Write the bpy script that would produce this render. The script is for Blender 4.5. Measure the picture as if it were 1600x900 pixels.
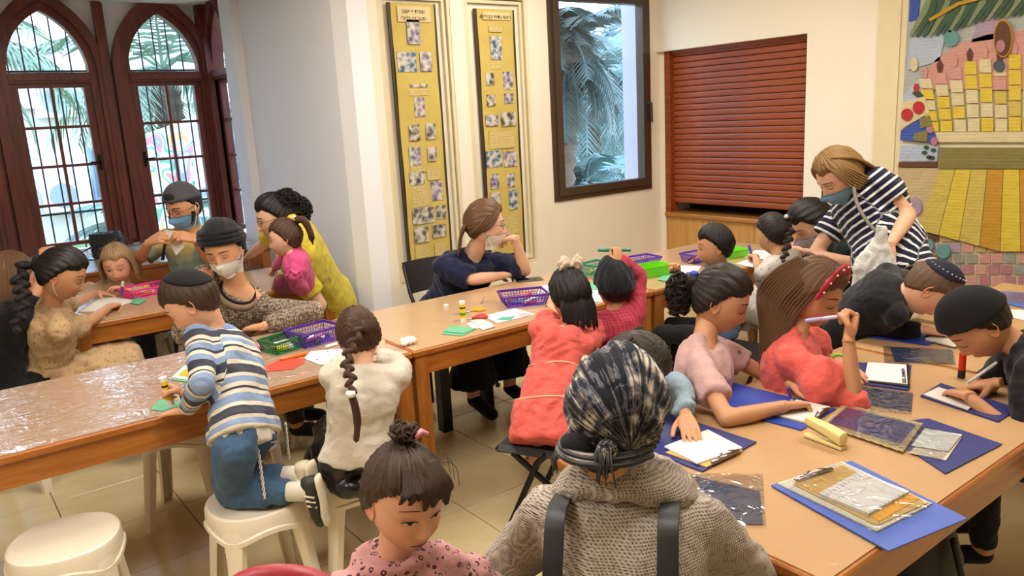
import bpy, math, random
import numpy as np
from mathutils import Vector, Matrix
for o in list(bpy.data.objects): bpy.data.objects.remove(o)
SC = bpy.context.scene
COL = SC.collection
RND = random.Random(7)
PI = math.pi

# ------------------------------------------------------------------ camera
CAM_H = 1.70; FPX = 1228.0; PITCH = .21615; ROLL = .05429; YAW = .64622
cam_f = np.array([math.sin(YAW)*math.cos(PITCH), math.cos(YAW)*math.cos(PITCH), -math.sin(PITCH)])
_r = np.array([math.cos(YAW), -math.sin(YAW), 0.0]); _d = np.cross(cam_f, _r)
cam_r = math.cos(ROLL)*_r + math.sin(ROLL)*_d
cam_d = -math.sin(ROLL)*_r + math.cos(ROLL)*_d
cd = bpy.data.cameras.new('camera'); cam = bpy.data.objects.new('camera', cd); COL.objects.link(cam)
cd.sensor_width = 36; cd.lens = 36*FPX/1600; cd.clip_start = .05; cd.clip_end = 200
M = Matrix(((cam_r[0], -cam_d[0], -cam_f[0], 0), (cam_r[1], -cam_d[1], -cam_f[1], 0), (cam_r[2], -cam_d[2], -cam_f[2], CAM_H), (0, 0, 0, 1)))
cam.matrix_world = M
SC.camera = cam

def ray(u, v): return cam_f + cam_r*(u-800)/FPX + cam_d*(v-450)/FPX
def at(u, v, z):
    """world point at real height z seen in that direction"""
    d = ray(u, v); return np.array([0, 0, CAM_H]) + d*(z-CAM_H)/d[2]
def atx(u, v, X):
    d = ray(u, v); return np.array([0, 0, CAM_H]) + d*X/d[0]
def aty(u, v, Y):
    d = ray(u, v); return np.array([0, 0, CAM_H]) + d*Y/d[1]
def atd(u, v, D):
    return np.array([0, 0, CAM_H]) + ray(u, v)*D

# ------------------------------------------------------------------ light
SC.view_settings.view_transform = 'Standard'; SC.view_settings.look = 'None'
SC.view_settings.gamma = 1; SC.view_settings.use_curve_mapping = False
SC.view_settings.exposure = -0.10
W = bpy.data.worlds.new('sky'); SC.world = W; W.use_nodes = True
wn = W.node_tree.nodes; wl = W.node_tree.links; wn.clear()
wo = wn.new('ShaderNodeOutputWorld'); wb = wn.new('ShaderNodeBackground')
wt = wn.new('ShaderNodeTexCoord'); wx = wn.new('ShaderNodeSeparateXYZ'); wr = wn.new('ShaderNodeValToRGB')
wl.new(wt.outputs['Generated'], wx.inputs[0]); wl.new(wx.outputs['Z'], wr.inputs[0])
wr.color_ramp.elements[0].position = 0.0; wr.color_ramp.elements[0].color = (.72, .85, 1, 1)
wr.color_ramp.elements[1].position = .6; wr.color_ramp.elements[1].color = (.52, .70, 1, 1)
wl.new(wr.outputs[0], wb.inputs[0]); wb.inputs[1].default_value = 8.0; wl.new(wb.outputs[0], wo.inputs[0])

def area(name, loc, sx, sy, power, col, rot=(0, 0, 0)):
    l = bpy.data.lights.new(name, 'AREA'); l.shape = 'RECTANGLE'; l.size = sx; l.size_y = sy
    l.energy = power; l.color = col
    o = bpy.data.objects.new(name, l); COL.objects.link(o); o.location = loc; o.rotation_euler = rot
    return o
# the room's own ceiling lamps: rows of fluorescent panels, outside the frame
for i, (x, y) in enumerate([(1.0, 1.2), (3.4, 1.2), (1.0, 3.4), (3.4, 3.4), (-1.0, 1.8)]):
    area('ceiling_lamp_light', (x, y, 2.96), .62, 1.22, 44, (1.0, .92, .82))
# ------------------------------------------------------------------ helpers
def V3(a): return np.array(a, float)
def nrm(a):
    a = np.asarray(a, float); n = np.linalg.norm(a); return a/n if n > 1e-9 else a
def yawv(deg): return np.array([math.cos(math.radians(deg)), math.sin(math.radians(deg)), 0.0])
def lerp(a, b, t): return np.asarray(a, float)*(1-t)+np.asarray(b, float)*t
def sstep(x, a, b):
    t = np.clip((x-a)/(b-a), 0, 1); return t*t*(3-2*t)
_nr = np.random.RandomState(3)
_K = [(_nr.normal(size=3), _nr.rand()*6.28) for _ in range(24)]
def noise(p, scale, seed=0):
    """smooth vector noise in about -1..1"""
    p = np.asarray(p, float)*scale + seed*3.7
    w = p + .6*np.sin(p[..., [1, 2, 0]]*1.3+seed)
    s = 0
    for i in range(8):
        k, f = _K[(i+seed*5) % 24]
        s = s + np.sin(w@(k*(1+.25*i)) + f)
    return s/4.0

class MB:
    """collects shapes and links them as ONE mesh object"""
    def __init__(s): s.v = []; s.f = []; s.m = []; s.n = 0; s.flow = {}
    def add(s, v, f, m=0, flow=None):
        v = np.asarray(v, float); 
        if flow is not None: s.flow[s.n] = np.asarray(flow, float)
        s.v.append(v); s.f += [tuple(int(i)+s.n for i in q) for q in f]; s.m += [m]*len(f); s.n += len(v); return s
    def box(s, a, b, m=0, rot=0, ctr=None):
        x0, y0, z0 = a; x1, y1, z1 = b
        v = np.array([(x, y, z) for z in (z0, z1) for y in (y0, y1) for x in (x0, x1)], float)
        if rot:
            c = np.array(ctr if ctr is not None else ((x0+x1)/2, (y0+y1)/2, 0)); q = v-c
            ca, sa = math.cos(rot), math.sin(rot)
            v = np.stack([q[:, 0]*ca-q[:, 1]*sa, q[:, 0]*sa+q[:, 1]*ca, q[:, 2]], 1)+c
        return s.add(v, [(0, 2, 3, 1), (4, 5, 7, 6), (0, 1, 5, 4), (2, 6, 7, 3), (0, 4, 6, 2), (1, 3, 7, 5)], m)
    def rbox(s, a, b, r=.004, m=0):
        """box with chamfered vertical and top edges"""
        x0, y0, z0 = a; x1, y1, z1 = b
        pl = [(x0+r, y0), (x1-r, y0), (x1, y0+r), (x1, y1-r), (x1-r, y1), (x0+r, y1), (x0, y1-r), (x0, y0+r)]
        pi = [(min(max(x, x0+r), x1-r), min(max(y, y0+r), y1-r)) for x, y in pl]
        v = [(x, y, z0) for x, y in pl]+[(x, y, z1-r) for x, y in pl]+[(x, y, z1) for x, y in pi]
        f = [tuple(range(7, -1, -1)), tuple(range(16, 24))]
        for k in (0, 8):
            for i in range(8):
                j = (i+1) % 8; f.append((k+i, k+j, k+8+j, k+8+i))
        return s.add(v, f, m)
    def prism(s, poly, z0, z1, m=0, M=None):
        n = len(poly); v = [(x, y, z0) for x, y in poly]+[(x, y, z1) for x, y in poly]
        v = np.array(v, float)
        if M is not None: v = v@np.array(M)[:3, :3].T+np.array(M)[:3, 3]
        f = [tuple(range(n-1, -1, -1)), tuple(range(n, 2*n))]+[(i, (i+1) % n, n+(i+1) % n, n+i) for i in range(n)]
        return s.add(v, f, m)
    def loft(s, secs, m=0, ns=20, flow=None, power=2.0):
        """secs: list of (centre, right, fwd, half width, half depth)"""
        v = []; fl = []
        L = 0
        for k, (c, r, f, a, b) in enumerate(secs):
            c = V3(c); r = V3(r); f = V3(f)
            if k: L += np.linalg.norm(c-V3(secs[k-1][0]))
            for i in range(ns):
                t = 2*PI*i/ns; ct, st = math.cos(t), math.sin(t)
                if power != 2.0:
                    ct = math.copysign(abs(ct)**(2/power), ct); st = math.copysign(abs(st)**(2/power), st)
                v.append(c+r*a*ct+f*b*st); fl.append((i/ns, L, 0))
        K = len(secs); fs = []
        for k in range(K-1):
            for i in range(ns):
                j = (i+1) % ns; fs.append((k*ns+i, k*ns+j, (k+1)*ns+j, (k+1)*ns+i))
        c0 = len(v); v.append(V3(secs[0][0])); v.append(V3(secs[-1][0])); fl += [(0, 0, 0), (0, L, 0)]
        for i in range(ns):
            j = (i+1) % ns; fs.append((j, i, c0)); fs.append(((K-1)*ns+i, (K-1)*ns+j, c0+1))
        return s.add(v, fs, m, fl if flow else None)
    def tube(s, pts, rad, m=0, ns=8, flow=None, flat=1.0, up=(0, 0, 1)):
        pts = [V3(p) for p in pts]; n = len(pts)
        if not hasattr(rad, '__len__'): rad = [rad]*n
        elif len(rad) != n: rad = np.interp(np.linspace(0, 1, n), np.linspace(0, 1, len(rad)), rad)
        up = V3(up); secs = []; pr = None
        for i in range(n):
            t = nrm(pts[min(i+1, n-1)]-pts[max(i-1, 0)])
            if pr is None:
                if abs(t@up) > .95: up = V3((1, 0, .1))
                r = nrm(np.cross(t, up))
            else: r = nrm(pr-t*(pr@t))
            pr = r; f = np.cross(t, r)
            secs.append((pts[i], r, f, rad[i], rad[i]*flat))
        return s.loft(secs, m, ns, flow)
    def capsule(s, a, b, ra, rb, m=0, ns=14):
        a = V3(a); b = V3(b); t = b-a; L = np.linalg.norm(t)
        if L < 1e-6: t = V3((0, 0, 1))
        t = nrm(t); up = V3((0, 0, 1)) if abs(t[2]) < .9 else V3((1, 0, 0))
        r = nrm(np.cross(t, up)); f = np.cross(t, r); secs = []
        for k in (-.98, -.8, -.45, 0): secs.append((a+t*ra*k, r, f, ra*math.sqrt(1-k*k), ra*math.sqrt(1-k*k)))
        for k in (0, .45, .8, .98): secs.append((b+t*rb*k, r, f, rb*math.sqrt(1-k*k), rb*math.sqrt(1-k*k)))
        return s.loft(secs, m, ns)
    def ell(s, c, rad, R=None, m=0, nu=16, nv=10, flow=None):
        c = V3(c); v = []; fl = []
        for j in range(nv+1):
            ph = PI*j/nv
            for i in range(nu):
                th = 2*PI*i/nu; v.append((rad[0]*math.sin(ph)*math.cos(th), rad[1]*math.sin(ph)*math.sin(th), rad[2]*math.cos(ph)))
                fl.append((i/nu, j/nv, 0))
        v = np.array(v)
        if R is not None: v = v@np.asarray(R).T
        f = []
        for j in range(nv):
            for i in range(nu):
                k = (i+1) % nu
                if j == 0: f.append((i, (j+1)*nu+i, (j+1)*nu+k))
                elif j == nv-1: f.append((j*nu+i, (j+1)*nu+i, j*nu+k))
                else: f.append((j*nu+i, (j+1)*nu+i, (j+1)*nu+k, j*nu+k))
        return s.add(v+c, f, m, fl if flow else None)
    def revolve(s, prof, c=(0, 0, 0), m=0, ns=24):
        secs = [((c[0], c[1], c[2]+z), (1, 0, 0), (0, 1, 0), max(r, 1e-4), max(r, 1e-4)) for r, z in prof]
        return s.loft(secs, m, ns)
    def arr(s):
        return (np.concatenate(s.v) if s.v else np.zeros((0, 3))), s.f
    def build(s, name, mats, parent=None, smooth=False, xf=None):
        v, f = s.arr()
        return mkobj(name, v, f, mats, s.m, parent, smooth, flow=s._flow(len(v)) if s.flow else None)
    def _flow(s, n):
        a = np.zeros((n, 3))
        for k, fl in s.flow.items(): a[k:k+len(fl)] = fl
        return a

def mkobj(name, v, f, mats, mi=None, parent=None, smooth=False, flow=None, vcol=None):
    me = bpy.data.meshes.new(name)
    me.from_pydata(np.asarray(v).tolist(), [], f if isinstance(f, list) else f.tolist())
    if not isinstance(mats, (list, tuple)): mats = [mats]
    for m in mats: me.materials.append(m)
    if mi is not None and len(mats) > 1: me.polygons.foreach_set('material_index', mi)
    if flow is not None:
        at_ = me.attributes.new('flow', 'FLOAT_VECTOR', 'POINT'); at_.data.foreach_set('vector', np.asarray(flow, float).ravel())
    if vcol is not None:
        at_ = me.attributes.new('tint', 'FLOAT', 'POINT'); at_.data.foreach_set('value', np.asarray(vcol, float).ravel())
    if smooth == 'auto':
        me.polygons.foreach_set('use_smooth', [True]*len(me.polygons)); me.set_sharp_from_angle(angle=.6)
    elif smooth: me.polygons.foreach_set('use_smooth', [True]*len(me.polygons))
    o = bpy.data.objects.new(name, me); COL.objects.link(o)
    if parent is not None:
        o.parent = parent
        o.matrix_parent_inverse = parent.matrix_world.inverted() if parent.get('_w') else Matrix()
        if parent.get('_loc') is not None:
            o.matrix_parent_inverse = Matrix.Translation(-Vector(parent['_loc'][:]))
    return o

def remesh(mb, vox, smooth=5):
    v, f = mb.arr()
    me = bpy.data.meshes.new('tmp'); me.from_pydata(v.tolist(), [], f)
    o = bpy.data.objects.new('tmp', me); COL.objects.link(o)
    md = o.modifiers.new('r', 'REMESH'); md.mode = 'VOXEL'; md.voxel_size = vox; md.adaptivity = 0
    if smooth:
        ms = o.modifiers.new('s', 'SMOOTH'); ms.factor = .5; ms.iterations = smooth
    dg = bpy.context.evaluated_depsgraph_get(); dg.update()
    m2 = bpy.data.meshes.new_from_object(o.evaluated_get(dg))
    n = len(m2.vertices); vv = np.empty(n*3); m2.vertices.foreach_get('co', vv); vv = vv.reshape(-1, 3)
    nn = np.empty(n*3); m2.vertex_normals.foreach_get('vector', nn); nn = nn.reshape(-1, 3)
    k = len(m2.polygons); li = np.empty(len(m2.loops), np.int32); m2.loops.foreach_get('vertex_index', li)
    ls = np.empty(k, np.int32); m2.polygons.foreach_get('loop_start', ls)
    lt = np.empty(k, np.int32); m2.polygons.foreach_get('loop_total', lt)
    if (lt == 4).all(): ff = li.reshape(-1, 4).tolist()
    else: ff = [tuple(li[a:a+b]) for a, b in zip(ls, lt)]
    bpy.data.objects.remove(o); bpy.data.meshes.remove(me); bpy.data.meshes.remove(m2)
    return vv, nn, [tuple(q) for q in ff]

def tag(o, label=None, cat=None, group=None, kind=None):
    if label: o['label'] = label
    if cat: o['category'] = cat
    if group: o['group'] = group
    if kind: o['kind'] = kind
    return o
def thing(name, label, cat, loc=(0, 0, 0), group=None, rz=0):
    """an Empty at the thing's base; parts built in world coordinates are parented without moving"""
    o = bpy.data.objects.new(name, None); COL.objects.link(o); o.empty_display_size = .1
    o.location = tuple(float(c) for c in loc); o['_loc'] = [float(c) for c in loc]
    return tag(o, label, cat, group)
def lthing(name, label, cat, loc, rz=0, group=None):
    """an Empty whose parts are built in its own local coordinates"""
    o = bpy.data.objects.new(name, None); COL.objects.link(o); o.empty_display_size = .1
    o.location = tuple(float(c) for c in loc); o.rotation_euler = (0, 0, rz)
    return tag(o, label, cat, group)
def dup(root, loc, rz=0, label=None, group=None):
    r = root.copy(); COL.objects.link(r); r.location = tuple(float(c) for c in loc); r.rotation_euler = (0, 0, rz)
    if label: r['label'] = label
    if group: r['group'] = group
    for ch in list(root.children):
        c = ch.copy(); COL.objects.link(c); c.parent = r
        for g in list(ch.children):
            d = g.copy(); COL.objects.link(d); d.parent = c
    return r
def struct(o): o['kind'] = 'structure'; return o

# ------------------------------------------------------------------ materials
class NT:
    def __init__(s, name):
        s.m = bpy.data.materials.new(name); s.m.use_nodes = True; s.t = s.m.node_tree; s.t.nodes.clear()
        s.out = s.n('ShaderNodeOutputMaterial'); s.b = s.n('ShaderNodeBsdfPrincipled'); s.l(s.b.outputs[0], s.out.inputs[0])
    def n(s, t, **k):
        x = s.t.nodes.new(t)
        for a, b in k.items(): setattr(x, a, b)
        return x
    def l(s, a, b): s.t.links.new(a, b)
    def set(s, **k):
        for a, b in k.items():
            a = {'base': 'Base Color', 'rough': 'Roughness', 'metal': 'Metallic', 'coat': 'Coat Weight', 'coatr': 'Coat Roughness',
                 'trans': 'Transmission Weight', 'ior': 'IOR', 'sss': 'Subsurface Weight', 'spec': 'Specular IOR Level', 'alpha': 'Alpha',
                 'sheen': 'Sheen Weight', 'emc': 'Emission Color', 'ems': 'Emission Strength'}[a]
            if isinstance(b, (tuple, list)) and len(b) == 3: b = tuple(b)+(1,)
            s.b.inputs[a].default_value = b
        return s
    def coord(s, kind='Object'):
        return s.n('ShaderNodeTexCoord').outputs[kind]
    def attr(s, name):
        a = s.n('ShaderNodeAttribute'); a.attribute_name = name; return a
    def mapping(s, vec, scale=(1, 1, 1), rot=(0, 0, 0), loc=(0, 0, 0)):
        m = s.n('ShaderNodeMapping'); s.l(vec, m.inputs[0]); m.inputs['Scale'].default_value = scale; m.inputs['Rotation'].default_value = rot; m.inputs['Location'].default_value = loc
        return m.outputs[0]
    def noise(s, vec, scale=5, detail=3, rough=.5, dist=0):
        m = s.n('ShaderNodeTexNoise'); s.l(vec, m.inputs['Vector']); m.inputs['Scale'].default_value = scale
        m.inputs['Detail'].default_value = detail; m.inputs['Roughness'].default_value = rough; m.inputs['Distortion'].default_value = dist
        return m.outputs['Fac']
    def vor(s, vec, scale=5, feat='F1', out='Distance', rand=1):
        m = s.n('ShaderNodeTexVoronoi', feature=feat); s.l(vec, m.inputs['Vector']); m.inputs['Scale'].default_value = scale
        m.inputs['Randomness'].default_value = rand
        return m.outputs[out]
    def wave(s, vec, scale=5, dist=0, dscale=1, typ='BANDS', d='X', detail=2):
        m = s.n('ShaderNodeTexWave', wave_type=typ); s.l(vec, m.inputs['Vector']); m.bands_direction = d
        m.inputs['Scale'].default_value = scale; m.inputs['Distortion'].default_value = dist; m.inputs['Detail Scale'].default_value = dscale
        m.inputs['Detail'].default_value = detail
        return m.outputs['Fac']
    def ramp(s, fac, stops, interp='LINEAR'):
        r = s.n('ShaderNodeValToRGB'); s.l(fac, r.inputs[0]); e = r.color_ramp; e.interpolation = interp
        while len(e.elements) > 1: e.elements.remove(e.elements[-1])
        e.elements[0].position = stops[0][0]; e.elements[0].color = tuple(stops[0][1])+(1,)
        for p, c in stops[1:]:
            x = e.elements.new(p); x.color = tuple(c)+(1,)
        return r.outputs[0]
    def mix(s, fac, a, b, typ='MIX'):
        m = s.n('ShaderNodeMix', data_type='RGBA', blend_type=typ)
        for sock, x in ((m.inputs[0], fac), (m.inputs[6], a), (m.inputs[7], b)):
            if hasattr(x, 'links') or isinstance(x, bpy.types.NodeSocket): s.l(x, sock)
            elif isinstance(x, (int, float)): sock.default_value = x
            else: sock.default_value = tuple(x)+(1,)
        return m.outputs[2]
    def math(s, op, a, b=0.0, c=None):
        m = s.n('ShaderNodeMath', operation=op)
        for i, x in enumerate((a, b, c)):
            if x is None: continue
            if isinstance(x, bpy.types.NodeSocket): s.l(x, m.inputs[i])
            else: m.inputs[i].default_value = x
        return m.outputs[0]
    def base(s, sock): s.l(sock, s.b.inputs['Base Color']); return s
    def rough(s, sock): s.l(sock, s.b.inputs['Roughness']); return s
    def bump(s, h, strength=.3, dist=.01, coat=False, base=True):
        b = s.n('ShaderNodeBump'); s.l(h, b.inputs['Height']); b.inputs['Strength'].default_value = strength; b.inputs['Distance'].default_value = dist
        if base: s.l(b.outputs[0], s.b.inputs['Normal'])
        if coat: s.l(b.outputs[0], s.b.inputs['Coat Normal'])
        return s

def hexc(h):
    h = h.lstrip('#'); c = [int(h[i:i+2], 16)/255 for i in (0, 2, 4)]
    return tuple(x/12.92 if x <= .04045 else ((x+.055)/1.055)**2.4 for x in c)
_MC = {}
def plain(name, col, rough=.6, var=.06, vs=8, bump=0, bs=60, metal=0, coat=0, **k):
    key = (name, col, rough, var, bump, metal, coat, str(k))
    if key in _MC: return _MC[key]
    c = hexc(col) if isinstance(col, str) else col
    t = NT(name); t.set(rough=rough, metal=metal, coat=coat, **k)
    co = t.coord()
    n = t.noise(co, vs, 3)
    t.base(t.mix(n, tuple(x*(1-var) for x in c), tuple(min(1, x*(1+var)) for x in c)))
    if bump: t.bump(t.noise(co, bs, 2), bump, .003)
    _MC[key] = t.m; return t.m
def wood(name, c1, c2, rough=.4, axis='X', scale=1.0, coat=.15):
    t = NT(name); co = t.coord()
    sc = {'X': (1.2, 14, 14), 'Y': (14, 1.2, 14), 'Z': (14, 14, 1.2)}[axis]
    mp = t.mapping(co, tuple(x*scale for x in sc))
    n = t.noise(mp, 2.2, 5, .6, .6)
    n2 = t.noise(t.mapping(co, tuple(x*scale*5 for x in sc)), 3, 2, .5)
    f = t.math('ADD', t.math('MULTIPLY', n, .75), t.math('MULTIPLY', n2, .25))
    t.base(t.ramp(f, [(.3, hexc(c1)), (.7, hexc(c2))])); t.set(rough=rough, coat=coat, coatr=.2)
    t.bump(n2, .08, .002)
    return t.m
def fabric(name, col, fold=.25, weave=400, rough=.85, var=.12, col2=None):
    c = hexc(col) if isinstance(col, str) else col
    t = NT(name); co = t.coord()
    n = t.noise(co, 9, 4, .6)
    c2 = hexc(col2) if col2 else tuple(x*(1-var*2) for x in c)
    t.base(t.mix(n, c2, c)); t.set(rough=rough, sheen=.15, spec=.25)
    h = t.math('ADD', t.math('MULTIPLY', t.noise(co, 22, 2, .5, .6), 1.0), t.math('MULTIPLY', t.noise(co, weave, 1), .12))
    t.bump(h, fold, .02)
    return t.m
def hairmat(name, c1, c2, shine=.35):
    t = NT(name); fl = t.attr('flow').outputs['Vector']
    n = t.noise(t.mapping(fl, (55, 3.0, 1)), 1.0, 4, .65, .3)
    n2 = t.noise(t.mapping(fl, (160, 4, 1)), 1.0, 2, .5)
    f = t.math('ADD', t.math('MULTIPLY', n, .6), t.math('MULTIPLY', n2, .4))
    t.base(t.ramp(f, [(.3, hexc(c1)), (.68, hexc(c2))])); t.set(rough=.42, spec=shine)
    t.bump(f, .7, .006)
    return t.m
# ------------------------------------------------------------------ room shell
YB = 4.68; XS = 5.25; XW = 5.17; XB = 2.30; YW = 7.35; ZC = 3.0; ZBAY = 2.77
TILE = .4725
mat_wall = plain('wall_paint', '#e6ddcb', .8, .03, 3, .08, 90)
mat_wallb = plain('bay_daylit_paint', '#e9eaf0', .8, .02, 3, .05, 90)  # cool tint: bluish window daylight put into the bay wall colour
mat_ceil = plain('ceiling_paint', '#f2eee6', .9, .02)
mat_dark = wood('dark_window_wood', '#3d150c', '#7c3320', .4, 'Z', 1, .1)
mat_tile = None
def tilemat():
    t = NT('floor_tile_stone'); co = t.coord()
    n = t.noise(co, 2.2, 5, .6, .8); n2 = t.noise(co, 30, 3, .6)
    f = t.math('ADD', t.math('MULTIPLY', n, .8), t.math('MULTIPLY', n2, .2))
    oi = t.n('ShaderNodeObjectInfo').outputs['Random']
    c = t.ramp(f, [(.3, hexc('#cdb98c')), (.7, hexc('#e4d4aa'))])
    c = t.mix(t.math('MULTIPLY', oi, .3), c, hexc('#bda97c'))
    t.base(c); t.set(rough=.22, spec=.5); t.rough(t.math('ADD', t.math('MULTIPLY', n, .2), .12))
    t.bump(n, .03, .01); return t.m
mat_tile = tilemat()
mat_grout = plain('tile_grout', '#7a6a52', .9)
fl = MB().box((-3.0, -2.5, -.12), (XS+.6, YW+.3, -.006)).build('floor', mat_grout); struct(fl)
tl = None; g = .0022
i0, i1, j0, j1 = -3, 11, 1, 15
for i in range(i0, i1):
    for j in range(j0, j1):
        x = .307+TILE*i-0*TILE; y = 2.735+TILE*(j-4)
        if x > XS or y > YW: continue
        if tl is None:
            tl = MB().rbox((g, g, -.012), (TILE-g, TILE-g, 0), .0018).build('floor_tile', mat_tile, fl)
            o = tl
        else:
            o = tl.copy(); COL.objects.link(o); o.parent = fl
        o.name = 'floor_tile'
        o.location = (x, y, RND.uniform(-.0004, .0004))
mb = MB()
for x0, x1, y0, y1 in [(-3, .307-3*TILE, -2.5, YW+.3), (.307-3*TILE, XS+.6, -2.5, 2.735-3*TILE)]:
    mb.box((x0, y0, -.012), (x1, y1, 0))
mb.build('floor_slab', mat_tile, fl)

# banner wall (y = YB) with two niches and the window opening
def wall_with_holes(name, y0, y1, x0, x1, z0, z1, holes, mat):
    """vertical wall spanning x, holes = (xa, xb, za, zb)"""
    xs = sorted(set([x0, x1]+[h[0] for h in holes]+[h[1] for h in holes])); mb = MB()
    for a, b in zip(xs[:-1], xs[1:]):
        hs = sorted([h for h in holes if h[0] <= a+1e-6 and h[1] >= b-1e-6], key=lambda h: h[2]); z = z0
        for h in hs:
            if h[2] > z: mb.box((a, y0, z), (b, y1, h[2]))
            z = h[3]
        if z < z1: mb.box((a, y0, z), (b, y1, z1))
    return struct(mb.build(name, mat))
NICHE = [(2.57, 3.13, .58, 2.53), (3.24, 3.80, .58, 2.53)]
WIN = (3.99, 5.09, 1.02, 2.62)
wall_with_holes('wall_back', YB, YB+.14, XB+.2, XS+.5, 0, ZC, [WIN]+[(a, b, c, d) for a, b, c, d in NICHE], mat_wall)
for k, (a, b, c, d) in enumerate(NICHE):
    struct(MB().box((a-.02, YB+.05, c-.02), (b+.02, YB+.16, d+.02)).build('trim_%d' % (k+1), mat_wall))
    mb = MB()
    for q in range(2):
        e = .03*q; dd = .018*(q+1)
        for (xa, xb, za, zb) in [(a+e, a+e+.022, c+e, d-e), (b-e-.022, b-e, c+e, d-e), (a+e+.022, b-e-.022, c+e, c+e+.022), (a+e+.022, b-e-.022, d-e-.022, d-e)]:
            mb.box((xa, YB-.012+dd, za), (xb, YB+.049, zb))
    struct(mb.build('trim_%d' % (k+3), plain('niche_moulding', '#d9cda9', .6)))
# return wall of the bay, a chamfered corner, jamb
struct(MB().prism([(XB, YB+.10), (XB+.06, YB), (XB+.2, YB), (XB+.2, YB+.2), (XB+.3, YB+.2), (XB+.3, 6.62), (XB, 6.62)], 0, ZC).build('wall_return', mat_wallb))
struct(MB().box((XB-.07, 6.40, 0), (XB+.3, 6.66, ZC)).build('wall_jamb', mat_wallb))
# shutter wall
mat_wr = mat_wall
struct(MB().box((XW, -2.5, 0), (XS+.6, 3.27, ZC)).build('wall_right', mat_wr))
struct(MB().box((XW-.0, 3.27, 2.15), (XS+.6, YB, ZC)).build('wall_right_lintel', mat_wr))
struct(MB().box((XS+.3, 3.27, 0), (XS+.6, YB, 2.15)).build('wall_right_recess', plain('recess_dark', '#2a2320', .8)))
struct(MB().box((XS-.03, 4.63, 0), (XS+.3, YB, 2.15)).build('wall_right_jamb', mat_wr))
# walls behind the camera and the far left, ceiling
struct(MB().box((-3.2, -2.5, 0), (-3.0, YW+.3, ZC)).build('wall_left', mat_wall))
struct(MB().box((-3.2, -2.7, 0), (XS+.6, -2.5, ZC)).build('wall_front', mat_wall))
struct(MB().box((-3.2, -2.7, ZC), (XS+.6, YB+.14, ZC+.15)).build('ceiling', mat_ceil))
struct(MB().box((-3.2, YB+.141, ZBAY), (XB+.3, YW+.3, ZC+.15)).build('ceiling_bay', mat_ceil))
struct(MB().box((-3.2, YB, ZBAY-.0), (XB+.0, YB+.14, ZC-.001)).build('ceiling_beam', mat_ceil))
# lamp housings on the ceiling
lampm = NT('lamp_panel'); lampm.set(base=(1, 1, 1), emc=(1, .93, .82), ems=3.0)
for i, (x, y) in enumerate([(1.0, 1.2), (3.4, 1.2), (1.0, 3.4), (3.4, 3.4), (-1.0, 1.8)]):
    t = lthing('ceiling_lamp', 'flat ceiling lamp panel above '+('the foreground chairs', 'the right table end', 'the left table row', 'the middle table', 'the empty front corner')[i]+', outside the photo', 'lamp', (x, y, ZC-.001), 0, 'ceiling lamp panels')
    mb = MB()
    for a in ((-.33, -.63, -.03, -.32, .63, 0), (.32, -.63, -.03, .33, .63, 0), (-.32, -.63, -.03, .32, -.62, 0), (-.32, .62, -.03, .32, .63, 0)):
        mb.box(a[:3], a[3:])
    mb.build('lamp_frame', plain('lamp_frame_white', '#f0f0ee', .4), t)
    MB().box((-.318, -.618, -.012), (.318, .618, -.004)).build('lamp_diffuser', lampm.m, t)

# ------------------------------------------------------------------ gothic bay windows
glass = NT('window_glass'); glass.t.nodes.remove(glass.b)
_tr = glass.n('ShaderNodeBsdfTransparent'); _tr.inputs[0].default_value = (.93, .97, 1, 1); _gl = glass.n('ShaderNodeBsdfGlossy'); _gl.inputs['Roughness'].default_value = .02
_fr = glass.n('ShaderNodeLayerWeight'); _fr.inputs[0].default_value = .5; _mx = glass.n('ShaderNodeMixShader'); glass.l(glass.math('ADD', .03, glass.math('MULTIPLY', .5, glass.math('POWER', _fr.outputs['Facing'], 4.0))), _mx.inputs[0]); glass.l(_tr.outputs[0], _mx.inputs[1]); glass.l(_gl.outputs[0], _mx.inputs[2]); glass.l(_mx.outputs[0], glass.out.inputs[0])
ZS = .845; ZT0 = 2.14; ZT1 = 2.22; ARH = .47
def arch_pts(w, h, n=12):
    """pointed arch outline, left spring to right spring, spring at z=0"""
    R = (w*w+h*h)/(2*w); c = R-w
    a1 = math.atan2(h, c); L = []
    for i in range(n+1):
        a = PI-(a1)*i/n; L.append((c+R*math.cos(a), R*math.sin(a)))
    return L+[(-x, z) for x, z in L[-2::-1]]
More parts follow.
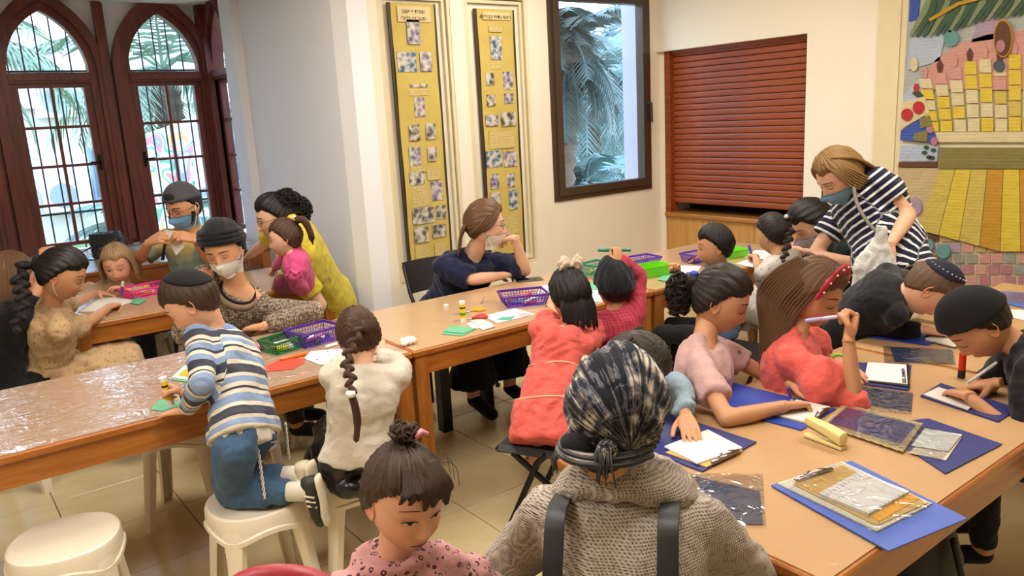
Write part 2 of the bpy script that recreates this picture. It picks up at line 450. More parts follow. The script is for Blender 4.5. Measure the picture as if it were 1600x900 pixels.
def gothic(n, cx, orient, plane, w=.285, pitch=.87, side=False, handle=1):
    """orient 'y': window lies in plane y=plane; 'x': in plane x=plane (cx then is a y)"""
    def P(a, b, c):   # along, depth (into room negative), z
        return (cx+a, plane+b, c) if orient == 'y' else (plane+b, cx+a, c)
    def bx(mb, a0, a1, d0, d1, z0, z1):
        p = P(a0, d0, z0); q = P(a1, d1, z1)
        mb.box(tuple(min(x, y) for x, y in zip(p, q)), tuple(max(x, y) for x, y in zip(p, q)))
    hw = pitch/2
    root = thing('window_%d' % n, None, None, P(0, 0, 0)); root['kind'] = 'structure'
    # arch mouldings, two steps
    for nm, wi, wo, d0, d1, hi, ho in (('arch_moulding', w+.0, w+.055, -.05, .05, ARH, ARH+.075), ('arch_casing', w+.055, w+.125, -.085, .05, ARH+.075, ARH+.165)):
        A = arch_pts(wi, hi); B = arch_pts(wo, ho); mb = MB(); K = len(A)
        v = []
        for (x, z), (x2, z2) in zip(A, B):
            v += [P(x, d0, ZT1+z), P(x2, d0, ZT1+z2), P(x, d1, ZT1+z), P(x2, d1, ZT1+z2)]
        f = []
        for i in range(K-1):
            a = 4*i; b = a+4
            f += [(a, a+1, b+1, b), (a+2, b+2, b+3, a+3), (a, b, b+2, a+2), (a+1, a+3, b+3, b+1)]
        f += [(0, 2, 3, 1), (4*(K-1), 4*(K-1)+1, 4*(K-1)+3, 4*(K-1)+2)]
        mb.add(v, f)
        for s in (-1, 1): bx(mb, s*wi, s*wo, d0, d1, ZS-.04, ZT1)
        mb.build(nm, mat_dark, root, 'auto')
    mb = MB(); bx(mb, -w, w, -.06, .05, ZT0, ZT1); bx(mb, -w, w, -.075, -.06, ZT0+.02, ZT1-.02); mb.build('transom', mat_dark, root)
    mb = MB(); bx(mb, -hw, -w-.124, -.03, .05, ZS-.04, ZBAY); bx(mb, w+.124, hw, -.03, .05, ZS-.04, ZBAY); bx(mb, hw-.06, hw, -.10, -.03, ZS, ZBAY); mb.build('post', mat_dark, root)
    # plaster spandrel above the arch
    B = arch_pts(w+.123, ARH+.163); v = []
    for x, z in B: v += [P(x, -.01, ZT1+z), P(x, -.01, ZBAY), P(x, .05, ZT1+z), P(x, .05, ZBAY)]
    f = []
    for i in range(len(B)-1):
        a = 4*i; b = a+4; f += [(a, b, b+1, a+1), (a+2, a+3, b+3, b+2), (a, a+2, b+2, b)]
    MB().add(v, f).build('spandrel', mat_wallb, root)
    # casement: stiles, rails, glazing bars, panes
    gl = w-.055+.0
    sash = MB()
    for s in (-1, 1): bx(sash, s*(gl), s*(w-.002), -.03, .03, ZS, ZT0)
    bx(sash, -gl, gl, -.03, .03, ZS, ZS+.03); bx(sash, -gl, gl, -.03, .03, ZT0-.035, ZT0)
    sash.build('sash', mat_dark, root)
    z0, z1 = ZS+.03, ZT0-.035; rows = 4
    for k in range(1, rows):
        z = z0+(z1-z0)*k/rows; mb = MB(); bx(mb, -gl, gl, -.018, .018, z-.011, z+.011); mb.build('glazing_bar', mat_dark, root)
    mb = MB(); bx(mb, -.011, .011, -.019, .019, z0, z1); mb.build('glazing_bar', mat_dark, root)
    for k in range(rows):
        for s in (0, 1):
            mb = MB(); za = z0+(z1-z0)*k/rows; zb = z0+(z1-z0)*(k+1)/rows
            bx(mb, (-gl+.002, .012)[s], (-.012, gl-.002)[s], -.002, .002, za+.012, zb-.012); mb.build('pane', glass.m, root)
    # arch pane
    A = arch_pts(w-.002, ARH-.004); n_ = len(A)
    v = [P(x, -.002, ZT1+z) for x, z in A]+[P(x, .002, ZT1+z) for x, z in A]
    MB().add(v, [tuple(range(n_)), tuple(range(2*n_-1, n_-1, -1))]+[(i, (i+1) % n_, n_+(i+1) % n_, n_+i) for i in range(n_)]).build('pane', glass.m, root)
    # handle
    hm = plain('dark_metal', '#1e1b1a', .35, metal=.8)
    mb = MB(); bx(mb, handle*(w-.035), handle*(w-.015), -.045, -.03, 1.44, 1.56); a = P(handle*(w-.025), -.06, 1.50); b = P(handle*(w-.10), -.065, 1.505)
    mb.tube([P(handle*(w-.025), -.04, 1.50), a, b], .007, ns=6); mb.build('handle', hm, root)
    return root
gothic(1, 1.055, 'y', YW, .285, .87, handle=1)
gothic(2, 1.925, 'y', YW, .285, .87, handle=-1)
gothic(3, .185, 'y', YW, .285, .87)
gothic(4, 6.985, 'x', XB+.06, .24, .60, handle=-1)
mb = MB().box((XB-.06, YW-.09, ZS-.04), (XB+.1, YW+.06, ZBAY)); struct(mb.build('trim_corner_post', mat_dark))
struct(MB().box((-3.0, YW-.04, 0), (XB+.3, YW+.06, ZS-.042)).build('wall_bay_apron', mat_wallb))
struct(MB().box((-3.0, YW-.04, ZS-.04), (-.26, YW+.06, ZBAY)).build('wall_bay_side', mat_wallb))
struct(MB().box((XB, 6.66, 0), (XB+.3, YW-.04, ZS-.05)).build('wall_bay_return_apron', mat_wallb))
# security bars outside
barm = plain('bar_iron', '#3d4750', .5, metal=.3)
t = thing('window_grille', 'dark iron bars of the grille outside the arched bay windows', 'grille', (1, YW+.2, ZS))
for k in range(24):
    x = -.2+k*.112
    if x > XB+.1: break
    MB().tube([(x, YW+.2, ZS-.3), (x, YW+.2, ZBAY)], .007, ns=6).build('bar', barm, t)
for z in (ZS+.24, ZT1+.02): MB().box((-.25, YW+.19, z), (XB+.15, YW+.21, z+.016)).build('cross_bar', barm, t)
# ------------------------------------------------------------------ banner-wall window (window_5)
fm = plain('brown_aluminium', '#4a3a2b', .35, .05, metal=.2)
root = thing('window_5', None, None, ((WIN[0]+WIN[1])/2, YB, WIN[2])); root['kind'] = 'structure'
x0, x1, z0, z1 = WIN
mb = MB().box((x0, YB-.012, z0), (x0+.045, YB+.08, z1)).box((x1-.045, YB-.012, z0), (x1, YB+.08, z1)).box((x0+.045, YB-.012, z0), (x1-.045, YB+.08, z0+.045)).box((x0+.045, YB-.012, z1-.045), (x1-.045, YB+.08, z1))
mb.build('window_frame', fm, root)
a0, a1, b0, b1 = x0+.04, x1-.04, z0+.04, z1-.04
mb = MB()
for q in ((a0, b0, a0+.06, b1), (a1-.06, b0, a1, b1), (a0+.06, b0, a1-.06, b0+.06), (a0+.06, b1-.06, a1-.06, b1)):
    mb.box((q[0], YB-.028, q[1]), (q[2], YB+.05, q[3]))
mb.build('sash', fm, root)
MB().box((a0+.061, YB+.0, b0+.061), (a1-.061, YB+.006, b1-.061)).build('pane', glass.m, root)
mb = MB().box((a1-.045, YB-.045, 1.60), (a1-.02, YB-.028, 1.76)).tube([(a1-.032, YB-.03, 1.74), (a1-.032, YB-.085, 1.74), (a1-.03, YB-.085, 1.58)], .010, ns=8)
mb.build('handle', plain('handle_brown', '#2b211b', .4), root)
struct(MB().box((x1-.01, YB+.14, z0-.2), (x1+.2, YB+.30, z1+.2)).build('trim_outer_reveal', plain('outer_render', '#b9b4c6', .8)))

# ------------------------------------------------------------------ roller shutter and counter
sm = wood('shutter_wood', '#64280f', '#a04c20', .5, 'Y', 1, .05)
sh = thing('roller_shutter', 'closed reddish-brown wooden roller shutter of horizontal slats above the counter', 'shutter', (XS, 3.95, .84))
n = 26; zt = 2.15; zb0 = .885
slat = None
for k in range(n):
    h = (zt-zb0)/n; z = zb0+k*h
    v = [(0, z0_) for z0_ in (0, 1)]
    if slat is None:
        prof = [(0, 0), (-.008, .003), (-.011, h*.3), (-.011, h*.7), (-.007, h-.004), (.0, h-.003)]
        vv = [(XS+.03+px, y, pz) for y in (3.272, 4.60) for px, pz in prof]; m_ = len(prof)
        ff = [tuple(range(m_)), tuple(range(2*m_-1, m_-1, -1))]+[(i, m_+i, m_+(i+1) % m_, (i+1) % m_) for i in range(m_)]
        slat = mkobj('slat', vv, ff, sm, None, sh)
        o = slat
    else:
        o = slat.copy(); COL.objects.link(o)
    o.location = (0, 0, z)
MB().box((XS-.03, 4.57, .80), (XS+.06, 4.63, 2.15)).build('side_guide', sm, sh)
MB().box((XS-.005, 3.272, 2.12), (XS+.05, 4.57, 2.15)).build('head_rail', sm, sh)
cm = wood('counter_wood', '#8a5420', '#b57a35', .35, 'Y', 1, .2); pm = wood('panel_wood', '#a97836', '#c99a55', .4, 'Z', .6, .2)
ct = thing('serving_counter', 'light wood counter front and ledge under the brown roller shutter', 'counter', (XS, 3.95, 0))
MB().rbox((XS-.05, 3.28, .775), (XS+.28, 4.63, .805), .006).build('ledge', cm, ct)
for k in range(3):
    y0 = 3.28+.45*k; MB().box((XS-.02, y0+.002, .08), (XS+.02, y0+.448, .773)).build('panel', pm, ct)
MB().box((XS, 3.28, 0), (XS+.02, 4.63, .08)).build('plinth', cm, ct)
MB().box((XS+.28, 3.28, .805), (XS+.29, 4.62, 1.0)).build('gap_shade', plain('gap_black', '#0c0a09', .9), ct)  # black sheet stands in for the shade in the gap below the slats
# ------------------------------------------------------------------ tables
tw = wood('table_wood', '#8a4b16', '#b9742c', .35, 'X', 1, .3)
twy = wood('table_wood_end', '#8a4b16', '#b9742c', .35, 'Y', 1, .3)
twz = wood('table_leg_wood', '#8f5018', '#bb7a30', .35, 'Z', 1, .3)
twd = wood('old_table_wood', '#6e3711', '#96561f', .4, 'X', 1, .2)
def covermat(name, col, crumple, rough, coat=1.0):
    t = NT(name); co = t.coord(); c = hexc(col)
    n = t.noise(t.mapping(co, (1, 3, 1)), 1.2, 3, .6, .5)
    t.base(t.mix(n, tuple(x*.94 for x in c), tuple(x*1.04 for x in c)))
    t.set(rough=.6, coat=coat, coatr=rough, spec=.35); t.b.inputs['Coat IOR'].default_value = 2.1 if crumple > .5 else 1.55
    big = t.noise(t.mapping(co, (1, 1.8, 1), (0, 0, .5)), 3.0, 3, .55, 1.4)
    ridg = t.math('MINIMUM', t.math('ABSOLUTE', t.math('SUBTRACT', big, .5)), .07)
    fine = t.math('MINIMUM', t.math('ABSOLUTE', t.math('SUBTRACT', t.noise(co, 14, 3, .6, 1.5), .5)), .08)
    h = t.math('ADD', t.math('MULTIPLY', ridg, 1.2), t.math('MULTIPLY', fine, .30))
    t.bump(h, crumple, .030, coat=True, base=False)
    h2 = t.noise(t.mapping(co, (2, 10, 1), (0, 0, .15)), 2.5, 2, .5)
    b2 = t.n('ShaderNodeBump'); t.l(h2, b2.inputs['Height']); b2.inputs['Strength'].default_value = .35; b2.inputs['Distance'].default_value = .012
    t.l(b2.outputs[0], t.b.inputs['Normal'])
    return t.m
cov_a = covermat('crumpled_plastic_over_paper', '#ab8d72', .75, .04)
cov_b = covermat('plastic_over_kraft_paper', '#b8966f', .22, .09, .8)
cov_c = covermat('plastic_over_kraft_paper_near', '#b58f64', .22, .10, .6)
def table(label, x0, x1, y0, y1, z=.75, cover=cov_b, wx=tw, legs=True, ap=.088, group=None):
    t = thing('table', label, 'table', ((x0+x1)/2, (y0+y1)/2, 0), group)
    MB().rbox((x0, y0, z-.026), (x1, y1, z-.003), .004).build('tabletop', wx, t)
    MB().box((x0+.012, y0+.012, z-.003), (x1-.012, y1-.012, z)).build('paper_and_plastic_cover', cover, t)
    MB().box((x0+.012, y0+.012, z-.026-ap), (x1-.012, y0+.034, z-.026)).build('apron', wx, t)
    MB().box((x0+.012, y1-.034, z-.026-ap), (x1-.012, y1-.012, z-.026)).build('apron', wx, t)
    MB().box((x0+.012, y0+.034, z-.026-ap), (x0+.034, y1-.034, z-.026)).build('apron', twy, t)
    MB().box((x1-.034, y0+.034, z-.026-ap), (x1-.012, y1-.034, z-.026)).build('apron', twy, t)
    if legs:
        s = .068
        for lx in (x0+.008, x1-.008-s):
            for ly in (y0+.008, y1-.008-s):
                MB().rbox((lx, ly, 0), (lx+s, ly+s, z-.0265), .004).build('leg', twz, t)
    return t
table('long wooden table at left, under shiny crumpled plastic', -.90, 1.568, 2.795, 3.60, cover=cov_a)
table('middle wooden table covered in brown paper, in front of the woman in navy', 1.572, 3.05, 2.795, 3.60)
table('far wooden table before the serving counter, with purple glare on its cover', 3.06, 4.55, 2.79, 3.58)
table('wooden table at the back left beneath the pink basket', .56, 2.03, 4.54, 5.36, cover=cov_b)
table('near right wooden table with the blue folders and stapler on it', 1.32, 2.80, .755, 1.585, cover=cov_c)
table('right table beyond, between the two boys with skullcaps', 2.803, 4.28, .755, 1.585, cover=cov_c)
cov_d = covermat('crumpled_plastic_by_window', '#a9a3a0', .7, .06)
table('wide plastic-covered table pushed under the arched windows', -.9, 2.18, 5.98, 7.25, .80, cover=cov_d, wx=twd, ap=.11)

# ------------------------------------------------------------------ plastic stools
pl_w = plain('white_plastic', '#e6dcc8', .38, .03, 5, .04, 40, spec=.5)
def make_stool(label, loc, rz=0, group=None):
    t = lthing('plastic_stool', label, 'stool', loc, rz, group)
    n = 48; prof = [(.001, .440), (.06, .441), (.12, .443), (.148, .447), (.158, .450), (.166, .446), (.170, .436), (.172, .405), (.178, .400), (.178, .385), (.168, .385), (.166, .40), (.160, .43), (.12, .434), (.001, .434)]
    # scalloped rim: drops at the legs, arches between them
    v = []; f = []
    for r, z in prof:
        for i in range(n):
            a = 2*PI*i/n; k = abs(math.cos(2*a))
            zz = z-(.03*(k**2.5) if z < .42 and r > .15 else 0)
            sq = 1+.02*math.cos(4*a); v.append((r*sq*math.cos(a), r*sq*math.sin(a), zz))
    K = len(prof)
    for k in range(K-1):
        for i in range(n):
            j = (i+1) % n; f.append((k*n+i, (k+1)*n+i, (k+1)*n+j, k*n+j))
    mkobj('seat', v, f, pl_w, None, t, 'auto')
    for q in range(4):
        a = PI/2*q+PI/4*0
        er = np.array([math.cos(a), math.sin(a), 0]); et = np.array([-math.sin(a), math.cos(a), 0]); secs = []
        mb = MB()
        # open U-shaped leg: face plus two side flanges
        vv = []; 
        for z, ro, hw, dp in ((.438, .160, .024, .012), (.40, .172, .040, .03), (.36, .178, .036, .034), (.30, .184, .029, .034), (.15, .205, .026, .031), (0, .226, .023, .028)):
            for tt, rr in ((-hw, ro-dp), (-hw*.92, ro-.004), (-hw*.45, ro+.003), (hw*.45, ro+.003), (hw*.92, ro-.004), (hw, ro-dp), (hw-.005, ro-dp), (hw*.8, ro-.009), (0, ro-.003), (-hw*.8, ro-.009), (-hw+.005, ro-dp)):
                vv.append(er*rr+et*tt+np.array([0, 0, z]))
        m_ = 11; ff = []
        for k in range(5):
            for i in range(m_):
                j = (i+1) % m_; ff.append((k*m_+i, (k+1)*m_+i, (k+1)*m_+j, k*m_+j))
        ff.append(tuple(range(5*m_, 6*m_)))
        mkobj('leg', vv, ff, pl_w, None, t, 'auto')
    return t
ST = 'white plastic stools'
st0 = make_stool('empty white plastic stool at the lower left corner', at(100, 838, .45)*[1, 1, 0], .55)
SK = at(398, 772, .46); SW = at(560, 728, .46)
for (p, rz, lb) in [(at(280, 655, .45), .3, 'white plastic stool half under the left table, behind the kneeling boy'),
                    ((SK[0], SK[1], 0), .75, 'white plastic stool the boy in the striped shirt kneels on'),
                    ((SW[0]+.02, SW[1]-.0, 0), .35, 'white plastic stool under the girl in the white top, behind the toddler'),
                    (at(500, 560, .45), .1, 'white plastic stool under the left table, beside the long-braided girl\'s stool'),
                    ((.22, 4.50, 0), .4, 'white plastic stool under the girl in the floral dress'),
                    ((1.10, 5.60, 0), .2, 'white plastic stool under the small blond girl'),
                    ((1.22, 3.93, 0), .2, 'white plastic stool under the woman in the black turban')]:
    dup(st0, (p[0], p[1], 0), rz, lb)
# ------------------------------------------------------------------ black folding chairs
bk = plain('black_metal', '#0d0d0f', .35, .05, metal=.3); bp = plain('black_seat', '#121216', .5, .05)
def make_chair(label, loc, rz, back=True):
    t = lthing('folding_chair' if back else 'black_stool', label, 'chair' if back else 'stool', loc, rz)
    MB().rbox((-.2, -.2, .43), (.2, .2, .455), .02).build('seat', bp, t)
    for s in (-1, 1):
        MB().tube([(s*.20, .20, .0), (s*.195, .02, .40), (s*.19, -.14, .62), (s*.18, -.22, .80)] if back else [(s*.20, .20, .0), (s*.195, .02, .40), (s*.19, -.02, .44)], .0125, ns=8).build('leg', bk, t)
        MB().tube([(s*.20, -.24, .0), (s*.195, -.05, .30), (s*.19, .12, .43)], .0125, ns=8).build('leg', bk, t)
    for s in (-1, 1):
        for y in (.2, -.24): MB().ell((s*.2, y, .012), (.018, .018, .014), nu=8, nv=5).build('foot', bk, t)
    MB().tube([(-.2, -.205, .10), (.2, -.205, .10)], .009, ns=6).build('stretcher', bk, t); MB().tube([(-.2, .17, .09), (.2, .17, .09)], .009, ns=6).build('stretcher', bk, t)
    if not back: return t
    mb = MB(); vs = [( x, -.19-.03*(1-(x/.18)**2)-.0*z, z) for z in (.62, .82) for x in np.linspace(-.18, .18, 7)]
    v = [(x, y-(z-.62)*.25, z) for x, y, z in vs]; v2 = [(x, y+.014, z) for x, y, z in v]
    f = [(i, i+1, i+8, i+7) for i in range(6)]+[(14+i, 14+i+7, 14+i+8, 14+i+1) for i in range(6)]+[(i, 14+i, 15+i, i+1) for i in range(6)]+[(7+i, 8+i, 22+i, 21+i) for i in range(6)]+[(0, 7, 21, 14), (6, 20, 27, 13)]
    mb.add(v+v2, f).build('backrest', bp, t, 'auto')
    return t
st2 = make_chair('black metal stool under the girl in the coral tiered dress', (1.90, 2.26, 0), .5, False)
dup(st2, (2.38, 2.28, 0), .1, 'black metal stool under the small child in the black cap')
ch = make_chair('black folding chair under the woman in navy', (2.60, 4.12, 0), PI)
dup(st2, (2.06, 2.02, 0), PI-.2, 'black metal stool under the girl in the pale pink T-shirt')
dup(st2, (.72, .70, 0), -.9, 'black stool under the woman with the patterned headscarf')
dup(st2, (3.25, 2.35, 0), .1, 'black chair under the boy in denim at the far table')
dup(st2, (3.85, 2.38, 0), .0, 'black chair under the girl with the braid at the far table')
dup(st2, (2.02, 4.86, 0), 1.4, 'black stool under the woman in the yellow T-shirt')
# black bench frame beneath the middle table
bn = thing('bench', 'low black bench frame with thick legs beneath the middle table', 'bench', (2.45, 3.55, 0))
for (px, py) in ((697, 672), (762, 640), (668, 629)):
    p = at(px, py, 0); MB().prism([(p[0]-.03, p[1]-.03), (p[0]+.03, p[1]-.03), (p[0]+.03, p[1]+.03), (p[0]-.03, p[1]+.03)], 0, .44).build('leg', bk, bn)
MB().rbox((2.0, 3.42, .44), (3.0, 3.80, .47), .01).build('seat', bp, bn)

# red chair back right in front of the camera
rc = thing('red_chair', 'red padded chair whose rounded top edge shows at the bottom edge', 'chair', at(435, 905, .66)*[1, 1, 0])
c = atd(435, 925, 1.10); R = nrm(np.array([cam_r[0], cam_r[1], 0])); Fw = np.array([-R[1], R[0], 0]); mb = MB(); secs = []
for k in range(11):
    s = -1+.2*k; secs.append((c+R*s*.125+np.array([0, 0, -.006-.05*s*s-.02*s**4]), Fw, V3((0, 0, 1)), .022, .05*(1-.5*abs(s)**4)))
red = plain('red_vinyl', '#9c2733', .45, .06, bump=.1, bs=200)
mb.loft(secs, ns=12); mb.build('backrest', red, rc, True)
zc = c[2]
mb = MB().loft([(c+R*s+np.array([0, 0, -.03-z]), R*.0+Fw, R, .012, .012) for s in (-.1, ) for z in (0, .55)], ns=8)
MB().tube([c-R*.09-[0, 0, .05], (c-R*.10)*[1, 1, 0]], .012).build('leg', bk, rc, True)
MB().tube([c+R*.09-[0, 0, .05], (c+R*.10)*[1, 1, 0]], .012).build('leg', bk, rc, True)
MB().loft([(c+Fw*.02-[0, 0, .04], R, Fw, .11, .012), (c+Fw*.03-[0, 0, .25], R, Fw, .13, .012)], ns=12).build('back_panel', red, rc, True)
# black bag under the right table
bb = thing('backpack', 'black backpack on the floor under the near right table corner', 'bag', at(1450, 880, .2)*[1, 1, 0])
p = at(1440, 890, .35); mb = MB(); mb.ell((p[0], p[1], .30), (.13, .10, .30), nu=20, nv=14); v, n_, f = remesh(mb, .02, 3)
v = v+n_*(.008*noise(v, 18))[:, None]; mkobj('bag_body', v, f, plain('black_nylon', '#0c0c0e', .5, bump=.2), None, bb, True)
MB().tube([(p[0]-.03, p[1]-.09, .5), (p[0]-.04, p[1]-.14, .35), (p[0]-.03, p[1]-.1, .15)], .014, ns=6, flat=.4).build('strap', bk, bb, True)
# ------------------------------------------------------------------ things on the tables
ZT = .7505
def quad_prism(pts, z0, z1):
    return [(p[0], p[1]) for p in pts]
def sheet(name, label, cat, px, mat, z=ZT, th=.0012, group=None, parent=None, curl=0):
    """thin slab whose corners lie at the given spots on the table"""
    pts = [at(u, v, z) for u, v in px]
    # ensure counter-clockwise
    a = sum((pts[i][0]*pts[(i+1) % len(pts)][1]-pts[(i+1) % len(pts)][0]*pts[i][1]) for i in range(len(pts)))
    if a < 0: pts = pts[::-1]
    o = MB().prism([(p[0], p[1]) for p in pts], z, z+th).build(name, mat, parent)
    if parent is None: tag(o, label, cat, group)
    return o
def inset(px, k):
    c = np.mean(np.array(px, float), axis=0); return [tuple(c+(np.array(p)-c)*k) for p in px]
def bil(px, u0, u1, v0, v1):
    a, b, c, d = [np.array(p, float) for p in px]
    f = lambda u, v: tuple((a*(1-u)+b*u)*(1-v)+(d*(1-u)+c*u)*v)
    return [f(u0, v0), f(u1, v0), f(u1, v1), f(u0, v1)]
m_white = plain('white_paper', '#dddbd4', .8, .03, 12)
def scribbled(name, col='#dddbd4', ink='#6d7480', sc=60, amt=.25):
    t = NT(name); co = t.coord(); w = t.noise(t.mapping(co, (1, 1, 1)), sc, 3, .7)
    lines = t.wave(co, 18, 2.5, 3, d='DIAGONAL')
    k = t.math('MULTIPLY', t.math('GREATER_THAN', w, .60), t.math('GREATER_THAN', lines, .6))
    t.base(t.mix(t.math('MULTIPLY', k, amt), hexc(col), hexc(ink))); t.set(rough=.8); return t.m
m_scr = scribbled('scribbled_paper'); 
m_blue = plain('blue_card', '#2443a8', .45, .05, 10, .05, 100, coat=.1); m_navy = plain('navy_card', '#232a6b', .5, .06, 10, .05, 100)
m_blue2 = plain('light_blue_card', '#4660b4', .45, .05, 10, .05, 100)
m_green = plain('green_paper', '#63ad86', .8, .05); m_red = plain('red_paper', '#e2412f', .75, .04); m_yell = plain('orange_yellow_paper', '#e8a21c', .8, .05)
m_tan = plain('cardboard', '#c7a35c', .8, .05); m_grey = plain('grey_blue_film', '#39415a', .35, .1, 6)
def pouchmat():
    t = NT('clear_plastic_pouch'); co = t.coord(); tr = t.n('ShaderNodeBsdfTransparent'); tr.inputs[0].default_value = (.93, .94, .96, 1); gl = t.n('ShaderNodeBsdfGlossy'); gl.inputs['Roughness'].default_value = .08
    b = t.n('ShaderNodeBump'); t.l(t.math('MINIMUM', t.math('ABSOLUTE', t.math('SUBTRACT', t.noise(co, 12, 2, .5, 1.2), .5)), .12), b.inputs['Height']); b.inputs['Strength'].default_value = .6; b.inputs['Distance'].default_value = .018
    fr = t.n('ShaderNodeLayerWeight'); fr.inputs[0].default_value = .5; mx = t.n('ShaderNodeMixShader'); t.l(b.outputs[0], gl.inputs['Normal']); t.l(b.outputs[0], fr.inputs['Normal'])
    t.l(t.math('ADD', .05, t.math('MULTIPLY', .55, t.math('POWER', fr.outputs['Facing'], 2.6))), mx.inputs[0]); t.l(tr.outputs[0], mx.inputs[1]); t.l(gl.outputs[0], mx.inputs[2]); t.l(mx.outputs[0], t.out.inputs[0]); return t.m
m_pouch = pouchmat()
m_met = plain('steel_clip', '#9a9aa0', .25, metal=.9); m_blk = plain('black_plastic', '#121214', .35)
def clip(parent, a, b, z):
    a = at(*a, z); b = at(*b, z); mb = MB().tube([a, b], .006, ns=6, flat=.6)
    d = (b-a)
    for s in (.1, .9): mb.tube([a+d*s+[0, 0, .002], a+d*(.5+.3*(s-.5))+[0, 0, .012]], .0025, ns=5)
    return mb.build('clip', m_met, parent, True)

# near blue folder with plastic sleeve
A = [(1205, 760), (1330, 722), (1511, 812), (1388, 863)]
t = thing('folder', 'bright blue clip folder at the front edge of the near right table', 'folder', at(1350, 790, ZT))
sheet('cover', 0, 0, A, m_blue2, ZT+.002, .004, parent=t)
sheet('card', 0, 0, [(1215, 757), (1315, 723), (1456, 789), (1370, 832)], plain('grey_card', '#cfc9b4', .7), ZT+.0065, .004, parent=t)
sheet('brown_card', 0, 0, [(1240, 758), (1315, 728), (1450, 787), (1370, 822)], m_tan, ZT+.011, .002, parent=t)
clip(t, (1243, 750), (1300, 732), ZT+.018)
o = MB(); 
t2 = thing('notepad', 'white spiral notepad with toothed edges on the bright blue folder', 'notepad', at(1355, 775, ZT+.0135))
NPX = [(1279, 775), (1342, 741), (1420, 772), (1357, 807)]
sheet('pages', 0, 0, NPX, m_white, ZT+.0135, .008, parent=t2)
mb = MB(); a, b, c_, d_ = [at(u, v, ZT+.0216) for u, v in NPX]
for k in range(11):
    s = (k+.5)/11
    for p, q in (((lerp(a, d_, 0), lerp(a, b, 0)),) if False else ((lerp(a, b, s), lerp(d_, c_, s)),)):
        for e in (.02, .9): 
            m0 = lerp(p, q, e); m1 = lerp(p, q, e+.07); mb.tube([m0, m1], .0012, ns=4)
mb.build('tooth_marks', plain('pencil_grey', '#a0a0a4', .8), t2)
sheet('yellow_strip', 'orange-yellow paper strip beside the white notepad', 'paper', [(1361, 806), (1423, 771), (1437, 779), (1374, 815)], m_yell, ZT+.0135, .001)
sheet('plastic_sleeve', 'clear plastic sleeve lying over the notepad on the bright blue folder', 'sleeve', [(1218, 756), (1313, 722), (1458, 789), (1369, 833)], m_pouch, ZT+.0235, .0008)

# long navy folder row in the middle
t = thing('folder', 'long dark blue folder whose right end sticks out past the beige mat', 'folder', at(1480, 700, ZT))
sheet('cover', 0, 0, [(1362, 665), (1450, 655), (1566, 695), (1477, 741)], m_navy, ZT+.001, .003, parent=t)
sheet('inner_card', 0, 0, [(1455, 678), (1503, 684), (1478, 720), (1420, 708)], plain('sand_card', '#c9c0a8', .7), ZT+.0045, .002, parent=t)
def ribmat():
    t = NT('ribbed_straw_mat'); co = t.coord(); w = t.wave(t.mapping(co, (1, 1, 1), (0, 0, .35)), 42, 0, d='X'); t.base(t.ramp(w, [(.2, hexc('#8f7a52')), (.8, hexc('#d0bd8d'))])); t.set(rough=.6)
    t.bump(w, .7, .004); return t.m
t = thing('ribbed_mat', 'ribbed beige mat under the dark navy card, right of the stapler', 'mat', at(1370, 670, ZT))
sheet('mat_sheet', 0, 0, [(1283, 664), (1318, 632), (1442, 663), (1411, 707)], ribmat(), ZT+.006, .003, parent=t)
sheet('navy_card', 'dark navy card on the ribbed beige mat', 'card', [(1295, 661), (1323, 637), (1431, 664), (1407, 694)], m_navy, ZT+.0096, .001)
sheet('plastic_sleeve', 'clear sleeve over the navy card and the dark blue folder', 'sleeve', [(1288, 664), (1324, 633), (1505, 682), (1470, 720)], m_pouch, ZT+.0125, .0008)
t = thing('folded_paper', 'folded white paper in the sleeve right of the ribbed mat', 'paper', at(1465, 690, ZT+.01)); sheet('leaf', 0, 0, [(1445, 670), (1503, 680), (1482, 706), (1424, 697)], m_white, ZT+.0080, .002, parent=t)
# stapler
P0 = at(1262, 672, ZT+.02); P1 = at(1312, 690, ZT+.02); d = nrm((P1-P0)*[1, 1, 0]); L = np.linalg.norm((P1-P0)[:2])+.02; sd = np.array([-d[1], d[0], 0])
t = thing('stapler', 'cream yellow stapler left of the ribbed beige mat', 'stapler', (P0+P1)/2)
cr = plain('cream_plastic', '#dbc987', .35, .03); B0 = P0*[1, 1, 0]+[0, 0, ZT]-d*.005
U = V3((0, 0, 1))
MB().loft([(B0+U*.006, sd, U, .014, .005), (B0+d*L+U*.006, sd, U, .016, .005)], ns=12, power=4).build('base', cr, t, 'auto')
MB().loft([(B0+d*.0+U*.050, sd, U, .010, .008), (B0+d*.01+U*.052, sd, U, .014, .012), (B0+d*L*.6+U*.042, sd, U, .017, .015), (B0+d*(L-.004)+U*.030, sd, U, .018, .018), (B0+d*L+U*.028, sd, U, .012, .012)], ns=12, power=4).build('arm', cr, t, 'auto')
MB().loft([(B0+d*.005+U*.036, sd, U, .007, .005), (B0+d*(L-.006)+U*.018, sd, U, .009, .006)], ns=8, power=4).build('magazine', m_met, t, 'auto')
MB().loft([(B0+d*(L-.02)+U*.048, sd, U, .012, .0008), (B0+d*(L-.05)+U*.053, sd, U, .009, .0008)], ns=8).build('dark_patch', m_blk, t)
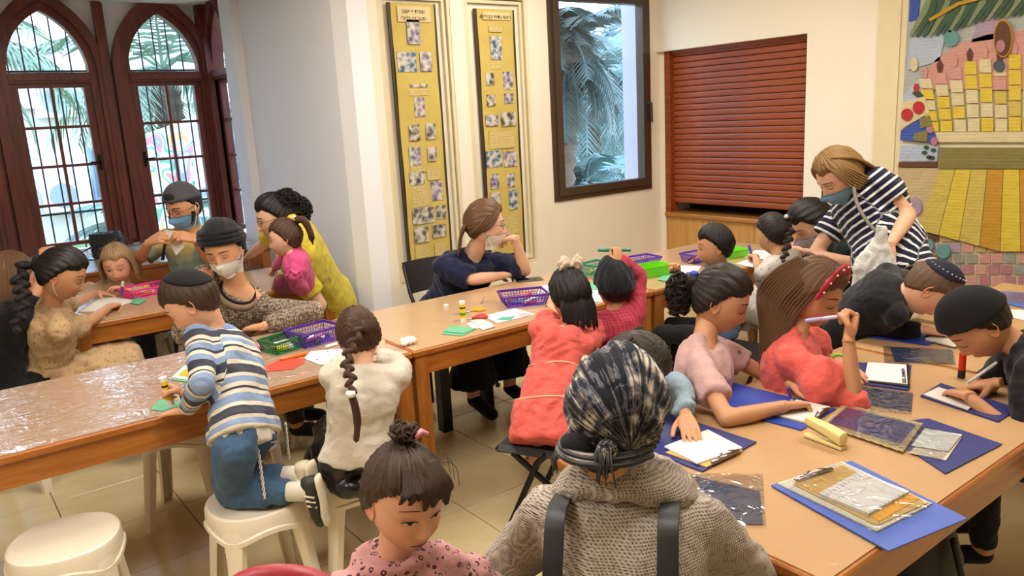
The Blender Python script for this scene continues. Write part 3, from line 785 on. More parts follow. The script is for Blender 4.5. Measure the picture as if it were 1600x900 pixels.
# pink-tee girl's blue board and pad
t = thing('folder', 'bright blue folder in front of the girl in the pale pink T-shirt', 'folder', at(1200, 640, ZT))
sheet('cover', 0, 0, [(1097, 632), (1140, 598), (1306, 640), (1252, 673)], m_blue, ZT+.001, .004, parent=t)
t = thing('notepad', 'white clip pad the pale pink T-shirt girl writes on', 'notepad', at(1250, 650, ZT))
sheet('pad_board', 0, 0, [(1200, 647), (1245, 626), (1298, 638), (1266, 664)], m_tan, ZT+.0055, .003, parent=t)
sheet('pages', 0, 0, [(1201, 646), (1245, 625), (1297, 636), (1264, 661)], m_scr, ZT+.009, .002, parent=t)
clip(t, (1268, 656), (1294, 638), ZT+.013)
# hidden-child folder
t = thing('folder', 'navy folder under the hand of the child in the denim shirt', 'folder', at(1095, 690, ZT))
sheet('cover', 0, 0, [(1009, 706), (1016, 640), (1090, 662), (1182, 692), (1098, 738)], m_navy, ZT+.001, .004, parent=t)
t = thing('notepad', 'white pad with tan backing under the denim shirt child\'s hand', 'notepad', at(1100, 700, ZT))
sheet('pad_board', 0, 0, [(1040, 708), (1108, 678), (1160, 705), (1104, 731)], m_tan, ZT+.0055, .003, parent=t)
sheet('pages', 0, 0, [(1038, 699), (1106, 673), (1160, 701), (1090, 726)], m_scr, ZT+.009, .004, parent=t)
clip(t, (1112, 722), (1154, 703), ZT+.014)
# plastic pouch lower left of right table
t = thing('plastic_pouch', 'clear pouch with dark grey film at the near left corner of the right table', 'pouch', at(1145, 780, ZT))
sheet('film', 0, 0, [(1085, 745), (1187, 768), (1192, 820), (1120, 818)], m_grey, ZT+.001, .002, parent=t)
sheet('pouch', 0, 0, [(1070, 739), (1192, 741), (1197, 822), (1100, 822)], m_pouch, ZT+.004, .001, parent=t)
# headband girl's folder and pad
t = thing('folder', 'dark purple-blue folder under the hand of the girl with the red headband', 'folder', at(1340, 590, ZT))
sheet('cover', 0, 0, [(1265, 590), (1310, 566), (1424, 572), (1420, 611)], m_navy, ZT+.001, .004, parent=t)
t = thing('notepad', 'white clip pad on the dark purple-blue folder', 'notepad', at(1385, 585, ZT))
sheet('pad_board', 0, 0, [(1349, 596), (1355, 567), (1420, 570), (1422, 606)], m_blk, ZT+.0055, .003, parent=t)
sheet('pages', 0, 0, [(1350, 594), (1356, 567), (1416, 571), (1418, 601)], m_scr, ZT+.009, .003, parent=t)
clip(t, (1411, 577), (1413, 598), ZT+.013)
# crumpled clear pouch + dark film beside
t = thing('plastic_pouch', 'clear pouch with grey film between the ribbed mat and the dark purple-blue folder', 'pouch', at(1360, 620, ZT))
sheet('film', 0, 0, [(1300, 624), (1325, 602), (1426, 615), (1424, 643)], m_grey, ZT+.001, .002, parent=t)
sheet('pouch', 0, 0, [(1262, 600), (1290, 590), (1427, 613), (1424, 648), (1330, 640)], m_pouch, ZT+.0040, .001, parent=t)
t = thing('plastic_pouch', 'clear pouch with grey-blue film in front of the black-sleeved boy', 'pouch', at(1440, 556, ZT))
sheet('film', 0, 0, [(1391, 543), (1487, 547), (1491, 569), (1398, 565)], m_grey, ZT+.001, .002, parent=t)
sheet('pouch', 0, 0, [(1380, 541), (1490, 545), (1494, 571), (1382, 567)], m_pouch, ZT+.004, .001, parent=t)
# boy in black sweater
t = thing('folder', 'bright blue folder under the arm of the boy in the black sweater', 'folder', at(1400, 528, ZT))
sheet('cover', 0, 0, [(1353, 527), (1366, 512), (1490, 520), (1450, 540)], m_blue, ZT+.001, .004, parent=t)
t = thing('notepad', 'white pad with tan edge in front of the boy in the black sweater', 'notepad', at(1470, 535, ZT))
sheet('pages', 0, 0, [(1445, 531), (1462, 522), (1520, 530), (1492, 543)], m_white, ZT+.0055, .006, parent=t)
# boy in black tee
t = thing('folder', 'black-edged navy folder under the boy in the black T-shirt', 'folder', at(1500, 635, ZT))
sheet('cover', 0, 0, [(1438, 620), (1470, 600), (1590, 640), (1560, 660)], m_navy, ZT+.001, .004, parent=t)
t = thing('notepad', 'white clip pad the boy in the black T-shirt writes on', 'notepad', at(1485, 625, ZT))
sheet('pages', 0, 0, [(1443, 617), (1466, 606), (1535, 626), (1512, 641)], m_white, ZT+.0055, .003, parent=t)
# right end
t = thing('folder', 'blue folder with clear sleeve on the table behind the boy\'s black skullcap', 'folder', at(1570, 465, ZT))
sheet('cover', 0, 0, [(1528, 465), (1548, 455), (1600, 458), (1600, 482)], m_blue2, ZT+.001, .004, parent=t)
sheet('sleeve', 0, 0, [(1560, 456), (1600, 458), (1600, 474), (1556, 470)], m_pouch, ZT+.006, .001, parent=t)
sheet('paper', 'white sheet at the right picture edge behind the black T-shirt boy', 'paper', [(1560, 492), (1580, 484), (1610, 486), (1610, 503)], m_white, ZT+.001, .002)

# markers, pens
def pen(label, a, b, col, capc=None, r=.0055, name='marker', cat='marker', group=None):
    a = V3(a); b = V3(b); d = nrm(b-a); t = thing(name, label, cat, (a+b)/2, group)
    m = plain('pen_'+col, col, .35, .02); mc = plain('pen_'+(capc or col), capc or col, .35, .02)
    MB().tube([a, lerp(a, b, .02), lerp(a, b, .68)], [r*.8, r, r], ns=10).build('barrel', m, t, 'auto')
    MB().tube([lerp(a, b, .68), lerp(a, b, .70), lerp(a, b, .97), b], [r*1.02, r*1.12, r*1.05, r*.7], ns=10).build('cap', mc, t, 'auto')
    return t
def P_(u, v, dz=.007): return at(u, v, ZT+dz)
pen('orange marker lying beside the red paper', P_(438, 562), P_(479, 552), '#e06a12', '#e06a12', .008)
pen('white marker lying in front of the purple basket of green scissors', P_(509, 542), P_(527, 537), '#e8e6e0', '#e8e6e0', .007)
pen('thin steel scissors pin standing by the glue stick', P_(752, 474), P_(757, 463, .02), '#6d6d72', r=.002, name='pin', cat='pin')
# glue stick standing
def gluestick(label, base, tip, r=.0135):
    base = V3(base); tip = V3(tip); t = thing('glue_stick', label, 'glue stick', base)
    MB().tube([base, lerp(base, tip, .22)], [r*1.05]*2, ns=16).build('base', plain('clear_white', '#e9e6d8', .3), t, 'auto')
    MB().tube([lerp(base, tip, .22), lerp(base, tip, .9)], [r]*2, ns=16).build('barrel', plain('glue_yellow', '#e6cf10', .35), t, 'auto')
    MB().tube([lerp(base, tip, .86), tip], [r*1.03]*2, ns=16).build('cap', plain('cap_white', '#f2f0e6', .4), t, 'auto')
    MB().tube([lerp(base, tip, .66), lerp(base, tip, .74)], [r*1.02]*2, ns=16).build('label_band', plain('label_dark', '#2c2a20', .5), t, 'auto')
    MB().tube([lerp(base, tip, .34), lerp(base, tip, .48)], [r*1.02]*2, ns=16).build('label_band', plain('label_green', '#5c8f22', .5), t, 'auto')
    return t
g0 = at(724, 504, ZT); gluestick('yellow glue stick standing upright on the middle table', g0, g0+[0, 0, .105])
def cylt(name, label, cat, c, r, h, mat):
    o = MB().revolve([(.0005, 0), (r, 0), (r, h*.9), (r*.9, h), (.0005, h)], c, ns=20).build(name, mat, None, 'auto'); return tag(o, label, cat)
cylt('bottle_cap', 'small white cap lying left of the standing glue stick', 'cap', at(697, 480, ZT), .013, .014, m_white)
cylt('bottle_cap', 'round white cap on the clear pouch near the pale pink T-shirt girl\'s hand', 'cap', at(1274, 606, ZT+.006), .020, .016, m_white)
# scissors
def scissors(label, c, ang, col, s=1.0):
    t = thing('scissors', label, 'scissors', c); mb = MB(); d = yawv(ang); n = yawv(ang+90)
    for k in (-1, 1):
        MB().loft([(c-d*.0+U*.003, n, U, .004, .0012), (c+d*.045*s+n*k*.002+U*.003, n, U, .004, .001), (c+d*.085*s+n*k*.005+U*.003, n, U, .0006, .0006)], ns=6).build('blade', m_met, t)
        ring = [c-d*(.045+.020*math.cos(a))*s+n*(k*.017+.012*math.sin(a))*s+U*.006 for a in np.linspace(0, 2*PI, 15)]
        MB().tube([c+U*.004, c-d*.022*s+n*k*.008*s+U*.006]+ring, .0042*s, ns=6).build('handle', plain('scissor_'+col, col, .4), t, True)
scissors('orange-yellow scissors beside the standing glue stick', at(735, 487, ZT+.001), 170, '#e8a90f', 1.1)
scissors('red-handled scissors below the yellow ones', at(738, 498, ZT+.001), 165, '#b93a25', 1.1)
scissors('yellow scissors lying in the pink basket', at(228, 446, ZT+.03), 60, '#e8b21a', 1.2)

# baskets
def make_basket(name, label, loc, rz, sx, sy, h, col, rough=.4, lattice=True):
    t = lthing(name, label, 'basket', loc, rz); m = plain('basket_'+col, col, rough, .04)
    k = .86
    MB().rbox((-sx*k, -sy*k, 0), (sx*k, sy*k, .004), .004).build('base', m, t)
    rim = MB(); w = .006
    for a, b in (((-sx-w, -sy-w), (sx+w, -sy)), ((-sx-w, sy), (sx+w, sy+w)), ((-sx-w, -sy), (-sx, sy)), ((sx, -sy), (sx+w, sy))):
        rim.box((a[0], a[1], h-.012), (b[0], b[1], h))
    rim.build('rim', m, t)
    mb = MB()
    def wall(p0, p1, q0, q1, n):
        for i in range(n+1):
            s = i/n; mb.tube([lerp(p0, p1, s), lerp(q0, q1, s)], .0016 if 0 < i < n else .003, ns=4)
        for s in ((.25, .5, .72) if lattice else (.5,)):
            mb.tube([lerp(p0, q0, s), lerp(p1, q1, s)], .0016, ns=4)
    c = [(-1, -1), (1, -1), (1, 1), (-1, 1)]
    for i in range(4):
        a = c[i]; b = c[(i+1) % 4]
        wall((a[0]*sx*k, a[1]*sy*k, .003), (b[0]*sx*k, b[1]*sy*k, .003), (a[0]*sx, a[1]*sy, h-.01), (b[0]*sx, b[1]*sy, h-.01), 14 if i % 2 == 0 else 9)
    mb.build('lattice_wall', m, t)
    return t
def bk_at(u, v, z=ZT): return at(u, v, z)
make_basket('basket', 'purple basket full of markers between the navy-shirt woman and the coral-dress girl', bk_at(818, 474), -.45, .115, .085, .062, '#5b2a9c')
make_basket('basket', 'purple basket of dark green scissors and pens by the turban woman\'s elbow', bk_at(492, 534), .15, .10, .075, .070, '#56309a')
make_basket('basket', 'dark green wire basket of glue sticks left of the purple one', bk_at(443, 546), .25, .078, .062, .058, '#176b3c')
make_basket('basket', 'flat pink basket on the back left table', bk_at(228, 460), .25, .125, .085, .055, '#e0368e')
make_basket('basket', 'teal green basket behind the bow of the coral-dress girl', bk_at(932, 428), .1, .075, .065, .07, '#1f8c74')
make_basket('basket', 'purple basket behind the bright green tray', bk_at(998, 414), -.15, .12, .07, .05, '#5f3ca8')
make_basket('basket', 'purple basket hidden partly by the dark-haired boy at the far table', bk_at(1092, 408), -.1, .10, .06, .06, '#6243ae')
gr = plain('lime_plastic', '#6ccf1e', .3, .03)
def tray(label, loc, rz, sx, sy, h, mat=gr):
    t = lthing('tray', label, 'tray', loc, rz); k = .9; mb = MB()
    v = []
    for z, s in ((0, k), (h, 1), (h, .94), (.006, k*.93)):
        for a, b in ((-1, -1), (1, -1), (1, 1), (-1, 1)): v.append((a*sx*s, b*sy*s, z))
    f = [(3, 2, 1, 0)]+[(4*r+i, 4*r+(i+1) % 4, 4*r+4+(i+1) % 4, 4*r+4+i) for r in range(3) for i in range(4)]+[(12, 13, 14, 15)]
    mb.add(v, f).build('tray_body', mat, t)
    MB().box((-sx*1.04, -sy*1.04, h-.006), (sx*1.04, -sy*.95, h)).box((-sx*1.04, sy*.95, h-.006), (sx*1.04, sy*1.04, h)).build('rim', mat, t)
    return t
tray('bright green tray of pens in front of the raised marker hand', bk_at(1014, 430), -.22, .125, .075, .06)
tray('bright green tray at the far table behind the dark-haired boy', bk_at(1143, 401), -.2, .09, .07, .05)
# marker heaps in the baskets
def heap(u, v, z, n, cols, names, label, rz, sx, sy, group, r=.0065, L=.11):
    n = len(cols)
    c = at(u, v, ZT)
    for i in range(n):
        a = rz+RND.uniform(-.6, .6); d = np.array([math.cos(a), math.sin(a), RND.uniform(-.10, .10)])
        q = np.array([math.cos(rz), math.sin(rz), 0])*RND.uniform(-.3, .3)*sx+np.array([-math.sin(rz), math.cos(rz), 0])*((i+.5)/n-.5)*1.5*sy
        p = c+q+[0, 0, z+(i % 2)*.013+RND.uniform(0, .003)]; cc = cols[i % len(cols)]
        o = pen(label[0] % names[i], p-d*L/2, p+d*L/2, cc, cc if i % 3 else '#e9e9ec', r, group=group)
heap(818, 474, .014, 9, ['#d9582a', '#e9e9ec', '#2c6fc4', '#8a8d94', '#3a3a44', '#c9312a', '#d99a2a'], ['orange', 'white', 'blue', 'light grey', 'black', 'red', 'yellow'], ['%s marker in the purple basket before the woman in navy'], -.3, .115, .085, 'markers in the middle purple basket')
heap(492, 534, .016, 9, ['#0f3f3d', '#c85aa0', '#1c6f64', '#e9e9ec', '#2b2f3a', '#2f8a6a', '#7a4fb0'], ['dark teal', 'pink', 'teal', 'white', 'black', 'green', 'violet'], ['%s pen in the purple basket by the turban woman'], .2, .10, .075, 'pens in the purple basket by the turban woman')
heap(443, 546, .014, 4, ['#e6cf10', '#f0eee2', '#c9b80e'], ['bright yellow', 'white', 'darker yellow'], ['%s glue stick in the dark green wire basket'], .2, .078, .062, 'glue sticks in the green basket', .012, .075)
heap(1014, 430, .014, 6, ['#e9e9ec', '#3db35a', '#d9582a', '#8a8d94', '#2a8c9c'], ['white', 'green', 'orange', 'grey', 'teal'], ['%s pen in the bright green tray near the raised hand'], -.22, .11, .07, 'pens in the green tray')
heap(228, 460, .012, 4, ['#e8b21a', '#f2efe4', '#e07a1a'], ['yellow', 'white', 'orange'], ['%s glue tube lying in the pink basket'], .3, .10, .07, 'glue tubes in the pink basket', .01, .09)
heap(932, 428, .012, 4, ['#b5cf20', '#e9e9ec', '#d8c81c'], ['lime green', 'white', 'yellow'], ['%s glue tube in the teal basket behind the cream bow'], .1, .07, .06, 'glue tubes in the teal basket', .011, .08)
# papers on the main row
t = thing('paper_stack', 'cream card with orange square on green sheets by the boy in stripes', 'paper', at(292, 586, ZT))
sheet('green_sheet', 0, 0, [(268, 594), (286, 571), (322, 574), (315, 600)], m_green, ZT+.001, .002, parent=t)
sheet('cream_card', 0, 0, [(268, 590), (289, 572), (314, 574), (300, 595)], m_white, ZT+.0035, .002, parent=t)
sheet('orange_square', 0, 0, [(278, 587), (289, 577), (307, 579), (298, 589)], m_yell, ZT+.006, .001, parent=t)
sheet('green_sheet', 'small green sheet the boy in stripes is gluing', 'paper', [(236, 640), (249, 625), (286, 628), (268, 644)], m_green, ZT+.001, .001)
t = thing('red_paper', 'bright red paper shape on the left table', 'paper', at(445, 570, ZT))
sheet('red_leaf', 0, 0, [(415, 572), (440, 561), (475, 560), (476, 566), (458, 577), (417, 581)], m_red, ZT+.001, .001, parent=t)
t = thing('drawing', 'white drawing with blue stars under the arm of the white-top girl', 'paper', at(505, 555, ZT))
stars = NT('star_print'); co = stars.coord(); v = stars.vor(co, 26); stars.base(stars.mix(stars.math('LESS_THAN', v, .22), hexc('#eceae6'), hexc('#2c3f9c'))); stars.set(rough=.8)
sheet('leaf', 0, 0, [(475, 560), (486, 549), (545, 545), (548, 566), (500, 570)], stars.m, ZT+.001, .001, parent=t)
t = thing('folded_paper', 'folded green paper on the middle table edge', 'paper', at(717, 518, ZT))
sheet('lower_leaf', 0, 0, [(690, 522), (703, 511), (745, 514), (722, 525)], m_green, ZT+.001, .001, parent=t)
sheet('upper_leaf', 0, 0, [(692, 518), (706, 509), (744, 513), (724, 521)], m_green, ZT+.004, .001, parent=t)
t = thing('paper_scraps', 'crumpled pale paper scraps beside the folded green paper', 'paper', at(752, 508, ZT))
for k, q in enumerate([[(728, 506), (745, 500), (760, 508), (742, 515)], [(742, 508), (762, 502), (774, 510), (755, 516)], [(735, 501), (752, 499), (765, 503), (748, 508)]]):
    sheet('scrap', 0, 0, q, m_scr, ZT+.001+.002*k, .001, parent=t)
t = thing('drawing', 'white sheet with teal and pink printing on the middle table', 'paper', at(795, 496, ZT))
sheet('leaf', 0, 0, [(755, 494), (804, 482), (837, 491), (777, 505)], m_white, ZT+.001, .001, parent=t)
sheet('teal_print', 0, 0, [(775, 500), (785, 495), (806, 494), (798, 500)], plain('teal_ink', '#4ba08f', .8, .3, 60), ZT+.0023, .0003, parent=t)
sheet('pink_print', 0, 0, [(806, 494), (815, 489), (832, 490), (822, 495)], plain('pink_ink', '#e2a5a8', .8, .2, 60), ZT+.0023, .0003, parent=t)
for lb, q in (('white sheet of paper by the phone near the coral-dress girl', [(838, 460), (848, 446), (880, 444), (882, 462)]), ('white sheet between the green tray and the far boy\'s arm', [(1050, 430), (1060, 415), (1096, 416), (1086, 430)]),
              ('white sheet the girl with the far braid writes on', [(1163, 402), (1180, 391), (1215, 392), (1200, 406)]), ('small white sheet at the near edge of the far table', [(1150, 412), (1166, 406), (1190, 408), (1176, 418)]),
              ('white sheet beside the teal basket', [(935, 418), (955, 408), (990, 412), (985, 425)]), ('white craft sheet before the small child in the black cap', [(905, 470), (918, 448), (945, 450), (940, 472)])):
    sheet('paper', lb, 'paper', q, m_white, ZT+.001, .0012)
for lb, q in (('green craft sheet behind the bow', [(918, 452), (925, 440), (948, 442), (944, 454)]), ('green sheet tucked beside the bright green tray', [(1028, 438), (1036, 428), (1056, 430), (1048, 440)])):
    sheet('green_sheet', lb, 'paper', q, m_green, ZT+.003, .0012)
# left table papers
sheet('paper', 'white drawing sheet under the floral-dress girl\'s hand', 'paper', [(120, 488), (165, 462), (212, 470), (165, 486)], m_white, ZT+.001, .0015)
sheet('paper', 'white sheets beneath the small blond girl\'s hand', 'paper', [(115, 462), (130, 445), (175, 443), (165, 462)], m_scr, ZT+.001, .0015)
sheet('green_sheet', 'green card beside the floral-dress girl\'s hand', 'paper', [(203, 474), (211, 464), (230, 468), (217, 476)], m_green, ZT+.003, .0015)
q = at(190, 463, ZT+.02); 
# phone things
def phone(label, u, v, ang):
    c = at(u, v, ZT); t = lthing('phone', label, 'phone', c, ang)
    MB().rbox((-.078, -.037, 0), (.078, .037, .009), .006).build('case', m_blk, t); MB().box((-.073, -.032, .009), (.073, .032, .0095)).build('screen', plain('phone_screen', '#0a0b0e', .08), t)
phone('black phone lying before the woman in navy', 827, 438, -.45)
phone('dark phone near the turban woman\'s forearm', 432, 532, .35)
t = thing('hole_punch', 'small pink plastic tool left of the dark green basket', 'tool', at(410, 541, ZT))
MB().ell(at(406, 542, ZT+.016), (.022, .016, .015), nu=12, nv=8).build('body', plain('pink_plastic', '#e67aa8', .4), t, True)
MB().ell(at(413, 543, ZT+.013), (.014, .012, .012), nu=10, nv=6).build('knob', plain('pink_plastic', '#e67aa8', .4), t, True)
# cotton puff
mb = MB(); c = at(640, 534, ZT+.012)
for i in range(9): mb.ell(c+[RND.uniform(-.035, .035), RND.uniform(-.012, .012), RND.uniform(-.002, .01)], (.016, .014, .013), nu=10, nv=7)
v, n_, f = remesh(mb, .004, 2); v = v+n_*(.003*noise(v, 160))[:, None]
tag(mkobj('cotton_puff', v, f, plain('cotton', '#efe3df', .95, bump=.3, bs=300), None, None, True), 'white fluffy cotton puff on the corner between the two long tables', 'cotton')
# upright red marker and others on right table
c = at(1502, 590, ZT+.0); t = thing('marker', 'thick red correction pen standing between the two boys with skullcaps', 'marker', c)
MB().tube([c, c+[0, 0, .028]], [.012]*2, ns=12).build('grip', m_blk, t, 'auto'); MB().tube([c+[0, 0, .028], c+[0, 0, .085], c+[0, 0, .09]], [.0115, .0115, .008], ns=12).build('barrel', plain('marker_red', '#e0331f', .35), t, 'auto')
pen('purple marker held by the floral-dress girl', at(189, 462, .775), at(192, 440, .86), '#6a3d7c', '#cfe6d2', .008)
# bag on window table
bg = thing('handbag', 'small black quilted bag standing on the table under the windows', 'bag', at(172, 400, .80))
c = at(172, 403, .80); R_ = nrm(cam_r*[1, 1, 0]); F_ = np.array([-R_[1], R_[0], 0])
mb = MB().loft([(c+U*.0, R_, F_, .10, .05), (c+U*.02, R_, F_, .115, .06), (c+U*.16, R_, F_, .12, .055), (c+U*.20, R_, F_, .10, .03)], ns=24, power=5)
v, n_, f = remesh(mb, .008, 2); v = v+n_*(.004*noise(v, 60))[:, None]; mkobj('bag_body', v, f, plain('black_leather', '#15161a', .4, bump=.3, bs=120), None, bg, True)
MB().loft([(c+U*.195-F_*.03, R_, F_, .11, .03), (c+U*.12-F_*.062, R_, F_, .108, .006)], ns=16, power=5).build('flap', plain('black_leather2', '#1d1f24', .35), bg, 'auto')
MB().tube([c-R_*.11+U*.1, c-R_*.2+U*.05-F_*.05, c-R_*.16+U*.008-F_*.1, c-R_*.06+U*.008-F_*.11], .006, ns=6).build('strap', m_blk, bg, True)
# ------------------------------------------------------------------ people
SKIN = {}
def skinmat(key, col, lip='#b0574c'):
    if key in SKIN: return SKIN[key]
    t = NT('skin_'+key); c = hexc(col); co = t.coord(); n = t.noise(co, 30, 3)
    base = t.mix(n, tuple(x*.92 for x in c), tuple(min(1, x*1.05) for x in c))
    tint = t.attr('tint').outputs['Fac']
    base = t.mix(tint, base, tuple(x*y for x, y in zip(c, (1.0, .62, .58))))
    t.base(base); t.set(rough=.5, sss=.12, spec=.35); t.b.inputs['Subsurface Radius'].default_value = (.02, .008, .004); t.b.inputs['Subsurface Scale'].default_value = .5
    lips = plain('lips_'+key, lip, .4, .05); SKIN[key] = (t.m, lips); return SKIN[key]
m_eye = plain('eye_white', '#d9d2cc', .2, .02); m_iris = plain('iris_brown', '#22130c', .12, .1); m_lash = plain('lash_dark', '#170e0b', .6)

def narrow(z, ch):
    t = np.clip(-z/.118, 0, 1.2); return 1-(.22 if ch else .36)*t**(2.4 if ch else 1.9)
def head_y(x, z, ch=0):
    """front surface depth of the head at (x, z)"""
    a, b, c = (.078, .092, .120)
    t = np.clip(-z/.118, 0, 1.2); nx = narrow(z, ch)
    q = np.clip(1-(x/(a*nx))**2-(z/c)**2, 0, 1)
    return b*np.sqrt(q)**.9+.012*t*np.sqrt(q)+bumps(x, z, ch)*np.sqrt(q)
def G(x, z, x0, z0, sx, sz): return np.exp(-((x-x0)/sx)**2-((z-z0)/sz)**2)
def bumps(x, z, ch=0):
    ns = .62 if ch else 1.0; ax = abs(x)
    y = .021*ns*G(x, z, 0, -.040, .0105, .013)+.012*ns*G(x, z, 0, -.018, .0085, .020)+.007*ns*G(ax, z, .011, -.043, .007, .008)
    y = y-.009*G(ax, z, .032, -.002, .018, .012)+.0055*G(ax, z, .032, -.003, .012, .0085)
    y = y+(.003 if ch else .005)*G(ax, z, .026, .022, .025, .010)
    y = y+.006*G(x, z, 0, -.069, .021, .0065)+.005*G(x, z, 0, -.079, .016, .006)-.0045*G(x, z, 0, -.0735, .024, .0022)
    y = y+(.008 if ch else .007)*G(x, z, 0, -.104, .018, .012)-.003*G(x, z, 0, -.089, .02, .006)
    y = y+(.008 if ch else .004)*G(ax, z, .042, -.045, .020, .022)-.002*G(x, z, 0, -.058, .006, .008)
    return y
def headgrid(nu=120, nv=84, ch=0, features=True):
    """closed head surface, +y is the face, +x its left... returns verts, faces, dirs"""
    us = np.arange(nu)/nu*2*PI
    us = us-.42*np.sin(us-PI/2)*0
    w = us+.36*np.sin(2*(us-PI/2))*(.5+.5*np.sin(us))*-1 if features else us
    vs = np.arange(nv+1)/nv*PI
    T, Pp = np.meshgrid(w, vs)
    X = np.sin(Pp)*np.cos(T); Y = np.sin(Pp)*np.sin(T); Z = np.cos(Pp)
    a, b, c = .078, .092, .120
    z = Z*c; t = np.clip(-z/.118, 0, 1.2); nx = narrow(z, ch)
    x = X*a*nx
    front = Y > 0
    yb = Y*b
    q = np.clip(1-(x/(a*nx))**2-(z/c)**2, 0, 1)
    yf = b*np.sqrt(q)**.9+.012*t*np.sqrt(q)+(bumps(x, z, ch)*np.sqrt(q) if features else 0)
    # back of the skull: fuller above, flattened towards the nape
    ybk = yb*(1.10-.55*np.clip(-z/.118, 0, 1)**1.0)
    y = np.where(front, yf, ybk)
    x = x*(1+.04*sstep(-Y, -.2, .8)*sstep(Z, -.3, .4))
    z = np.where(z > 0, z*.98, z)
    v = np.stack([x, y, z], -1)
    f = []
    for j in range(nv):
        for i in range(nu):
            k = (i+1) % nu
            if j == 0: f.append((0*nu+0, nu+i, nu+k))
            elif j == nv-1: f.append((j*nu+i, nv*nu, j*nu+k))
            else: f.append((j*nu+i, (j+1)*nu+i, (j+1)*nu+k, j*nu+k))
    return v.reshape(-1, 3), f
HG = {}
def headbase(ch):
    if ch in HG: return HG[ch]
    mb = MB(); v, f = headgrid(120, 84, ch, True); mb.add(v, f, 0)
    nskin = len(v)
    # ears
    for s in (-1, 1):
        ev = []; ef = []; nu, nv = 18, 10
        for j in range(nv+1):
            ph = PI*j/nv
            for i in range(nu):
                th = 2*PI*i/nu; px = math.sin(ph)*math.cos(th); pz = math.sin(ph)*math.sin(th); py = math.cos(ph)
                r = math.sqrt(px*px+pz*pz)
                k = 1-.18*(pz < 0)*abs(pz)
                ey = .006*py
                if py > 0: ey -= .007*math.exp(-((r-.45)/.30)**2)*(py > 0)
                ev.append((s*(.079+ey), -.006+.018*px*k-.004*pz, -.010+.030*pz))
                # tilt outwards at the back
        ev = np.array(ev); ev[:, 0] += s*np.clip(-(ev[:, 1]+.006), 0, 1)*.45
        for j in range(nv):
            for i in range(nu):
                k = (i+1) % nu; ef.append((j*nu+i, (j+1)*nu+i, (j+1)*nu+k, j*nu+k))
        mb.add(ev, ef, 0)
    HG[ch] = mb; return mb
def patch(mb, xs, z_lo, z_hi, ch, m, off=.0008, rows=5):
    """thin raised patch lying on the face between two outlines"""
    v = []; n = len(xs)
    for r in range(rows):
        s = r/(rows-1)
        for x, a, b in zip(xs, z_lo, z_hi):
            z = a*(1-s)+b*s; v.append((x, float(head_y(np.array(x), np.array(z), ch))+off*(1+math.sin(PI*s)), z))
    f = [(r*n+i, r*n+i+1, (r+1)*n+i+1, (r+1)*n+i) for r in range(rows-1) for i in range(n-1)]
    mb.add(v, f, m)
def face(mb, ch, eyes='down', lipw=.021, smile=.0, brow=1.0):
    # materials: 0 skin, 1 lips, 2 eye, 3 iris, 4 lash, 5 brow
    for s in (-1, 1):
        xs = np.linspace(-1, 1, 11); ex = .0145 if ch == 0 else .0170
        cx, cz = .032, -.002
        x = s*(cx+xs*ex)
        arc = (1-xs**2)
        lid = cz+.0005 if eyes == 'open' else (cz-.004)
        if eyes == 'open':
            patch(mb, x, cz-.0055*arc, cz+.006*arc, ch, 2, .0012)
            k = np.linspace(-1, 1, 9); patch(mb, s*cx+k*.0056, cz-.0052*np.sqrt(1-k**2+1e-6), cz+.0056*np.sqrt(1-k**2+1e-6), ch, 3, .0020)
            patch(mb, x, cz+.0052*arc, cz+.0082*arc+.0006, ch, 4, .0022, 3)
        elif eyes == 'half':
            patch(mb, x, cz-.0062*arc, cz+.0016*arc, ch, 2, .0012)
            k = np.linspace(-1, 1, 9); patch(mb, s*cx+k*.0058, cz-.0058*np.sqrt(1-k**2+1e-6), cz+.0010+0*k, ch, 3, .0020)
            patch(mb, x, cz+.0010*arc, cz+.0028*arc+.0004, ch, 4, .0024, 3)
        else:
            patch(mb, x, cz-.0075*arc-.0004, cz-.0050*arc+.0006, ch, 4, .0016, 3)
            patch(mb, x, cz+.0050*arc+.0002, cz+.0060*arc+.0006, ch, 4, .0008, 2) if ch == 0 else None
        bx = np.linspace(-1, 1, 11); bz = (.0255 if ch else .0215)+.0035*(1-(bx*.85)**2)-.0010*bx
        patch(mb, s*(.033+bx*.020), bz-.0016*brow, bz+.0022*brow*(1-.6*np.clip(bx, 0, 1)), ch, 5, .0010, 3)
    xs = np.linspace(-1, 1, 15); x = xs*lipw; cz = -.0735+smile*xs**2*.006
    up = (.0078 if ch else .0062)*(1-xs**2)*(1-.25*np.exp(-(xs/.18)**2))
    patch(mb, x, cz, cz+up, ch, 1, .0010, 4); patch(mb, x, cz-.0078*(1-xs**2)**.8, cz-.0004, ch, 1, .0010, 4)
    patch(mb, x*.98, cz-.0007, cz+.0006, ch, 4, .0022, 2)
    for s in (-1, 1):
        k = np.linspace(-1, 1, 6); ns = .8 if ch else 1
        patch(mb, s*.006*ns+k*.0032, -.0495-.0012*(1-k**2), -.0495+.0012*(1-k**2), ch, 4, .0010, 2)

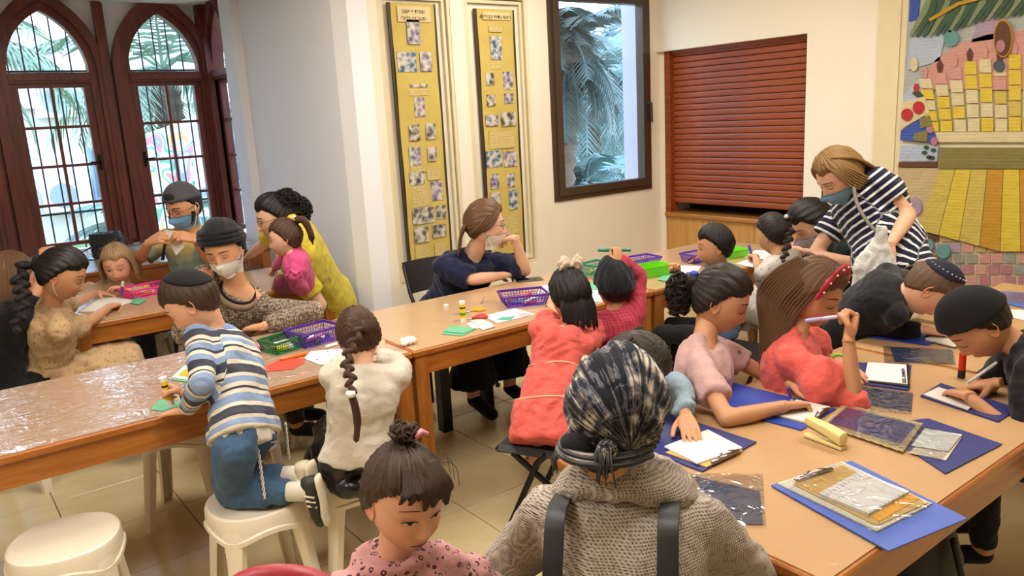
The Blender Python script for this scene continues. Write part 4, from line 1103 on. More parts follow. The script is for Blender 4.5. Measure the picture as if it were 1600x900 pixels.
# hands, canonical left hand: wrist at origin, fingers +y, palm -z, thumb +x
HANDS = {}
def hand(pose):
    if pose in HANDS: return HANDS[pose]
    mb = MB()
    mb.loft([((0, -.02, 0), (1, 0, 0), (0, 0, 1), .024, .0175), ((0, .0, 0), (1, 0, 0), (0, 0, 1), .025, .016), ((.002, .025, 0), (1, 0, 0), (0, 0, 1), .034, .0155), ((.002, .06, -.002), (1, 0, 0), (0, 0, 1), .039, .0135), ((0, .085, -.004), (1, 0, 0), (0, 0, 1), .037, .010)], ns=18, power=2.6)
    curl = {'flat': (.12, .14, .1), 'relax': (.45, .5, .35), 'pen': (.85, .95, .55), 'fist': (1.35, 1.5, .9), 'point': (1.3, 1.5, .8), 'pinch': (.75, .75, .35)}[pose]
    xs = (.029, .0095, -.0105, -.028); Ls = (.072, .080, .074, .058); rs = (.0088, .0092, .0088, .0078)
    for i in range(4):
        b = np.array([xs[i], .084-(.004 if i in (0, 3) else 0)-(.006 if i == 3 else 0), -.003]); a = 0
        spread = (xs[i])*2.2*(1 if pose == 'flat' else .3)
        cc = (.12, .15, .1) if (pose == 'point' and i == 0) else curl
        if pose in ('pen',) and i > 1: cc = (1.1, 1.3, .7)
        p = b-[0, .012, 0]; q = b; mb.capsule(p, q, rs[i]*1.12, rs[i]*1.08, ns=10)
        for k, (seg, an) in enumerate(zip((.45, .31, .24), cc)):
            a += an; d = np.array([math.sin(spread), math.cos(a), -math.sin(a)]); r = q+d*Ls[i]*seg
            mb.capsule(q, r, rs[i]*(1.05-.07*k), rs[i]*(.98-.08*k), ns=10); q = r
    # thumb from the side of the palm
    q = np.array([.022, .012, -.004]); dirs = {'flat': [(.62, .62, -.25), (.42, .9, -.12), (.25, .95, -.1)], 'relax': [(.5, .62, -.55), (.2, .85, -.45), (0, .95, -.3)],
         'pen': [(.35, .6, -.75), (-.05, .75, -.6), (-.25, .9, -.3)], 'fist': [(.4, .6, -.7), (-.3, .7, -.6), (-.7, .5, -.3)], 'point': [(.4, .6, -.7), (-.3, .7, -.6), (-.7, .5, -.3)], 'pinch': [(.4, .55, -.75), (.05, .8, -.65), (-.15, .95, -.35)]}[pose]
    for k, d in enumerate(dirs):
        d = nrm(d); r = q+d*(.036, .032, .026)[k]; mb.capsule(q, r, (.0145, .0115, .0100)[k], (.0115, .0102, .0085)[k], ns=10); q = r
    v, n, f = remesh(mb, .0030, 3)
    HANDS[pose] = (v, f); return v, f

def ik(a, t, l1, l2, hint):
    a = V3(a); t = V3(t); d = t-a; D = np.linalg.norm(d); L = l1+l2
    k = 1.0
    if D > L*.995: k = D/(L*.995); l1 *= k; l2 *= k
    D = max(D, abs(l1-l2)+.02)
    u = nrm(d); x = (l1*l1-l2*l2+D*D)/(2*D); h = math.sqrt(max(l1*l1-x*x, 0))
    hv = V3(hint); hv = hv-u*(hv@u); hv = nrm(hv)
    return a+u*x+hv*h, k

class Human:
    def __init__(s, label, S, pel, neck, head, face, shyaw=None, hipyaw=None, ch=0, hs=None, skin=('light', '#c98d68'), eyes='down', smile=0, brow=1.0, browcol=None,
                 arms=None, legs=None, bulk=1.0, roll=0, side=0, lipcol='#a8574c', shw=1.0, bend=0.0, nd=.172, group=None, shrug=(0, 0)):
        k = S/1.7; s.k = k; s.S = S; s.bulk = bulk
        s.pel = V3(pel); s.neck = V3(neck); s.head = V3(head)
        _h = (hs or (1.0 if not ch else .88))*nd; _d = s.neck-s.head; _L = np.linalg.norm(_d)
        if _L > _h: s.neck = s.head+_d*(_h/_L)
        s.shyaw = face[0] if shyaw is None else shyaw; s.hipyaw = s.shyaw if hipyaw is None else hipyaw
        s.hs = hs or (1.0 if not ch else .88)
        s.ch = ch
        s.root = thing('person', label, 'person', s.pel*[1, 1, 0], group)
        up = nrm(s.neck-s.pel); s.up = up
        fw = yawv(s.shyaw); s.fw = nrm(fw-up*(fw@up)); s.rt = np.cross(s.fw, s.up)
        hf = yawv(s.hipyaw); hf = nrm(hf-up*(hf@up)*.5); s.hfw = nrm(hf*[1, 1, 0]); s.hrt = np.array([s.hfw[1], -s.hfw[0], 0])
        # head frame
        y, p = math.radians(face[0]), math.radians(face[1])
        f = np.array([math.cos(y)*math.cos(p), math.sin(y)*math.cos(p), math.sin(p)])
        r = np.array([math.sin(y), -math.cos(y), 0]); u = np.cross(r, f); ro = math.radians(roll)
        r2 = r*math.cos(ro)+u*math.sin(ro); u2 = -r*math.sin(ro)+u*math.cos(ro)
        s.HR = np.stack([r2, f, u2], 1); s.hf = f; s.hu = u2; s.hr = r2
        # torso curve (pelvis -> neck) with a slumped back
        s.bend = bend
        s.sh = {}
        w = .172*k*shw*(1.0 if not ch else .92); s.shw_ = w
        for sd, nm, sg in ((1, 'R', shrug[0]), (-1, 'L', shrug[1])):
            s.sh[nm] = s.neck-s.up*(.065-.0)*k+s.rt*sd*w+s.up*sg*k+s.fw*.01*k
        s.skin, s.lips = skinmat(skin[0], skin[1], lipcol)
        s.browm = plain('brow', browcol or '#241610', .7)
        s.segs = [('torso', s.neck, s.pel)]
        s.arm = {}
        for nm, sd in (('R', 1), ('L', -1)):
            a = (arms or {}).get(nm)
            if a is None:
                wr = s.sh[nm]-s.up*.45*k+s.rt*sd*.04+s.fw*.08*k; a = dict(w=wr, h=s.rt*sd*.5-s.fw, hand='relax')
            el, st = ik(s.sh[nm], a['w'], .285*k, .255*k, a.get('h', s.rt*sd*.6-s.fw*.3-s.up*.6))
            if 'e' in a: el = V3(a['e'])
            if st > 1.05: print('STRETCH', label[:40], nm, round(st, 2))
            s.arm[nm] = dict(sh=s.sh[nm], el=el, wr=V3(a['w']), tip=a.get('tip'), hand=a.get('hand', 'relax'), n=a.get('n', (0, 0, 1)))
            s.segs.append(('arm', s.sh[nm], el)); 
        s.leg = {}
        for nm, sd in (('R', 1), ('L', -1)):
            hp = s.pel+s.hrt*sd*.09*k; L = (legs or {}).get(nm)
            if L is None:
                kn = hp+s.hfw*.42*k+s.hrt*sd*.04*k; an = kn*[1, 1, 0]+[0, 0, max(.07, kn[2]-.41*k)]-s.hfw*.02
                L = dict(k=kn, a=an)
            s.leg[nm] = dict(hip=hp, kn=V3(L['k']), an=V3(L['a']), toe=V3(L.get('toe', V3(L['a'])+s.hfw*.15*k-[0, 0, .04*k])))
        s.body()
        s.eyes = eyes; s.smile = smile; s.brow = brow
        s.finish()
    # torso sections
    def tsec(s, t, infl=0.0, wmul=1.0):
        k = s.k; bk_ = s.bulk
        W_ = np.interp(t, [0, .12, .35, .55, .75, .88, .95, 1.0], [.155, .160, .135, .145, .165, .160, .105, .055])*k*(.98 if not s.ch else .92)
        D_ = np.interp(t, [0, .12, .35, .55, .75, .88, .95, 1.0], [.105, .115, .100, .105, .110, .092, .070, .050])*k*(1.0 if not s.ch else .98)
        if t > .6: W_ *= .5+.5*s.shw_/(.172*k*(1.0 if not s.ch else .92))
        W_ = W_*(1+(bk_-1)*(1-.55*(t > .9)))*wmul+infl; D_ = D_*(1+(bk_-1)*1.2*(1-.55*(t > .9)))+infl
        c = s.pel+(s.neck-s.pel)*t-s.fw*s.bend*math.sin(PI*min(t, 1))
        r = nrm(s.hrt*(1-t)+s.rt*t); f = nrm(np.cross(s.up, r)); r = np.cross(f, s.up)
        return (c, r, f, W_, D_)
    def torso(s, mb, t0=0.0, t1=1.0, infl=0.0, n=12, **k):
        mb.loft([s.tsec(t0+(t1-t0)*i/n, infl, **k) for i in range(n+1)], ns=24, power=2.4)
    def sleeve(s, mb, nm, frac=2.0, infl=.01, puff=0, cuff=0):
        """frac 0..1 along the upper arm, 1..2 along the forearm"""
        a = s.arm[nm]; k = s.k; b = math.sqrt(s.bulk)
        rs, re, rw = .047*k*b+infl, .036*k*b+infl*1.05, .026*k*b+infl*1.1
        p = a['sh']-s.rt*(1 if nm == 'R' else -1)*.03*k
        mb.capsule(p, a['sh'], rs*1.02, rs)
        f1 = min(frac, 1); e = lerp(a['sh'], a['el'], f1)
        if puff: mb.ell(lerp(a['sh'], e, .55), (rs+puff, rs+puff, rs+puff*1.1), nu=20, nv=12)
        re2 = rs+(re-rs)*f1
        mb.loft(s._tub(a['sh'], e, rs, re2+cuff), ns=16)
        if frac > 1:
            w = lerp(a['el'], a['wr'], frac-1); mb.ell(a['el'], (re, re, re)); mb.loft(s._tub(a['el'], w, re, re+(rw-re)*(frac-1)+cuff), ns=16)
    def _tub(s, a, b, ra, rb):
        d = nrm(b-a); up = V3((0, 0, 1)) if abs(d[2]) < .9 else V3((1, 0, 0)); r = nrm(np.cross(d, up)); f = np.cross(d, r)
        return [(a, r, f, ra, ra), (b, r, f, rb, rb)]
    def legp(s, mb, nm, f1=2.0, infl=.01, flare=0):
        l = s.leg[nm]; k = s.k; b = s.bulk
        rh, rk, ra = .080*k*b+infl, .054*k+infl, .036*k+infl+flare
        mb.ell(l['hip'], (rh, rh, rh)); e = lerp(l['hip'], l['kn'], min(f1, 1)); mb.loft(s._tub(l['hip'], e, rh, rh+(rk-rh)*min(f1, 1)), ns=18)
        if f1 > 1:
            w = lerp(l['kn'], l['an'], f1-1); mb.ell(l['kn'], (rk, rk, rk)); mb.loft(s._tub(l['kn'], lerp(l['kn'], w, .35), rk, rk*.98), ns=16); mb.loft(s._tub(lerp(l['kn'], w, .35), w, rk*.98, rk+(ra-rk)*(f1-1)), ns=16)
    def body(s):
        k = s.k; mb = MB(); s.torso(mb, 0, 1, -.004)
        hb = s.head-s.hu*.065*s.hs-s.hf*.012*s.hs
        nb = s.neck-s.up*.05*k
        for nm in 'RL': mb.capsule(s.sh[nm], s.neck-s.up*.025*k, .036*k, .046*k)
        mb.capsule(nb, lerp(nb, hb, .6), .058*k*(.9 if s.ch else 1), .052*s.hs*(.82 if s.ch else .95)); mb.capsule(lerp(nb, hb, .6), hb, .050*s.hs*(.84 if s.ch else .95), .052*s.hs*.9)
        for nm in 'RL':
            a = s.arm[nm]; b = math.sqrt(s.bulk)
            mb.capsule(a['sh'], a['el'], .044*k*b, .034*k*b)
            m_ = lerp(a['el'], a['wr'], .28); mb.capsule(a['el'], m_, .034*k*b, .036*k*b); 
            hsz = s.hsize(); mb.capsule(m_, a['wr'], .036*k*b, .0215*hsz*(1.06))
            s.legp(mb, nm, 2.0, 0)
            l = s.leg[nm]; mb.capsule(l['an'], l['toe'], .034*k, .026*k)
        v, n, f = remesh(mb, .0085 if s.ch else .0105, 6)
        s.bv = v; s.bf = f
    def hsize(s): return s.k*(1.0 if not s.ch else 1.08)
    def finish(s):
        mb = MB(); mb.add(s.bv, s.bf, 0); tint = [np.zeros(len(s.bv))]
        hb = headbase(s.ch); hm = MB(); hm.v = list(hb.v); hm.f = list(hb.f); hm.m = list(hb.m); hm.n = hb.n; n0 = hb.n
        face(hm, s.ch, s.eyes, smile=s.smile, brow=s.brow)
        v, f = hm.arr(); ti = np.zeros(len(v))
        fr = v[:n0, 1] > 0
        ti[:n0] = np.where(fr, .40*G(abs(v[:n0, 0]), v[:n0, 2], .045, -.038, .022, .02)+.25*G(v[:n0, 0], v[:n0, 2], 0, -.042, .012, .012), 0)
        ti[n0-2*198:n0] = .35
        v = (v*s.hs)@s.HR.T+s.head; mb.add(v, f, 0); mb.m[-len(f):] = hm.m; tint.append(ti)
        for nm in 'RL':
            a = s.arm[nm]; hv, hf_ = hand(a['hand']); hv = hv*s.hsize(); 
            if nm == 'R': hv = hv*[-1, 1, 1]; hf_ = [q[::-1] for q in hf_]
            if a['tip'] is None: d = nrm(a['wr']-a['el'])
            else: d = nrm(V3(a['tip'])-a['wr'])
            n = V3(a['n']); z = n-d*(n@d)
            z = nrm(z) if np.linalg.norm(z) > .05 else nrm(np.cross(d, s.rt)); x = np.cross(d, z)
            Rm = np.stack([x, d, z], 1); hv = hv@Rm.T+a['wr']; a['R'] = Rm
            mb.add(hv, hf_, 0); tint.append(np.full(len(hv), .12))
        v, f = mb.arr()
        o = mkobj('body', v, f, [s.skin, s.lips, m_eye, m_iris, m_lash, s.browm], mb.m, s.root, True, vcol=np.concatenate(tint))
        s.bodyo = o
    # local head coordinates -> world
    def hw(s, p): return (np.asarray(p, float)*s.hs)@s.HR.T+s.head
    def handp(s, nm, p):
        q = np.asarray(p, float)*s.hsize()
        if nm == 'R': q = q*[-1, 1, 1]
        return q@s.arm[nm]['R'].T+s.arm[nm]['wr']
    def along(s, v):
        """distance down the torso or out along an arm, for patterned cloth"""
        best = np.full(len(v), 1e9); val = np.zeros(len(v)); fl = np.zeros((len(v), 3))
        def seg(a, b, off, slope=1, idn=0):
            nonlocal best, val
            d = b-a; L = np.linalg.norm(d); t = np.clip((v-a)@d/L**2, 0, 1); q = a+t[:, None]*d; ds = np.linalg.norm(v-q, axis=1)
            if idn == 0: ds = ds*.62; al = ((v-a)@(d/L))
            else: al = np.where(t <= 0, (v-a)@(d/L), t*L)+off
            m = ds < best; best = np.where(m, ds, best); fl[m, 0] = al[m]
            dd = nrm(d); r = nrm(np.cross(dd, V3((.3, .2, 1)))); g_ = np.cross(dd, r); w = v-q
            fl[m, 1] = np.arctan2(w@r, w@g_)[m]; fl[m, 2] = idn
        seg(s.neck, s.pel-(s.neck-s.pel)*0, 0, 1, 0)
        for i, nm in enumerate('RL'):
            a = s.arm[nm]; L = np.linalg.norm(a['el']-a['sh'])
            seg(a['sh'], a['el'], .03, 1, 1+i); seg(a['el'], a['wr'], .03+L, 1, 1+i)
        return fl
    def cloth(s, name, mb, mat, vox=None, smooth=4, folds=.006, fs=16, label=None, seed=0, parent=None):
        v, n, f = remesh(mb, vox or (.0085 if s.ch else .0105), smooth)
        nz = noise(v*[1, 1, .6], fs, seed)+.5*noise(v, fs*2.3, seed+1)
        v = v+n*(folds*nz)[:, None]
        o = mkobj(name, v, f, mat, None, parent or s.root, True, flow=s.along(v))
        if label: o['label'] = label
        return o
    def top(s, mat, name='shirt', sl=(2, 2), infl=.012, t0=-.02, t1=.965, trap=1, extra=None, folds=.006, label=None, puff=0, cuff=0, hem=0, vox=None, seed=0):
        mb = MB(); s.torso(mb, t0, t1, infl)
        if hem: mb.loft([s.tsec(t0, infl+hem), s.tsec(t0+.15, infl+.004)], ns=24, power=2.4)
        for nm, fr in zip('RL', sl):
            if fr: s.sleeve(mb, nm, fr, infl*.9, puff, cuff)
            if trap: mb.capsule(s.sh[nm]-s.up*.004, s.neck-s.up*.030*s.k-s.fw*.006, .040*s.k+infl, .052*s.k*(1 if not s.ch else .95)+infl*.75)
        if extra: extra(mb)
        return s.cloth(name, mb, mat, folds=folds, label=label, seed=seed, vox=vox)
    def pants(s, mat, name='trousers', f1=1.9, infl=.010, folds=.005, label=None, flare=0):
        mb = MB(); s.torso(mb, -.06, .30, infl*.7)
        for nm in 'RL': s.legp(mb, nm, f1, infl, flare)
        return s.cloth(name, mb, mat, folds=folds, label=label, seed=4)
    def skirt(s, mat, name='skirt', length=.5, spread=.10, infl=.02, folds=.012, label=None, extra=None, top_t=.25):
        """skirt that follows the thighs of a seated or standing figure"""
        mb = MB(); s.torso(mb, -.05, top_t, infl)
        for nm in 'RL': s.legp(mb, nm, 1.0+length, infl+.012, spread)
        a, b = s.leg['R'], s.leg['L']
        mb.loft([(lerp(a['hip'], b['hip'], .5), s.hrt, V3((0, 0, 1)), .13*s.k, .08*s.k), (lerp(a['kn'], b['kn'], .5), s.hrt, V3((0, 0, 1)), np.linalg.norm(a['kn']-b['kn'])*.5+.03, .055*s.k)], ns=18)
        if extra: extra(mb)
        return s.cloth(name, mb, mat, folds=folds, fs=13, label=label, seed=6, vox=.011)
    def shoes(s, mat, name='shoe', label=None):
        for nm in 'RL':
            l = s.leg[nm]; k = s.k; mb = MB(); d = nrm(l['toe']-l['an'])
            mb.capsule(l['an'], l['toe']+d*.02*k, .040*k, .036*k); v, n, f = remesh(mb, .010, 3); mkobj(name, v, f, mat, None, s.root, True)
    # ---------------- hair and headwear built as shells over the skull
    def shell(s, name, fn, mat, anchor=(0, -.8, .6), label=None, nu=104, nv=72, sink=-.010, groove=.0015, extra=None, gfreq=22, smooth=True, grid=None):
        v, f = headgrid(nu, nv, s.ch, False)
        c = np.array([0, -.005, .0]); n = v-c; n = n/np.linalg.norm(n, axis=1)[:, None]
        a = nrm(anchor); ang = np.arccos(np.clip(n@a, -1, 1)); e1 = nrm(np.cross(a, (1, .01, .02))); e2 = np.cross(a, e1)
        az = np.arctan2(n@e2, n@e1)
        fl = np.stack([az/(2*PI)*2.2, ang*.25, 0*az], 1)
        th = fn(v[:, 0], v[:, 1], v[:, 2], n)
        g_ = groove*(np.sin(az*gfreq+2*np.sin(ang*3))+.7*np.sin(az*gfreq*2.3+ang*5)) if groove else 0
        on = th > 0
        v = v+n*(np.where(on, th+g_, sink))[:, None]
        w = s.hw(v); mb = MB(); mb.add(w, f, 0, fl)
        if extra: extra(mb)
        o = mb.build(name, mat, s.root, smooth)
        if label: o['label'] = label
        return o
    def hairfn(s, T=.012, front=.060, side=-.005, back=-.085, hug=0, top=0, soft=.014):
        """thickness over the hair region; hairline heights in head units"""
        def fn(x, y, z, n):
            zl = np.interp(y, [-.10, -.05, -.018, .006, .030, .060, .10], [back, back+.008, side-.035, side+.010, side+.038, front-.004, front])
            zl = zl+.006*np.sin(x*90)*(y > .03)
            return np.where(z > zl, .0022+(T+top*np.clip(n[:, 2], 0, 1))*sstep(z, zl, zl+soft*1.6), -1)
        return fn
    def capfn(s, axis, ang, T=.008, rim=.0):
        a = nrm(axis)
        def fn(x, y, z, n):
            c = np.arccos(np.clip(n@a, -1, 1)); m = math.radians(ang)
            return np.where(c < m, T*(.75+.25*sstep(m-c, 0, .15))+rim*np.exp(-((m-c-.06)/.05)**2), -1)
        return fn
    def mask(s, col='#e9ecef', low=0, name='face_mask', label=None, straps=True, strapcol='#e8e8ea'):
        xs = np.linspace(-1, 1, 23); v = []; rows = 11
        top_, bot = -.022+low, -.108+low*.6
        for r in range(rows):
            t = r/(rows-1)
            for x in xs:
                z = top_+(bot-top_)*t-(.012*(1-abs(x))*(1-t) if 0 else 0)+.010*(1-x*x)*(1-t)*1.0-.006*(1-x*x)*t
                zz = z; X = x*.070*(1-.10*t)
                b = float(head_y(np.array(X*.98), np.array(max(zz, -.108)), s.ch))
                puff = .014*(1-x*x)*math.sin(PI*(.12+.80*t))+.004
                pl = .0018*math.sin(t*PI*7)*(1-x**4)
                noz = .007*math.exp(-(x/.25)**2)*(1-t)
                v.append((X, b+puff+pl+noz, zz))
        n = len(xs); f = [(r*n+i, r*n+i+1, (r+1)*n+i+1, (r+1)*n+i) for r in range(rows-1) for i in range(n-1)]
        v = np.array(v); vi = v.copy(); vi[:, 1] -= .002
        N = len(v); rim = [i for i in range(n)]+[r*n+n-1 for r in range(1, rows)]+[(rows-1)*n+i for i in range(n-2, -1, -1)]+[r*n for r in range(rows-2, 0, -1)]
        ff = f+[tuple(N+i for i in q[::-1]) for q in f]+[(rim[i], rim[(i+1) % len(rim)], N+rim[(i+1) % len(rim)], N+rim[i]) for i in range(len(rim))]
        mb = MB(); mb.add(s.hw(np.vstack([v, vi])), ff, 0)
        o = mb.build(name, fabric('mask_cloth_'+col, col, .1, 300, .8, .03), s.root, True)
        if label: o['label'] = label
        if straps:
            mb = MB()
            for sd in (-1, 1):
                for z0 in (top_-.004, bot+.012):
                    mb.tube([s.hw((sd*.066, .040, z0)), s.hw((sd*.076, .018, z0*.6-.004)), s.hw((sd*.086, -.010, .018)), s.hw((sd*.088, -.022, 0))], .0014, ns=4)
            mb.build('ear_loop', plain('loop_'+strapcol, strapcol, .7), o)
        return o
    def glasses(s, col='#3a2c24', metal=0):
        mb = MB()
        for sd in (-1, 1):
            ring = []
            for a in np.linspace(0, 2*PI, 21): 
                x = sd*.033+.023*math.cos(a); z = -.004+.018*math.sin(a); ring.append(s.hw((x, .097-.9*abs(x)**1.9*2.2, z)))
            mb.tube(ring, .0014, ns=5)
            mb.tube([s.hw((sd*.056, .088, .002)), s.hw((sd*.080, .06, .004)), s.hw((sd*.083, -.005, .004))], .0014, ns=5)
        mb.tube([s.hw((-.010, .099, .0)), s.hw((0, .103, .002)), s.hw((.010, .099, 0))], .0014, ns=5)
        return mb.build('glasses', plain('frame_'+col, col, .3, metal=metal), s.root, True)
def strands(mb, s, roots, ends, mids=None, r=.0012, n=1, jit=.01):
    for i in range(n):
        a = roots[i % len(roots)]; b = ends[i % len(ends)]
        m_ = lerp(a, b, .5)+V3((RND.uniform(-jit, jit), RND.uniform(-jit, jit), RND.uniform(-jit, jit)))
        mb.tube([a, m_, b], [r, r*.9, r*.3], ns=4)
def braid(mb, pts, r0=.018, r1=.009, n=12, flatten=.75):
    """three-strand plait as alternating lobes along a path"""
    pts = [V3(p) for p in pts]; 
    # resample
    L = [0]
    for a, b in zip(pts[:-1], pts[1:]): L.append(L[-1]+np.linalg.norm(b-a))
    def pt(t):
        d = t*L[-1]; i = min(np.searchsorted(L, d, 'right')-1, len(pts)-2); q = (d-L[i])/(L[i+1]-L[i]+1e-9); return lerp(pts[i], pts[i+1], q)
    view = nrm(np.array([0, 0, CAM_H])-pts[len(pts)//2])
    for i in range(n):
        t = (i+.5)/n; c = pt(t); d = nrm(pt(min(t+.03, 1))-pt(max(t-.03, 0))); sd = nrm(np.cross(d, view)); f = np.cross(sd, d)
        r = r0+(r1-r0)*t; k = 1 if i % 2 else -1
        ax = nrm(d*.8+sd*k*.75); R = np.stack([nrm(np.cross(ax, f)), ax, f], 1)
        u = np.linspace(0, 1, 14)
        mb.ell(c+sd*k*r*.38, (r*.80, r*1.6, r*.88), R, nu=12, nv=8, flow=None)
        mb.flow[mb.n-12*9] = np.array([(ii/12*.8+i*.37, jj/9*.3, 0) for jj in range(9) for ii in range(12)])
def lock(mb, pts, rad, flat=.5, ns=12, up=(0, 0, 1)):
    mb.tube(pts, rad, ns=ns, flow=True, flat=flat, up=up)
def smoothpath(pts, n=10):
    pts = [V3(p) for p in pts]; P = [pts[0]]+pts+[pts[-1]]; out = []
    for i in range(1, len(P)-2):
        for k in range(n):
            t = k/n; a, b, c, d = P[i-1:i+3]
            out.append(.5*((2*b)+(-a+c)*t+(2*a-5*b+4*c-d)*t*t+(-a+3*b-3*c+d)*t**3))
    out.append(P[-2]); return out
# ------------------------------------------------------------------ cloth patterns
def patt(name, fn, rough=.85, fold=.3):
    t = NT(name); t.set(rough=rough, sheen=.1, spec=.25); co = t.coord(); fl = t.attr('flow').outputs['Vector']
    fn(t, co, fl); return t.m
def stripes_rugby(t, co, fl):
    x = t.n('ShaderNodeSeparateXYZ'); t.l(fl, x.inputs[0]); d = t.math('SUBTRACT', 0.0, x.outputs[0])
    torso = t.math('LESS_THAN', x.outputs[2], .5)
    a = t.math('FRACT', t.math('ADD', t.math('MULTIPLY', x.outputs[0], 1/.150), .10))
    b = t.math('FRACT', t.math('ADD', t.math('MULTIPLY', x.outputs[0], 1/.128), .30))
    cr, lb, nv = hexc('#d9cfbd'), hexc('#7d97bd'), hexc('#171b38')
    st = [(0, lb), (.20, cr), (.30, nv), (.52, cr), (.60, lb), (.74, cr), (.84, nv), (.90, cr)]
    st2 = [(0, lb), (.16, nv), (.23, cr), (.34, lb), (.52, nv), (.76, cr), (.88, nv), (.94, cr)]
    c = t.mix(torso, t.ramp(b, st2, 'CONSTANT'), t.ramp(a, st, 'CONSTANT')); n = t.noise(co, 12)
    t.base(t.mix(t.math('MULTIPLY', n, .25), c, (.3, .3, .3))); t.bump(t.math('ADD', t.noise(co, 20, 2), t.math('MULTIPLY', t.noise(co, 300), .1)), .35, .02)
def breton(t, co, fl):
    x = t.n('ShaderNodeSeparateXYZ'); t.l(fl, x.inputs[0])
    a = t.math('FRACT', t.math('MULTIPLY', x.outputs[0], 1/.036))
    t.base(t.ramp(a, [(0, hexc('#161b33')), (.68, hexc('#d9dadc'))], 'CONSTANT')); t.bump(t.noise(co, 18, 2), .3, .02)
def leopard(t, co, fl):
    v = t.vor(co, 62); n = t.noise(co, 120, 2); w = t.math('ADD', v, t.math('MULTIPLY', t.math('SUBTRACT', n, .5), .35))
    k = t.math('MULTIPLY', t.math('GREATER_THAN', w, .18), t.math('LESS_THAN', w, .36))
    br = t.math('GREATER_THAN', t.noise(co, 40, 1), .38)
    t.base(t.mix(t.math('MULTIPLY', k, br), hexc('#c18d8c'), hexc('#4a2c33'))); t.bump(t.noise(co, 25, 3), .4, .02)
def floral(bgc, fc, sc, thr):
    def fn(t, co, fl):
        v = t.vor(co, sc); n = t.noise(co, sc*1.5, 2); w = t.math('ADD', v, t.math('MULTIPLY', t.math('SUBTRACT', n, .5), .5))
        n2 = t.noise(co, 8); c = t.mix(n2, hexc(bgc), tuple(x*.85 for x in hexc(bgc)))
        t.base(t.mix(t.math('MULTIPLY', t.math('LESS_THAN', w, thr), .75), c, hexc(fc))); t.bump(t.noise(co, 22, 3), .4, .02)
    return fn
def knit(t, co, fl):
    m = t.mapping(fl, (95, 9.5, 1)); v = t.vor(co, 75, rand=.55)
    w = t.wave(t.mapping(fl, (1, 0, 0)), 46, .6, 3)
    h = t.math('MULTIPLY', t.math('SUBTRACT', 1.0, v), t.math('ADD', t.math('MULTIPLY', w, .5), .5))
    n = t.noise(co, 6); c = t.ramp(h, [(.15, hexc('#2b231e')), (.45, hexc('#8a7a69')), (.8, hexc('#b9aa97'))])
    t.base(c); t.bump(h, .9, .006)
def tweed(t, co, fl):
    w1 = t.wave(co, 62, .4, 8, d='Z'); w2 = t.wave(t.mapping(co, (1, -.75, 0)), 54, .4, 8)
    n = t.noise(co, 240, 3); n2 = t.noise(co, 90, 2)
    h = t.math('ADD', t.math('MULTIPLY', t.math('MAXIMUM', w1, w2), .55), t.math('MULTIPLY', n, .6))
    c = t.ramp(h, [(.30, hexc('#5a5047')), (.58, hexc('#a09385')), (.9, hexc('#bcb2a6'))]); c2 = t.mix(t.math('MULTIPLY', t.math('GREATER_THAN', n2, .60), .35), c, hexc('#51453b'))
    t.base(c2); t.bump(h, .8, .004)
def scarfp(t, co, fl):
    n = t.noise(t.mapping(fl, (22, 3.0, 1)), 1.0, 2, .6, 1.0); n2 = t.noise(t.mapping(fl, (60, 5, 1)), 1.0, 3, .6, .4); n3 = t.noise(t.mapping(fl, (4, 14, 1)), 1.0, 2, .5, .8)
    f = t.math('ADD', t.math('ADD', t.math('MULTIPLY', n, .46), t.math('MULTIPLY', n2, .22)), t.math('MULTIPLY', n3, .40))
    t.base(t.ramp(f, [(.49, hexc('#0e111b')), (.535, hexc('#1c2233')), (.548, hexc('#77767e')), (.565, hexc('#181d2e')), (.60, hexc('#8f8880')), (.66, hexc('#d0c5b6'))])); t.bump(t.math('ADD', n, t.math('MULTIPLY', n2, .5)), .8, .008)
def plaid(t, co, fl):
    a = t.wave(t.mapping(fl, (1, 0, 0)), 30, .3, 2); b = t.wave(t.mapping(co, (1, -1, 0)), 22, .3, 2)
    n = t.noise(co, 10); k = t.math('MULTIPLY', t.math('ADD', a, b), .28)
    t.base(t.mix(k, hexc('#a3263f'), hexc('#cf5f72'))); t.bump(t.noise(co, 20, 3), .4, .02)
def denim(col):
    c = hexc(col)
    def fn(t, co, fl):
        n = t.noise(co, 14, 4, .6); n2 = t.noise(co, 320, 2); c2 = t.mix(n, tuple(x*.62 for x in c), tuple(min(1, x*1.25) for x in c))
        t.base(t.mix(t.math('MULTIPLY', n2, .3), c2, tuple(x*1.5 for x in c))); t.bump(t.math('ADD', t.noise(co, 24, 3), t.math('MULTIPLY', n2, .08)), .5, .02)
    return fn
h_dark = hairmat('hair_dark', '#0b0706', '#2c1c15'); h_black = hairmat('hair_black', '#060505', '#1d1614'); h_brown = hairmat('hair_brown', '#1d110b', '#5a3a26')
h_mid = hairmat('hair_mid_brown', '#2a1a10', '#7a5535'); h_blond = hairmat('hair_dark_blond', '#4a3018', '#b28a52'); h_lt = hairmat('hair_light_blond', '#6b4f35', '#c7a67c')
f_black = fabric('black_cloth', '#0f1013', .3); f_velvet = plain('black_velvet', '#07070a', .95, .1, bump=.2, bs=200)
OL = ('olive', '#cc9973'); LT = ('light', '#dba889'); LT2 = ('fair', '#deb196'); MD = ('mid', '#c48f6a')

